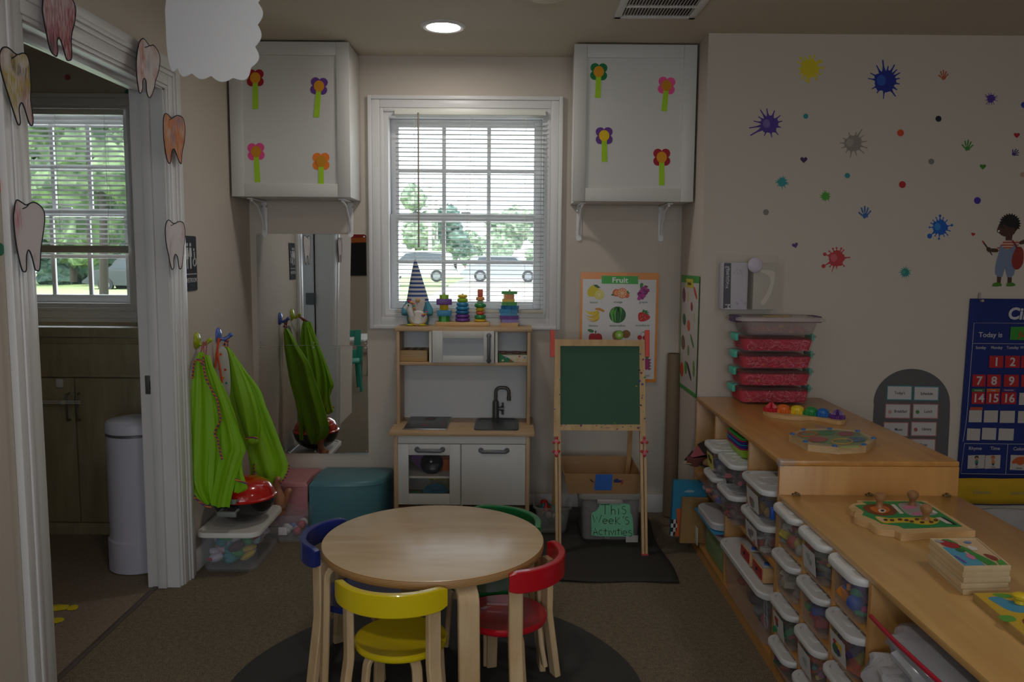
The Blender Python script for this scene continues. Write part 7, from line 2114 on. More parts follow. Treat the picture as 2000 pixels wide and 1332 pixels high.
# ================================================================== things on the shelf tops
# clear clip-lid boxes of pink paper shred
PINKS = [mat(c, 0.7, var=0.1) for c in ('#c81e3c', '#e0506a', '#b8142e', '#e48094')]
TEALC = mat('#4fc0aa', 0.45, var=0.03)
q0 = at(1450, 790, 2, TT); q1 = at(1581, 790, 2, TT)
bxc = (q0.x + q1.x) / 2 - 0.005; bw = (q1.x - q0.x) + 0.03; byf = q0.y - 0.005; bd = 0.215
byc = byf + bd / 2
CLR = clear('clip_box_plastic', '#c8a8ac', 0.06, 0.06)
zc_levels = [at(1580, y, 1, 3.6).z for y in (791, 762, 732, 701, 668)]
LV = ['bottom', 'second', 'third', 'fourth']
GRP = 'clip-lid boxes of pink paper shred'
for i in range(4):
    z0 = TT + 0.0005 + i * 0.077; h = 0.0765
    xo = 0.002 * i; zt = z0 + h
    r = thing('clip_box', 'clear box of pink paper shred with teal clips, ' + ('lowest of the stack on the shelf' if i == 0 else ['', 'second from the shelf top', 'third from the shelf top', 'just below the white-lidded box'][i]), 'clear box', (bxc, byc, z0), GRP)
    cx, cy = bxc + xo, byc
    b = B(); rr_loft(b, [(bw - 0.035, bd - 0.03, 0.02, z0 + 0.001), (bw - 0.03, bd - 0.025, 0.022, z0 + 0.005), (bw - 0.008, bd - 0.008, 0.024, zt - 0.012), (bw - 0.012, bd - 0.012, 0.023, zt - 0.012), (bw - 0.034, bd - 0.03, 0.02, z0 + 0.007)], cx, cy); b.build('tub', CLR, r)
    b = B(); rr_loft(b, [(bw, bd, 0.026, zt - 0.0115), (bw + 0.006, bd + 0.006, 0.028, zt - 0.010), (bw + 0.006, bd + 0.006, 0.028, zt - 0.003), (bw - 0.002, bd - 0.002, 0.025, zt - 0.0005)], cx, cy); b.build('lid', clear('lid_clear', '#8f7f78', 0.22, 0.08), r)
    for s in (-1, 1):
        b = B(); xx = cx + s * (bw / 2 + 0.004)
        b.box(xx - 0.007, xx + 0.007, cy - 0.045, cy + 0.045, zt - 0.03, zt + 0.001, 0.004); b.box(xx - s * 0.012 - 0.008, xx - s * 0.012 + 0.008, cy - 0.035, cy + 0.035, zt - 0.001, zt + 0.0006, 0.0005); b.build('clip', TEALC, r)
    b = B(); rnd = random.Random(60 + i)
    for k in range(240):
        x = cx + rnd.uniform(-0.5, 0.5) * (bw - 0.06); y = cy - bd / 2 + 0.0135
        if k % 4 == 0: y = cy + rnd.uniform(-0.5, 0.5) * (bd - 0.06)
        z = z0 + 0.009 + rnd.random() * (h - 0.032)
        a = rnd.random() * 6.28; l = rnd.uniform(0.012, 0.03)
        d = Vector((math.cos(a) * l, 0.25 * math.sin(a * 3) * l, math.sin(a) * l * 0.6))
        p = Vector((x, min(y, cy + bd * 0.4), z))
        pts = [p - d, p + Vector((0, 0, rnd.uniform(-.006, .006))), p + d]
        for q in pts:
            q.x = min(max(q.x, cx - bw / 2 + 0.028), cx + bw / 2 - 0.028); q.z = min(max(q.z, z0 + 0.009), zt - 0.016); q.y = max(q.y, cy - bd / 2 + 0.0125)
        b.tube(pts, 0.0013, 3, rnd.randrange(4), caps=False)
    rr_loft(b, [(bw - 0.045, bd - 0.04, 0.02, z0 + 0.008), (bw - 0.022, bd - 0.03, 0.022, zt - 0.02)], cx, cy)
    b.build('paper_shred', PINKS, r, kind='stuff')
    for k, (fx, fz, col, rad) in enumerate([[(-0.36, 0.32, '#c8c84a', .011), (-0.12, 0.3, '#a87ab0', .010), (0.08, 0.78, '#c85a8a', .011), (0.42, 0.3, '#b07ab0', .009)], [(-0.3, 0.45, '#d89a2c', .011), (-0.24, 0.5, '#d89a2c', .011), (0.1, 0.86, '#c87a9c', .010)], [(-0.36, 0.42, '#7ab04a', .010), (-0.2, 0.4, '#d8a02c', .010), (0.22, 0.4, '#c85a9c', .010), (0.4, 0.3, '#c88ab0', .011)], [(-0.37, 0.3, '#8ab05a', .009)]][i]):
        b = B(); b.ell((cx + fx * (bw - 0.03), cy - bd / 2 + 0.026, z0 + 0.006 + fz * (h - 0.03)), rad, 0, 12, 8); b.build('pompom', mat(col, 0.9, var=0.1, scale=200), r)
    if i == 3:
        b = B(); xx = cx - 0.30 * bw; b.prism([(-0.03, 0), (0.04, 0), (0.03, 0.018), (0.0, 0.034), (-0.018, 0.036)], lambda p: Vector((xx + p[0], cy - bd / 2 + 0.02, z0 + 0.009 + p[1])), lambda p: Vector((xx + p[0], cy - bd / 2 + 0.024, z0 + 0.009 + p[1]))); b.build('grey_scoop', mat('#8a96a0', 0.5), r)
z0 = TT + 0.0005 + 4 * 0.077; h = 0.078; zt = z0 + h; cx = bxc + 0.016; w2 = bw + 0.0
r = thing('clip_box', 'box with a white lid and purple clips on top of the pink shred stack', 'clear box', (cx, byc, z0), GRP)
b = B(); rr_loft(b, [(w2 - 0.05, bd - 0.03, 0.02, z0 + 0.001), (w2 - 0.045, bd - 0.025, 0.02, z0 + 0.005), (w2 - 0.01, bd - 0.008, 0.024, zt - 0.02), (w2 - 0.014, bd - 0.012, 0.023, zt - 0.02), (w2 - 0.05, bd - 0.03, 0.02, z0 + 0.008)], cx, byc); b.build('tub', clear('white_clear', '#c9b8b8', 0.35, 0.15), r)
b = B(); rr_loft(b, [(w2 + 0.01, bd + 0.01, 0.026, zt - 0.0195), (w2 + 0.05, bd + 0.02, 0.02, zt - 0.016), (w2 + 0.05, bd + 0.02, 0.02, zt - 0.008), (w2 + 0.02, bd + 0.01, 0.024, zt), (w2 - 0.04, bd - 0.04, 0.02, zt), (w2 - 0.05, bd - 0.05, 0.02, zt - 0.003)], cx, byc); b.build('lid', clear('white_lid_clear', '#d2c4c2', 0.62, 0.2), r)
for s in (-1, 1):
    b = B(); xx = cx + s * (w2 / 2 + 0.012); b.box(xx - 0.016, xx + 0.016, byc - 0.05, byc + 0.05, zt - 0.026, zt + 0.002, 0.003); b.build('clip', mat('#4a3058', 0.5), r)
b = B(); rnd = random.Random(77)
for k in range(150):
    x = cx + rnd.uniform(-0.5, 0.5) * (w2 - 0.08); y = byc + rnd.uniform(-0.5, 0.45) * (bd - 0.05)
    b.ell((x, y, z0 + 0.012 + rnd.random() * 0.016), (0.008, 0.006, 0.005), rnd.randrange(4), 6, 4)
b.build('pink_chips', [mat(c, 0.8) for c in ('#d87a74', '#d0605c', '#e09a90', '#c8706c')], r, kind='stuff')
b = B(); b.ell((cx + 0.035, byc - 0.055, z0 + 0.038), (0.018, 0.016, 0.016), 0, 14, 10); b.build('glitter_ball', mat('#8a7048', 0.35, 0.6), r)
b = B(); b.ell((cx + 0.01, byc - 0.06, z0 + 0.035), (0.016, 0.01, 0.01), 0, 10, 7); b.build('yellow_piece', mat('#c8a048', 0.5), r)
b = B(); b.ell((cx - 0.075, byc - 0.07, z0 + 0.03), (0.013, 0.011, 0.010), 0, 10, 7); b.build('pompom', mat('#d0587c', 0.9), r)
b = B(); b.box(cx - 0.05, cx + 0.07, byc - 0.02, byc + 0.03, zt - 0.0028, zt + 0.001, 0.001); b.build('gold_sticker', mat('#b89a5c', 0.5), r)

# wooden gear caterpillar
r = thing('gear_toy', 'wavy wooden board with six gears from red to purple', 'gear toy', tuple(at(1570, 812, 2, TT)))
r['label'] = 'wavy wooden gear toy with red, orange, yellow, green, blue and purple gears'
GZ = TT + 0.016
mt = map_top(TT + 0.008)
outl = smooth([(1490, 804), (1494, 797), (1508, 796), (1535, 800), (1570, 806), (1610, 808), (1635, 810), (1652, 815), (1652, 823), (1640, 827), (1620, 824), (1590, 818), (1560, 818), (1525, 815), (1502, 811)], 4)
b = B(); b.prism(outl, lambda p: mt(p) + Vector((0, 0, -0.0075)), lambda p: mt(p) + Vector((0, 0, 0.008))); b.build('board', PINEH, r)
for px, py, col, rad in ((1506, 803, '#c41c2a', .032), (1530, 805, '#dc6820', .033), (1557, 807, '#e0c020', .035), (1584, 810, '#1f8a44', .032), (1607, 813, '#2468b4', .03), (1635, 817, '#5a2a7c', .031)):
    c = at(px, py, 2, GZ)
    b = B(); n = 48; pl = [(c.x + (rad * (1.0 if int(k * 10 / n * 2) % 2 else 0.8)) * math.cos(2 * pi * k / n), c.y + (rad * (1.0 if int(k * 10 / n * 2) % 2 else 0.8)) * math.sin(2 * pi * k / n)) for k in range(n)]
    b.prism(pl, lambda p: Vector((p[0], p[1], GZ + 0.0005)), lambda p: Vector((p[0], p[1], GZ + 0.014)))
    if col in ('#dc6820', '#e0c020', '#1f8a44', '#2468b4'): b.lathe([(rad * 0.78, GZ + 0.0142), (rad * 0.7, GZ + 0.024), (rad * 0.4, GZ + 0.031), (0.001, GZ + 0.033)], (c.x, c.y, 0), 24)
    else:
        b.rings([[Vector((c.x + (rad * 0.75) * (1 if k % 2 else 0.45) * q * math.cos(pi * k / 5), c.y + rad * 0.75 * (1 if k % 2 else 0.45) * q * math.sin(pi * k / 5), z)) for k in range(10)] for q, z in ((1, GZ + 0.0142), (0.9, GZ + 0.024), (0.3, GZ + 0.036))])
    b.build('gear', mat(col, 0.4, var=0.04), r)

# octagonal marble toy
r = thing('octagon_toy', 'octagonal wooden toy with a clear cover over coloured discs', 'wooden toy', tuple(at(1625, 858, 2, TT)))
oct_ = [(1541, 848), (1556, 838), (1680, 838), (1712, 852), (1703, 871), (1640, 874), (1585, 869), (1556, 861)]
oc = [(1541, 849), (1566, 838), (1628, 836), (1682, 842), (1711, 857), (1692, 871), (1638, 874), (1578, 868)]
mz = lambda z: map_top(z)
b = B(); b.prism(oc, lambda p: at(p[0], p[1], 2, TT + 0.024) - Vector((0, 0, 0.0235)), lambda p: at(p[0], p[1], 2, TT + 0.024)); b.build('base', wood('octagon_birch', '#d0b488', '#bda074', 0.45, (1.2, 6, 6), 4), r)
oi = [(1554, 849), (1572, 841), (1628, 839.5), (1676, 844.5), (1697, 856), (1684, 867), (1638, 869.5), (1588, 864.5)]
b = B(); b.prism(oi, lambda p: at(p[0], p[1], 2, TT + 0.0242), lambda p: at(p[0], p[1], 2, TT + 0.0250)); b.build('well', mat('#84986a', 0.5, var=0.1, scale=14), r)
for px, py, col, rx, ry, hollow in ((1578, 848, '#c85a2c', 19, 4.2, 1), (1598, 858, '#b8404c', 19, 5, 0), (1612, 845, '#4f9448', 18, 4, 0), (1652, 847, '#a83a54', 16, 4.5, 0), (1645, 862, '#c89a2c', 20, 5, 1), (1672, 858, '#2f6a9c', 18, 5, 0)):
    b = B()
    if hollow: b.tube([at(px + rx * math.cos(t), py + ry * math.sin(t), 2, TT + 0.0262) for t in [2 * pi * k / 28 for k in range(28)]], 0.0028, 6, closed=True)
    else: b.prism(circle2(px, py, rx, 28, ry), lambda p: at(p[0], p[1], 2, TT + 0.0251), lambda p: at(p[0], p[1], 2, TT + 0.0266))
    b.build('disc', mat(col, 0.5, var=0.05), r)
b = B(); b.prism(oc, lambda p: at(p[0], p[1], 2, TT + 0.0295), lambda p: at(p[0], p[1], 2, TT + 0.0315)); b.build('cover', clear('octagon_cover', '#a8b098', 0.10, 0.08), r)
for px, py in ((1547.5, 848), (1569, 839.5), (1620, 838), (1675, 842.5), (1706, 856.5), (1687, 869), (1630, 871.5), (1573, 863)):
    c = at(px, py, 2, TT + 0.0316); b = B(); b.cyl(c, c + Vector((0, 0, 0.004)), 0.0085, n=14); b.build('blue_stud', mat('#2a6ab0', 0.4), r)
b = B(); b.prism([(1640, 872), (1678, 870), (1678, 873), (1640, 875)], lambda p: at(p[0], p[1], 1, at(1640, 874, 2, TT + .024).y - 0.0006), lambda p: at(p[0], p[1], 1, at(1640, 874, 2, TT + .024).y - 0.0012)); b.build('green_strip', mat('#8fae5a', 0.6), r)

# animal peg puzzle
Zp = lambda x, y: (1500 + x / 3.918, 860 + y / 3.918)
r = thing('animal_puzzle', 'wooden peg puzzle of a lion, an elephant and a giraffe on green', 'puzzle', tuple(at(1770, 1010, 2, LT)))
out = [(618, 512), (650, 485), (690, 478), (680, 458), (760, 462), (1175, 462), (1230, 480), (1545, 670), (1545, 690), (1180, 708), (1040, 720), (1010, 712), (970, 690), (880, 680), (820, 665), (780, 630), (720, 610), (665, 588), (660, 565), (672, 540), (640, 532)]
PT = 0.020
def pm(z): return lambda p: at(*Zp(*p), 2, LT + z)
b = B(); oo = smooth(out, 2); b.prism(oo, lambda p: at(*Zp(*p), 2, LT + PT) - Vector((0, 0, PT - 0.0005)), pm(PT)); b.build('board', PINEH, r)
def onp(name, pts, col, z, sm=3):
    b = B(); pts = smooth(pts, sm) if sm else pts
    b.prism(pts, pm(PT + z), lambda p: at(*Zp(*p), 2, LT + PT + z) + Vector((0, 0, 0.0006))); return b.build(name, mat(col, 0.5, var=0.03), r)
onp('green_field', [(720, 468), (1170, 468), (1220, 486), (1490, 660), (1040, 676), (1000, 655), (870, 638), (820, 610), (720, 570), (735, 545), (665, 498), (760, 492)], '#1f8a4c', 0.0002, 0)
onp('lion', [(725, 520), (760, 495), (850, 488), (920, 490), (985, 540), (960, 570), (870, 575), (790, 560)], '#7a3c18', 0.0009)
onp('lion_face', [(780, 520), (830, 500), (900, 505), (935, 535), (900, 556), (830, 552)], '#c8682a', 0.0016)
onp('lion_muzzle', [(845, 530), (880, 525), (905, 540), (880, 553), (850, 548)], '#d8c8b4', 0.0023)
onp('lion_nose', [(862, 533), (884, 531), (890, 541), (870, 545)], '#181818', 0.003)
onp('elephant', [(995, 495), (1040, 478), (1130, 475), (1180, 490), (1300, 560), (1150, 580), (1060, 560)], '#9a9894', 0.0009)
onp('elephant_ear', [(1030, 505), (1080, 500), (1140, 510), (1120, 522), (1050, 525)], '#c87a9c', 0.0016)
onp('elephant_ear', [(1100, 558), (1170, 548), (1180, 565), (1130, 575)], '#c87a9c', 0.0016)
onp('giraffe', [(820, 588), (860, 585), (920, 596), (1000, 595), (1140, 590), (1240, 590), (1310, 610), (1280, 640), (1180, 645), (1080, 630), (960, 632), (880, 632)], '#d0b030', 0.0009)
for i, (x, y) in enumerate(((900, 610), (950, 612), (1010, 606), (1060, 612), (1100, 622), (1140, 605), (1180, 628), (1225, 606), (1250, 626), (1285, 612))):
    onp('giraffe_patch', [(x - 18, y - 5), (x, y - 9), (x + 17, y - 3), (x + 12, y + 7), (x - 12, y + 6)], '#5a3418', 0.0016, 2)
onp('giraffe_face', [(830, 590), (860, 590), (905, 612), (890, 626), (860, 612)], '#e0bca0', 0.0016)
onp('teeth_print', [(940, 490), (970, 492), (1040, 560), (1010, 562)], '#d4ccc4', 0.0009, 0)
onp('teeth_print', [(1160, 490), (1195, 492), (1300, 555), (1265, 556)], '#d4ccc4', 0.0018, 0)
onp('black_stripe', [(1320, 588), (1345, 588), (1450, 648), (1415, 645)], '#1a1a1a', 0.0009, 0)
onp('white_stripe', [(1280, 592), (1320, 590), (1410, 640), (1365, 636)], '#d0ccc8', 0.0018, 0)
KN = wood('peg_wood', '#a87a52', '#8a5f3c', 0.4, (6, 6, 2), 5)
for px, py in ((852, 516), (1104, 500), (1206, 612)):
    c = at(*Zp(px, py), 2, LT + PT)
    b = B(); b.lathe([(0.013, LT + PT + 0.0005), (0.0095, LT + PT + 0.008), (0.009, LT + PT + 0.018), (0.013, LT + PT + 0.024), (0.0165, LT + PT + 0.032), (0.0155, LT + PT + 0.041), (0.008, LT + PT + 0.046), (0.001, LT + PT + 0.047)], (c.x, c.y, 0), 24); b.build('peg', KN, r)

# stack of tray puzzles
fl_, fr_, nr_, nl_ = at(1815, 1055, 2, LT + 0.066), at(1905, 1050, 2, LT + 0.066), at(1972, 1094, 2, LT + 0.066), at(1882, 1102, 2, LT + 0.066)
quad = [(1240 / 3.918 + 1500, 745 / 3.918 + 860), (1600 / 3.918 + 1500, 742 / 3.918 + 860), (1860 / 3.918 + 1500, 955 / 3.918 + 860), (1500 / 3.918 + 1500, 962 / 3.918 + 860)]
ZT5 = LT + 0.07
Q4 = [at(x, y, 2, ZT5) for x, y in quad]
TR = wood('tray_birch', '#d8c4a0', '#c8b08a', 0.45, (4, 1.4, 4), 4)
for i in range(5):
    z0 = LT + 0.0005 + i * 0.0139; z1 = z0 + 0.0135
    r = thing('tray_puzzle', ('picture puzzle in a wooden tray, top of the puzzle stack' if i == 4 else ['lowest pale wooden tray puzzle of the stack', 'second pale wooden tray puzzle from the bottom of the stack', 'middle pale wooden tray puzzle of the stack', 'pale wooden tray puzzle directly under the top picture puzzle'][i]), 'puzzle', tuple((Q4[0] + Q4[2]) / 2 * 1.0), 'tray puzzles on the low shelf')
    r.location.z = z0
    rnd = random.Random(i); dx, dy = rnd.uniform(-.003, .003), rnd.uniform(-.003, .003)
    cen = (Q4[0] + Q4[1] + Q4[2] + Q4[3]) / 4
    def rim(k, z): return [Vector((cen.x + (q.x - cen.x) * k + dx, cen.y + (q.y - cen.y) * k + dy, z)) for q in Q4]
    b = B()
    if i < 4: b.rings([rim(0.985, z0), rim(1.0, z0 + 0.002), rim(1.0, z1)])
    else: b.rings([rim(0.985, z0), rim(1.0, z0 + 0.002), rim(1.0, z1), rim(0.94, z1), rim(0.94, z1 - 0.003)])
    b.build('tray', TR, r)
    if i == 4:
        U = [Vector((cen.x + (q.x - cen.x) * 0.93 + dx, cen.y + (q.y - cen.y) * 0.93 + dy, 0)) for q in Q4]
        def uv(z): return lambda p: Vector(((U[0] * (1 - p[0]) * (1 - p[1]) + U[1] * p[0] * (1 - p[1]) + U[2] * p[0] * p[1] + U[3] * (1 - p[0]) * p[1]).x, (U[0] * (1 - p[0]) * (1 - p[1]) + U[1] * p[0] * (1 - p[1]) + U[2] * p[0] * p[1] + U[3] * (1 - p[0]) * p[1]).y, z))
        def pic(nm, pts, col, lv, sm=2):
            pts = smooth(pts, sm) if sm else pts
            b = B(); z = z1 - 0.0028 + lv * 0.0005; b.prism(pts, uv(z), uv(z + 0.0004)); b.build(nm, mat(col, 0.5, var=0.04), r)
        pic('sky', [(0, 0), (1, 0), (1, 1), (0, 1)], '#d0b08c', 0, 0)
        pic('pond', [(0.02, 0.3), (0.3, 0.36), (0.42, 0.6), (0.5, 0.97), (0.02, 0.97)], '#4f9ab8', 1)
        pic('barn', [(0.12, 0.05), (0.3, 0.02), (0.45, 0.2), (0.4, 0.34), (0.2, 0.34), (0.08, 0.2)], '#a82a30', 2)
        pic('barn_roof', [(0.02, 0.03), (0.14, 0.03), (0.2, 0.1), (0.06, 0.12)], '#a0a4a8', 3)
        pic('hill', [(0.42, 0.25), (0.52, 0.3), (0.62, 0.55), (0.75, 0.8), (0.78, 0.97), (0.55, 0.97), (0.46, 0.55)], '#3f8a3c', 2)
        pic('hill', [(0.22, 0.0), (0.36, 0.0), (0.46, 0.18), (0.38, 0.14)], '#3f8a3c', 3)
        pic('bush', [(0.25, 0.38), (0.36, 0.34), (0.44, 0.42), (0.38, 0.5), (0.27, 0.48)], '#2a6a34', 3)
        pic('pig', [(0.32, 0.62), (0.42, 0.58), (0.48, 0.68), (0.42, 0.78), (0.33, 0.74)], '#d0789a', 3)
        pic('lamb', [(0.58, 0.3), (0.68, 0.26), (0.76, 0.34), (0.72, 0.44), (0.6, 0.42)], '#dcd4c8', 3)
        pic('bird', [(0.62, 0.12), (0.72, 0.08), (0.8, 0.13), (0.72, 0.18)], '#5f86b4', 3)
        pic('horse', [(0.74, 0.6), (0.84, 0.6), (0.95, 0.7), (0.92, 0.82), (0.8, 0.8)], '#8a4030', 3)
        pic('grass', [(0.86, 0.86), (0.99, 0.8), (0.99, 0.98), (0.84, 0.98)], '#4f9a3c', 3)
        pic('violet_shape', [(0.05, 0.62), (0.12, 0.7), (0.14, 0.9), (0.08, 0.86)], '#6a4a9c', 3)
# yellow puzzle at the frame edge
ym = lambda z: (lambda p: at(p[0], p[1], 2, LT + z))
r = thing('pond_puzzle', 'yellow wooden puzzle with a blue pond and a yellow peg at the near end', 'puzzle', tuple(at(1975, 1210, 2, LT)))
T_ = 0.018
pl = [(1901, 1158), (2010, 1156), (2095, 1236), (2004, 1245)]
b = B(); b.prism(pl, lambda p: at(p[0], p[1], 2, LT + T_) - Vector((0, 0, T_ - 0.0005)), ym(T_)); b.build('board', wood('yellow_puzzle_side', '#b89a60', '#a88a50', 0.5, (3, 3, 3), 4), r)
def yp(nm, pts, col, lv, sm=3):
    pts = smooth(pts, sm) if sm else pts
    b = B(); b.prism(pts, ym(T_ + 0.0002 + 0.0006 * lv), lambda p: at(p[0], p[1], 2, LT + T_ + 0.0002 + 0.0006 * lv) + Vector((0, 0, 0.0005))); b.build(nm, mat(col, 0.5, var=0.04), r)
yp('yellow_field', [(1903, 1159), (2009, 1157), (2092, 1235), (2004, 1243)], '#c8a430', 0, 0)
yp('pond', [(1930, 1168), (1950, 1166), (1975, 1174), (2002, 1176), (2014, 1190), (1998, 1197), (1970, 1192), (1948, 1180)], '#3f8fb4', 1)
yp('bush', [(1938, 1160), (1965, 1160), (1980, 1166), (1960, 1168)], '#5a9a3c', 1)
yp('bush', [(1950, 1203), (1975, 1203), (1985, 1212), (1962, 1214)], '#5a9a3c', 1)
yp('animal', [(1996, 1212), (2012, 1206), (2030, 1216), (2010, 1226)], '#7a3c20', 1)
c = at(1993, 1180, 2, LT + T_)
b = B(); b.lathe([(0.012, LT + T_ + 0.002), (0.011, LT + T_ + 0.01), (0.016, LT + T_ + 0.014), (0.017, LT + T_ + 0.02), (0.010, LT + T_ + 0.025), (0.001, LT + T_ + 0.026)], (c.x, c.y, 0), 22); b.build('peg', mat('#d8b820', 0.35), r)
# ================================================================== splat wall
YW = YS - 0.0004
wm = lambda o: (lambda p: at(p[0], p[1], 1, YW - o))
Zw = lambda x, y: (1380 + x / 2.466, 60 + y / 2.466)
def decal(label, parts, cat='wall sticker', name='wall_decal', group='paint stickers on the wall'):
    """parts = list of (points in photo pixels, colour, level)"""
    cols = []
    b = B()
    for pts, col, lv in parts:
        if col not in cols: cols.append(col)
        b.prism(pts, wm(0.0002 * lv), wm(0.0002 * lv + 0.0003), cols.index(col))
    o = b.build(name, [mat(c, 0.6, var=0.04) for c in cols])
    return tag(o, label, cat, group)
def splat(label, cx, cy, r0, spikes, col, hi=None, seed=0, squash=1.0):
    """spikes = (angle deg, length, width, bulb radius)"""
    rnd = random.Random(seed)
    core = [(cx + r0 * (1 + 0.07 * math.sin(5 * a + seed) + 0.05 * math.sin(9 * a)) * math.cos(a), cy + squash * r0 * (1 + 0.07 * math.sin(5 * a + seed) + 0.05 * math.sin(9 * a)) * math.sin(a)) for a in [2 * pi * i / 36 for i in range(36)]]
    parts = [(core, col, 0)]
    for i, (a, ln, wd, bulb) in enumerate(spikes):
        a = R_(a); ux, uy = math.cos(a), -math.sin(a); nx_, ny_ = -uy, ux
        b0 = r0 * 0.75
        L_ = r0 + ln
        p = [(cx + ux * b0 + nx_ * wd * 1.3, cy + (uy * b0 + ny_ * wd * 1.3) * squash), (cx + ux * (r0 + ln * 0.4) + nx_ * wd * 0.45, cy + (uy * (r0 + ln * 0.4) + ny_ * wd * 0.45) * squash), (cx + ux * L_ + nx_ * wd * 0.35, cy + (uy * L_ + ny_ * wd * 0.35) * squash),
             (cx + ux * L_ - nx_ * wd * 0.35, cy + (uy * L_ - ny_ * wd * 0.35) * squash), (cx + ux * (r0 + ln * 0.4) - nx_ * wd * 0.45, cy + (uy * (r0 + ln * 0.4) - ny_ * wd * 0.45) * squash), (cx + ux * b0 - nx_ * wd * 1.3, cy + (uy * b0 - ny_ * wd * 1.3) * squash)]
        parts.append((p, col, 0.1 + 0.02 * i))
        if bulb: parts.append((circle2(cx + ux * L_, cy + uy * L_ * squash, bulb, 12), col, 0.12 + 0.02 * i))
    if hi:
        parts.append(([(cx - r0 * 0.35 + r0 * 0.42 * math.cos(t), cy - r0 * 0.1 + r0 * 0.5 * math.sin(t) * squash) for t in [2 * pi * i / 16 for i in range(16)]], hi, 3))
    return decal(label, parts)
rs = random.Random(5)
def rays(n, lo, hi, wd, bl, bh, off=0):
    return [(off + 360 * i / n + rs.uniform(-8, 8), rs.uniform(lo, hi), wd, rs.uniform(bl, bh) if bh else 0) for i in range(n)]
splat('yellow paint splat sticker with round drops, top of the splat wall', 1581.5, 133, 17.5, rays(16, 4, 9, 2.6, 1.8, 3.2), '#d8c410', None, 1)
splat('large dark blue paint splat sticker with long thin spikes', 1728.5, 159, 21, [(96, 20, 3.5, 1.5), (78, 10, 3, 0), (60, 16, 3.5, 1.2), (45, 12, 3, 0), (30, 12, 3, 1), (12, 8, 3, 1), (-10, 8, 3, 0), (-35, 8, 3, 0), (-55, 14, 3.2, 1.2), (-95, 12, 2.5, 1.2), (-125, 7, 2.5, 0), (-150, 8, 2.5, 1), (170, 12, 2.6, 1), (150, 12, 2.6, 0), (118, 14, 3, 1)], '#16288c', '#2456b0', 2)
splat('large purple paint splat sticker with streaks running down to one side', 1503, 243, 17, [(100, 14, 3, 1), (122, 16, 3, 1.2), (70, 12, 3, 0), (40, 10, 2.6, 1), (15, 8, 2.6, 1), (-15, 6, 3, 0), (-50, 10, 2.6, 0), (-80, 8, 2.6, 1), (-115, 8, 2.4, 0), (-150, 26, 3.6, 0.6), (-170, 22, 3, 1.4), (168, 14, 2.8, 1), (145, 10, 2.6, 0)], '#4a2c8c', '#7460a8', 3, 1.0)
splat('large grey paint splat sticker beside the orange dot', 1666, 280, 17, [(60, 18, 3.2, 0.8), (75, 8, 3, 0), (40, 10, 2.6, 0), (10, 10, 2.6, 1), (-20, 12, 2.6, 1.4), (-45, 14, 2.4, 0), (-75, 10, 2.4, 0), (-100, 14, 2.4, 1), (-125, 8, 2.4, 0), (-155, 8, 2.6, 0), (178, 8, 2.4, 1), (150, 6, 2.4, 0), (110, 8, 2.4, 0)], '#8c847c', '#a09890', 4, 0.9)
splat('teal paint splat sticker left of the small green splat', 1527.5, 355.5, 8.5, rays(13, 2, 6, 1.6, 0, 0), '#2f8f94', None, 5)
splat('small lime green paint splat sticker above the blue handprint', 1612.5, 383.5, 7.5, rays(13, 2, 5, 1.5, 0, 0), '#4f9a34', None, 6)
splat('small purple paint splat sticker under the orange handprint', 1935.5, 192.5, 7.5, rays(13, 3, 7, 1.3, 0.5, 1), '#4f3090', None, 7)
splat('bright blue paint splat sticker with round drops near the child decal', 1836, 444, 14.5, [(90, 8, 2.2, 2.6), (70, 5, 2, 1.5), (112, 6, 2, 1.5), (45, 5, 2, 1.4), (10, 9, 2, 2.6), (-20, 6, 2, 1.4), (-45, 7, 2, 1.4), (-65, 5, 2, 1.2), (-95, 8, 2, 2.2), (-120, 5, 2, 1.4), (-140, 12, 2.6, 5), (180, 6, 2, 2), (155, 5, 2, 1.4), (135, 5, 2, 1.2)], '#0a58b4', '#2a80c4', 8)
splat('red paint splat sticker with round drops above the pink boxes', 1634, 505, 15.5, [(90, 5, 2, 2), (110, 5, 2, 2), (65, 6, 2, 2.2), (50, 6, 2, 1.6), (5, 10, 2.6, 1.4), (-45, 5, 2, 1.8), (-110, 12, 1.8, 0.8), (-90, 5, 2, 0), (-150, 14, 2.4, 4), (160, 9, 2.2, 3.6), (135, 5, 2, 1.8), (-130, 5, 2, 1.6)], '#b8343c', '#c8606a', 9)
splat('small teal paint splat sticker above the grey schedule arch', 1768, 532, 7.5, rays(14, 3, 6, 1.4, 0, 0), '#2a8a86', '#4f9a94', 10)
for lab, px, py, rad, col in (('small teal dot sticker above the grey splat', 1573.8, 227, 5, '#2f8a90'), ('black dot sticker right of the orange dot', 1833, 232, 6, '#1c1c26'), ('orange dot sticker right of the grey splat', 1758.8, 259.5, 6.8, '#d04a1c'),
                         ('grey dot sticker below the black dot', 1819, 315.5, 5.8, '#7a7672'), ('small teal dot sticker above the small green splat', 1655, 343, 5.2, '#2a8a90'), ('red dot sticker below the orange dot', 1762.5, 360.5, 6.8, '#b01c22'),
                         ('purple dot sticker above the child decal', 1909, 391.7, 6.8, '#43289c'), ('grey dot sticker left of the small green splat', 1496, 414.5, 5.8, '#7d7976'), ('blue dot sticker at the edge beyond the small purple splat', 2000, 205, 6, '#2c3a9c')):
    decal(lab, [(circle2(px, py, rad, 22), col, 0)] + ([(circle2(px + rad * 0.2, py, rad * 0.55, 14), col, 1)]))
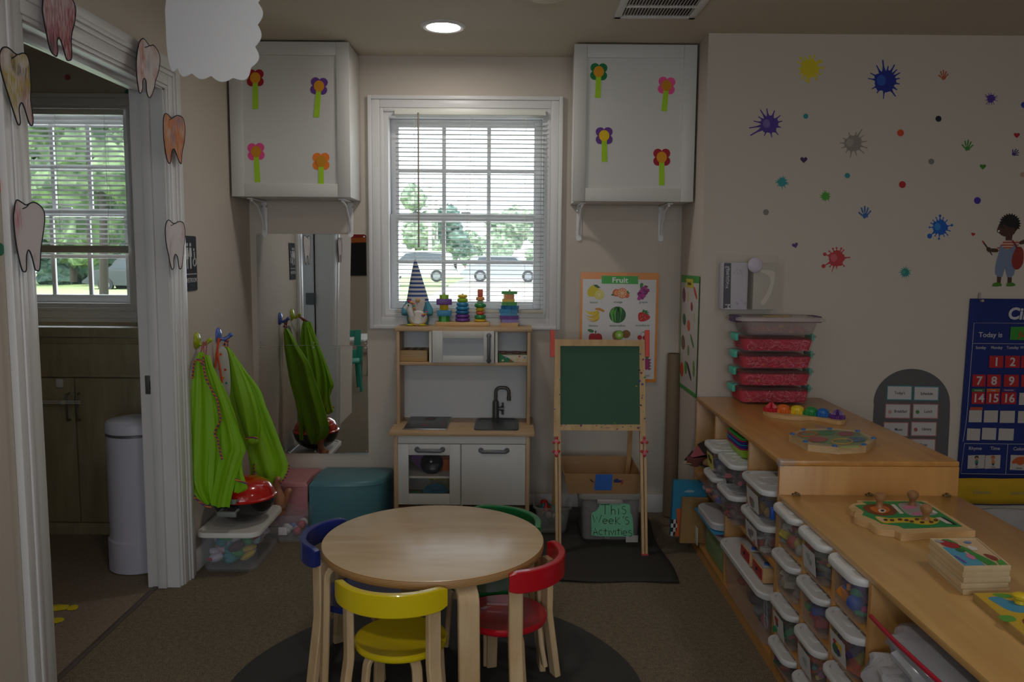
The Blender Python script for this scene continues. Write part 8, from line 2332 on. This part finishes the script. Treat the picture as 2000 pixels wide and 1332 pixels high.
def heart(label, cx, cy, s, col, rot=0.0):
    pts = []
    for i in range(32):
        t = 2 * pi * i / 32
        x = 16 * math.sin(t) ** 3; y = -(13 * math.cos(t) - 5 * math.cos(2 * t) - 2 * math.cos(3 * t) - math.cos(4 * t))
        pts.append((cx + s / 16 * (x * math.cos(rot) - y * math.sin(rot)), cy + s / 16 * (x * math.sin(rot) + y * math.cos(rot))))
    decal(label, [(pts, col, 0)])
heart('purple heart sticker above the teal splat', 1570, 312, 7, '#3a2058')
heart('small red heart sticker above the purple handprint', 1986, 264, 6, '#a81c28')
heart('green heart sticker under the green handprint', 1919.7, 325.5, 6.2, '#3a7a24')
heart('tiny red heart sticker beside the child\'s paintbrush', 1900.7, 457.5, 4, '#a81c28', 0.2)
heart('small purple heart sticker above the glove box', 1553, 479, 6, '#4f3a78', -0.3)
def hand(label, cx, cy, s, col, rot=0.0, flip=1):
    c_, s_ = math.cos(rot), math.sin(rot)
    T = lambda x, y: (cx + s * (flip * x * c_ - y * s_), cy + s * (flip * x * s_ + y * c_))
    parts = [([T(x, y) for x, y in smooth([(-5, 1), (-4, 6), (0, 8), (3, 5), (5, 6), (6, 1), (3, -3), (-2, -3)], 3)], col, 0)]
    for i, (bx, by_, ex, ey_, w_) in enumerate(((-5, 2, -12, -4, 1.6), (-4, -3, -7, -13, 1.5), (-0.5, -4, -0.5, -16, 1.5), (3, -3, 6, -13, 1.5), (5.5, 0, 11, -7, 1.4))):
        d = Vector((ex - bx, ey_ - by_)).normalized(); n = Vector((-d.y, d.x)) * w_
        pl = [(bx + n.x, by_ + n.y), (ex + n.x * 1.1, ey_ + n.y * 1.1), (ex + d.x * w_, ey_ + d.y * w_), (ex - n.x * 1.1, ey_ - n.y * 1.1), (bx - n.x, by_ - n.y)]
        parts.append(([T(*q) for q in pl], col, 0.1 + 0.03 * i))
    decal(label, parts)
hand('orange handprint sticker near the ceiling', 1843, 150, 0.8, '#b85a34')
hand('green handprint sticker above the green heart', 1889.5, 288, 0.9, '#3f8030', 0.15)
hand('small purple handprint sticker below the red heart', 1981, 300, 0.65, '#3a2a6c', 0.9)
hand('blue handprint sticker above the red splat', 1689.5, 419, 1.0, '#38609c')
decal('tan handprint sticker at the frame edge, below the purple handprint', [(circle2(1998, 341, 6, 14, 5), '#b09478', 0)])

# child painter decal
r = thing('child_decal', 'wall decal of a curly-haired child in overalls holding a paintbrush', 'wall decal', tuple(at(1968, 490, 1, YW)))
def cp(nm, pts, col, lv, sm=3):
    pts = [Zw(*p) for p in pts]
    pts = smooth(pts, sm) if sm else pts
    b = B(); b.prism(pts, wm(0.0003 * lv), wm(0.0003 * lv + 0.0003)); return b.build(nm, mat(col, 0.6, var=0.04), r)
SKN = '#4a2c20'
cp('neck', [(1440, 985), (1475, 980), (1470, 1012), (1440, 1012)], SKN, 0, 0)
cp('face', [(1410, 930), (1430, 915), (1480, 925), (1490, 965), (1465, 990), (1430, 990), (1408, 975), (1398, 965)], SKN, 1)
hair = []
for i in range(34):
    a = R_(-35 + 250 * i / 33)
    q = 46 + (7 if i % 2 else -3)
    hair.append((1462 + q * 1.02 * math.cos(a), 930 - q * math.sin(a)))
cp('hair', hair + [(1430, 930), (1450, 945), (1470, 950), (1490, 965)], '#16100e', 2, 0)
cp('ear', circle2(1478, 955, 7, 14, 9), SKN, 3, 0)
cp('eye', [(1422, 948), (1432, 944), (1440, 950), (1432, 951)], '#1a100c', 3, 0)
cp('mouth', [(1402, 962), (1412, 960), (1412, 968), (1404, 970)], '#d8ccc4', 4, 0)
b = B(); cols_ = ['#c9a898', '#a84a34']
for i in range(9):
    y0_, y1_ = 1010 + i * 6.5, 1010 + (i + 1) * 6.5
    xl_ = 1432 - i * 4.2 if i < 5 else 1400 + (i - 5) * 3
    b.prism([Zw(xl_, y0_), Zw(1490 + (i < 4) * 14, y0_), Zw(1490 + (i < 4) * 14, y1_), Zw(xl_ - 2, y1_)], wm(0.0009), wm(0.0012), i % 2)
b.build('striped_shirt', [mat(c, 0.6, var=0) for c in cols_], r)
cp('arm', [(1400, 1050), (1370, 1048), (1352, 1042), (1350, 1058), (1368, 1066), (1402, 1066)], SKN, 4)
cp('hand', circle2(1360, 1054, 11, 14, 12), SKN, 5, 0)
cp('raised_arm', [(1505, 1018), (1529, 1006), (1545, 1008), (1545, 1020), (1512, 1030)], SKN, 2)
cp('overalls', [(1415, 1028), (1432, 1050), (1470, 1048), (1490, 1020), (1500, 1060), (1490, 1110), (1480, 1178), (1448, 1186), (1438, 1140), (1424, 1186), (1390, 1172), (1396, 1110), (1408, 1068)], '#7482a0', 5, 2)
cp('leg', [(1400, 1180), (1420, 1184), (1416, 1218), (1398, 1216)], SKN, 4, 0)
cp('leg', [(1450, 1186), (1470, 1182), (1470, 1216), (1450, 1218)], SKN, 4, 0)
cp('shoe', [(1376, 1226), (1384, 1214), (1416, 1214), (1420, 1230), (1380, 1232)], '#4a7a24', 6, 2)
cp('shoe', [(1444, 1226), (1450, 1214), (1478, 1214), (1488, 1228), (1448, 1232)], '#4a7a24', 6, 2)
cp('satchel', [(1488, 1050), (1510, 1040), (1526, 1060), (1524, 1120), (1500, 1150), (1476, 1140), (1470, 1100)], '#8a2c20', 7)
cp('satchel_strap', [(1468, 1008), (1476, 1008), (1500, 1044), (1492, 1048)], '#7a2418', 7, 0)
cp('paintbrush', [(1333, 1024), (1338, 1020), (1360, 1048), (1378, 1080), (1374, 1082), (1354, 1052)], '#3a2a24', 7, 0)
cp('brush_tip', [(1326, 1012), (1332, 1010), (1339, 1020), (1333, 1025)], '#b02a2c', 8, 0)

# clear glove dispenser
Zd = lambda x, y: (1380 + x / 4.163, 480 + y / 4.163)
dx0, dx1 = at(*Zd(95, 300), 1, YS - 0.05).x, at(*Zd(605, 300), 1, YS - 0.05).x
dz0, dz1 = at(*Zd(350, 520), 1, YS - 0.05).z, at(*Zd(350, 80), 1, YS - 0.05).z
r = thing('glove_dispenser', 'clear acrylic dispenser on the wall holding two glove boxes', 'dispenser', ((dx0 + dx1) / 2, YS, dz0))
dy0, dy1 = YS - 0.095, YS - 0.0005
t = 0.003
b = B(); b.box(dx0, dx1, dy1 - t, dy1, dz0, dz1 + 0.006); b.box(dx0, dx1, dy0, dy1 - t, dz0, dz0 + t); b.box(dx0, dx0 + t, dy0, dy1 - t, dz0 + t, dz1 - 0.01); b.box(dx1 - t, dx1, dy0, dy1 - t, dz0 + t, dz1 - 0.01)
b.box(dx0 + t, dx1 - t, dy0, dy0 + t, dz0 + t, dz1 - 0.03); xm = at(*Zd(365, 300), 1, dy0).x; b.box(xm - 0.002, xm + 0.002, dy0 + t, dy1 - t, dz0 + t, dz1 - 0.02)
b.build('acrylic_case', ACRYL, r)
gy = dy0 + 0.006
gm = lambda o: (lambda p: at(*Zd(*p), 1, gy - o))
def gp_(nm, pts, m, o, par, sm=0):
    pts = smooth(pts, sm) if sm else pts
    b = B(); b.prism(pts, gm(o), gm(o + 0.0004)); return b.build(nm, m, par)
def gbox(label, x0, x1, y0, y1, col):
    a, c = at(*Zd(x0, y1), 1, gy), at(*Zd(x1, y0), 1, gy)
    rr_ = thing('glove_box', label, 'glove box', ((a.x + c.x) / 2, gy, a.z), 'glove boxes in the dispenser')
    b = B(); b.box(a.x, c.x, gy, dy1 - 0.006, dz0 + t + 0.0005, c.z, 0.001); b.build('carton', mat(col, 0.6, var=0.02), rr_)
    return rr_
g1 = gbox('white and navy box of blue gloves in the clear dispenser', 134, 340, 138, 512, '#c4c0cc')
gp_('navy_band', [(142, 140), (200, 140), (194, 510), (134, 510)], mat('#20243c', 0.5), 0.0006, g1)
gp_('opening', arc(240, 281, 31, 180, 360, 10) + arc(240, 395, 31, 0, 180, 10), mat('#28308c', 0.6, var=0.2, scale=60), 0.0006, g1)
p = at(*Zd(168, 168), 1, gy - 0.0012)
text('box_lettering', 'glove box', 0.026, mat('#c8c8d0', 0.6, var=0), tuple(p + Vector((-0.004, 0, 0.002))), ROT_BACK @ Matrix.Rotation(-pi / 2, 3, 'Z'), g1)
bpy.data.objects.remove(g1.children[-1])
p = at(*Zd(162, 166), 1, gy - 0.0012)
text('box_lettering', 'rnetex', 0.030, mat('#c8c8d0', 0.6, var=0), tuple(p), ROT_BACK @ Matrix.Rotation(-pi / 2, 3, 'Z'), g1)
p = at(*Zd(152, 472), 1, gy - 0.0012)
text('size_letter', 'M', 0.032, mat('#d8d8dc', 0.6, var=0), tuple(p), ROT_BACK @ Matrix.Rotation(-pi / 2, 3, 'Z'), g1, bold=0.02)
b = B(); rnd = random.Random(4)
for i in range(9):
    c = (rnd.uniform(225, 320), rnd.choice((rnd.uniform(190, 240), rnd.uniform(440, 480)))); rad = rnd.uniform(5, 11)
    b.tube([at(*Zd(c[0] + rad * math.cos(q), c[1] + rad * math.sin(q)), 1, gy - 0.001) for q in [2 * pi * k / 12 for k in range(12)]], 0.0006, 4, closed=True)
b.build('bubble_print', mat('#7a78a8', 0.6), g1)
g2 = gbox('plain white box of gloves in the clear dispenser', 372, 590, 148, 512, '#b8b0a4')
gp_('glove_fold', [(420, 200), (545, 205), (550, 290), (520, 400), (465, 480), (440, 460), (480, 400), (520, 300), (500, 240)], mat('#cfc8bc', 0.6, var=0.05), 0.0006, g2, 3)
c = at(*Zd(390, 158), 1, dy0)
b = B(); b.ell((c.x, dy0 - 0.012, c.z), (0.034, 0.012, 0.034), 0, 24, 12); tag(b.build('tap_light', mat('#c8c0d0', 0.5)), 'round pale push light stuck on the clear dispenser', 'push light')

# grey arch with the daily schedule
r = thing('schedule_arch', 'grey arch-shaped board with white daily schedule cards', 'schedule board', tuple(at(1781, 800, 1, YW)))
Za = lambda x, y: (1640 + x / 2.894, 560 + y / 2.894)
AR = [(188, 760), (195, 660)] + [(408 + 216 * math.cos(R_(180 - 180 * i / 24)), 660 - 196 * math.sin(R_(180 - 180 * i / 24))) for i in range(25)] + [(622, 760), (600, 1160), (170, 1160)]
b = B(); b.prism([Za(*p) for p in AR], wm(0.0002), wm(0.003)); b.build('board', mat('#5c5a5c', 0.75, var=0.03), r)
CARDS = [("Today's", 268, 558, 411, 642, '#3a8a90', None), ('Schedule', 420, 562, 562, 645, '#3a8a90', None), ('Breakfast', 258, 661, 402, 746, '#b06a6a', '#c08a8a'), ('Lunch', 414, 661, 559, 747, '#b06a6a', '#4a7a3a'), ('Music', 248, 764, 390, 848, '#b06a6a', '#8fa4b0'), ('Library', 404, 762, 550, 846, '#b06a6a', '#a85a4a'), ('Circle', 238, 860, 384, 945, '#b06a6a', '#8a7aa0'), ('Quiet\nTime', 400, 858, 543, 945, '#b06a6a', None)]
for s, x0, y0, x1, y1, bc, ic in CARDS:
    b = B(); b.prism([Za(x0, y0), Za(x1, y0 + 2), Za(x1 - 3, y1), Za(x0 - 3, y1 - 2)], wm(0.003), wm(0.0036)); cdr = b.build('schedule_card', mat(bc, 0.6, var=0), r)
    b = B(); b.prism([Za(x0 + 5, y0 + 5), Za(x1 - 5, y0 + 7), Za(x1 - 8, y1 - 5), Za(x0 + 2, y1 - 7)], wm(0.0037), wm(0.0041)); b.build('card_face', mat('#c4c0c0', 0.6, var=0.01), cdr)
    ox = 14 if ic else 0
    lines = s.split('\n')
    for i, ln in enumerate(lines):
        ptext('card_word', ln, *Za((x0 + x1) / 2 + ox, (y0 + y1) / 2 + 8 + (i - (len(lines) - 1) / 2) * 18), 5.6, INK, cdr, YW - 0.0045, bold=0.012, sx=0.85)
    if ic:
        b = B(); b.prism(circle2(*Za(x0 + 26, (y0 + y1) / 2 + 4), 3.8, 12), wm(0.0042), wm(0.0046)); b.build('card_picture', mat(ic, 0.6), cdr)

# blue circle time pocket chart
r = thing('calendar_chart', 'blue fabric Circle Time calendar chart with number cards and a yellow foot', 'wall chart', tuple(at(1950, 780, 1, YW)))
Zc = lambda x, y: (1860 + x / 5.123, 560 + y / 5.123)
X0 = at(*Zc(155, 115), 1, YS - 0.01).x
xE = X0 + 0.74
chartY = YS - 0.012
ztop = at(1893, 583, 1, chartY).z; zyel = at(1866, 932, 1, chartY).z; zbot = at(1866, 985, 1, chartY).z
X0 = at(1890, 700, 1, chartY).x - 0.018
b = B(); rows = []
for i in range(24):
    v = i / 23; z = ztop + (zbot - ztop) * v
    rows.append([(X0 + (xE - X0) * j / 24 + 0.012 * (1 - v) * (1 - j / 24), chartY - 0.003 * math.sin(j * 0.9 + 2 * v) * v, z) for j in range(25)])
FB = mat('#16286e', 0.8, var=0.05, scale=20, bump=0.2, bscale=500, name='blue_chart_fabric')
FY = mat('#c9a01c', 0.8, var=0.05, scale=20, name='yellow_chart_fabric')
ky = max(range(24), key=lambda i: -abs((ztop + (zbot - ztop) * i / 23) - zyel))
b.grid(rows[:ky + 1]); o = b.build('blue_panel', FB, r, sharp=80); so = o.modifiers.new('s', 'SOLIDIFY'); so.thickness = 0.002; so.offset = 0
b = B(); b.grid(rows[ky:]); o = b.build('yellow_panel', FY, r, sharp=80); so = o.modifiers.new('s', 'SOLIDIFY'); so.thickness = 0.002; so.offset = 0
b = B(); b.tube([rows[-1][j] for j in range(25)], 0.003, 6); b.build('hem', mat('#121c4a', 0.8), r)
cY = chartY - 0.006
cmz = lambda o: (lambda p: at(p[0], p[1], 1, cY - o))
TXT = mat('#b4b4bc', 0.7, var=0)
def cline(pts):
    b = B(); b.tube([at(*p, 1, cY - 0.0003) for p in pts], 0.0012, 4); return b.build('printed_line', TXT, r)
cline([(2110, 634), Zc(718, 366), Zc(218, 362), Zc(145, 1310), (1881, 863)])
cline([Zc(210, 567), Zc(718, 572), (2110, 674)])
def cl8(x, y): return (1860 + x / 5.123, 780 + y / 5.123)
cline([cl8(122, 441), cl8(718, 449), (2110, 870)])
cline([cl8(122, 441), cl8(85, 742), cl8(718, 752), (2110, 929)])
cline([cl8(556, 452), cl8(533, 744)])
ptext('title', 'Circle Time', *Zc(552, 322), 22, mat('#c0c0c4', 0.7, var=0), r, cY - 0.0006, 'LEFT', 0.035, 0.1)
ptext('printed_words', 'Today is', *Zc(262, 503), 9.6, TXT, r, cY - 0.0006, 'LEFT', 0.018)
for s, x in (('Sunday', 285), ('Monday', 443), ('Tuesday', 602), ('Wednesday', 765)):
    ptext('printed_words', s, *Zc(x, 622), 5.6, TXT, r, cY - 0.0006, bold=0.012, sx=0.9)
ptext('printed_words', 'Rhyme', *cl8(228, 505), 6.6, TXT, r, cY - 0.0006, bold=0.012)
ptext('printed_words', 'Time', *cl8(428, 505), 6.6, TXT, r, cY - 0.0006, bold=0.012)
ptext('printed_words', 'Colors', *cl8(608, 510), 6.6, TXT, r, cY - 0.0006, 'LEFT', bold=0.012)
ptext('printed_words', 'Calendar', *cl8(300, 945), 7, mat('#a8a46a', 0.7, var=0), r, cY - 0.0006, bold=0.012)
ptext('printed_words', 'Letters', *cl8(578, 950), 7, mat('#a8a46a', 0.7, var=0), r, cY - 0.0006, 'LEFT', bold=0.012)
b = B(); b.prism([Zc(585, 402), (2040, 638), (2040, 666), Zc(575, 530)], cmz(0.0004), cmz(0.0012)); mc_ = b.build('month_card', mat('#2f8a2a', 0.6, var=0.2, scale=80), r)
ptext('month_word', 'July', *Zc(660, 500), 12, mat('#b02a2a', 0.6, var=0), mc_, cY - 0.0018, 'LEFT', 0.02, 0.15)
RED = mat('#b01a24', 0.6, var=0.03)
NUM = mat('#c4bcbc', 0.6, var=0)
for s, x, y, w_ in (('1', 373, 690, 138), ('2', 530, 690, 148), ('3', 692, 692, 150), ('7', 203, 878, 132), ('8', 350, 878, 136), ('9', 518, 880, 148), ('10', 692, 882, 150), ('14', 196, 1052, 130), ('15', 340, 1052, 136), ('16', 492, 1054, 150)):
    hgt = 120
    b = B(); b.prism([Zc(x, y), Zc(x + w_, y + 2), Zc(x + w_ - 4, y + hgt + 2), Zc(x - 5, y + hgt)], cmz(0.0004), cmz(0.0012)); cd_ = b.build('number_card', RED, r)
    ptext('card_number', s, *Zc(x + w_ / 2 - 2, y + hgt - 18), 16.5, NUM, cd_, cY - 0.0018, bold=0.02)
for x, y, col, s in ((196, 1020, '#2f6a34', 'Yesterday'), (345, 1020, '#c0602a', 'Today'), (500, 1018, '#4a2a6c', 'Tomorrow')):
    b = B(); b.prism([Zc(x, y), Zc(x + 132, y), Zc(x + 130, y + 32), Zc(x - 2, y + 32)], cmz(0.0014), cmz(0.002)); cd_ = b.build('day_tab', mat(col, 0.6), r)
    ptext('tab_word', s, *Zc(x + 64, y + 24), 3.2, NUM, cd_, cY - 0.0026, sx=0.9)
b = B(); b.prism([Zc(180, 1206), Zc(305, 1206), Zc(302, 1234), Zc(176, 1234)], cmz(0.0014), cmz(0.002)); b.build('orange_tab', mat('#b84a34', 0.6), r)
WC = mat('#b8b0aa', 0.6, var=0.02)
for x, y, w_, h_ in ((672, 1062, 60, 120), (170, 1236, 128, 120), (320, 1238, 138, 120), (480, 1242, 148, 120), (660, 1244, 100, 120)):
    b = B(); b.prism([Zc(x, y), Zc(x + w_, y), Zc(x + w_ - 6, y + h_), Zc(x - 7, y + h_)], cmz(0.0004), cmz(0.0012)); b.build('blank_card', WC, r)
for x, y, w_ in ((150, 290, 132), (300, 284, 142), (466, 290, 152)):
    b = B(); b.prism([cl8(x, y), cl8(x + w_, y + 4), cl8(x + w_ - 8, y + 122), cl8(x - 8, y + 118)], cmz(0.0004), cmz(0.0012)); b.build('blank_card', WC, r)
for x0, x1, word, hair_, cl_ in ((158, 328, 'sad', '#2a1c18', '#3a7a5a'), (332, 484, 'mad', '#a8542a', '#c07a3c')):
    b = B(); b.prism([cl8(x0, 560), cl8(x1, 556), cl8(x1 - 8, 690), cl8(x0 - 8, 694)], cmz(0.0004), cmz(0.0012)); cd_ = b.build('rhyme_card', WC, r)
    mx_ = (x0 + x1) / 2
    b = B(); b.prism(circle2(*cl8(mx_, 590), 3.3, 14, 3.6), cmz(0.0013), cmz(0.0017)); b.build('face', mat('#b07a5a', 0.6), cd_)
    b = B(); b.prism(smooth([cl8(mx_ - 22, 590), cl8(mx_ - 12, 566), cl8(mx_ + 14, 566), cl8(mx_ + 22, 588), cl8(mx_, 578)], 3), cmz(0.0018), cmz(0.0022)); b.build('hair', mat(hair_, 0.6), cd_)
    b = B(); b.prism([cl8(mx_ - 16, 608), cl8(mx_ + 16, 608), cl8(mx_ + 18, 640), cl8(mx_ - 18, 640)], cmz(0.0013), cmz(0.0017)); b.build('shirt', mat(cl_, 0.6), cd_)
    b = B(); b.prism([cl8(mx_ - 14, 640), cl8(mx_ + 14, 640), cl8(mx_ + 8, 662), cl8(mx_ - 8, 662)], cmz(0.0013), cmz(0.0017)); b.build('trousers', mat('#28305a', 0.6), cd_)
    ptext('card_word', word, *cl8(mx_, 684), 3.2, INK, cd_, cY - 0.0022, bold=0.01)
b = B(); b.prism([cl8(585, 556), cl8(760, 560), cl8(752, 712), cl8(575, 704)], cmz(0.0004), cmz(0.0012)); cd_ = b.build('colour_card', WC, r)
b = B(); b.prism(smooth([cl8(595, 625), cl8(640, 585), cl8(700, 572), cl8(742, 590), cl8(735, 630), cl8(680, 660), cl8(640, 640), cl8(610, 645)], 3), cmz(0.0013), cmz(0.0018)); b.build('orange_scribble', mat('#c0582a', 0.6), cd_)
ptext('card_word', 'orange', *cl8(668, 694), 3.2, INK, cd_, cY - 0.0022, bold=0.01)
c = at(1917, 588, 1, cY)
b = B(); b.cyl((c.x, cY + 0.004, c.z), (c.x, cY - 0.012, c.z + 0.002), 0.006, n=12); b.box(c.x - 0.012, c.x - 0.002, cY + 0.003, cY + 0.005, c.z + 0.01, c.z + 0.04, 0.001)
tag(b.build('wall_hook', mat('#a89a90', 0.5)), 'small pale hook and tape holding the calendar chart', 'hook')
b = B(); rows = []
for i in range(12):
    rows.append([(1.9 + 0.05 * j, YS - 0.035 - 0.012 * math.sin(j * 1.3 + i * .5) - 0.004 * i, 0.185 - 0.015 * i) for j in range(20)])
b.grid(rows); o = b.build('white_cloth', mat('#b4b0b0', 0.8, var=0.03)); so = o.modifiers.new('s', 'SOLIDIFY'); so.thickness = 0.004
tag(o, 'pale grey cloth hanging against the wall below the calendar chart', 'cloth')

# ================================================================== behind the viewer (seen in the mirror)
TEALP = mat('#2fa08c', 0.45, var=0.03)
def kid_chair(label, x, y, rz):
    r = thing('plastic_chair', label, 'chair', (0, 0, 0), 'teal plastic chairs')
    b = B(); b.box(-0.16, 0.16, -0.15, 0.15, 0.30, 0.325, 0.01); b.build('seat', TEALP, r)
    b = B()
    for x0, x1, z0, z1 in ((-0.16, -0.10, 0.36, 0.62), (0.10, 0.16, 0.36, 0.62), (-0.10, 0.10, 0.36, 0.45), (-0.10, 0.10, 0.56, 0.62)):
        b.box(x0, x1, 0.135, 0.155, z0, z1, 0.006)
    b.box(-0.16, -0.13, 0.135, 0.155, 0.32, 0.37, 0.004); b.box(0.13, 0.16, 0.135, 0.155, 0.32, 0.37, 0.004)
    b.build('backrest', TEALP, r)
    for sx_ in (-1, 1):
        for sy_ in (-1, 1):
            b = B(); b.cyl((sx_ * 0.13, sy_ * 0.12, 0.3), (sx_ * 0.16, sy_ * 0.15, 0.0), 0.02, 0.016, 12); b.build('leg', TEALP, r)
    r.location = (x, y, 0); r.rotation_euler = (0, 0, rz)
kid_chair('teal plastic children\'s chair at the white table behind the viewer', -1.66, 0.40, -0.3)
kid_chair('teal plastic children\'s chair on the far side of the white table', -2.2, 0.05, 0.4)
r = thing('white_table', 'white-topped children\'s table seen in the mirror', 'table', (-2.2, -0.4, 0))
b = B(); b.box(-2.7, -1.55, -0.75, -0.15, 0.44, 0.465, 0.006); b.build('tabletop', PLASTICW, r)
for sx_ in (-2.65, -1.6):
    for sy_ in (-0.7, -0.2):
        b = B(); b.cyl((sx_, sy_, 0), (sx_, sy_, 0.44), 0.018, n=12); b.build('leg', METAL, r)
r = thing('hanging_chart', 'black pocket chart with red and orange bands hanging on the far wall', 'wall chart', (-2.2, -3.09, 1.3))
b = B(); b.box(-2.75, -1.85, -3.098, -3.085, 1.05, 1.62); b.build('black_panel', mat('#1c1c22', 0.8), r)
b = B(); b.box(-2.75, -1.85, -3.084, -3.08, 1.62, 1.72); b.build('red_band', mat('#a82430', 0.7), r)
b = B(); b.box(-2.75, -1.85, -3.079, -3.075, 1.56, 1.63); b.build('orange_band', mat('#c8682a', 0.7), r)
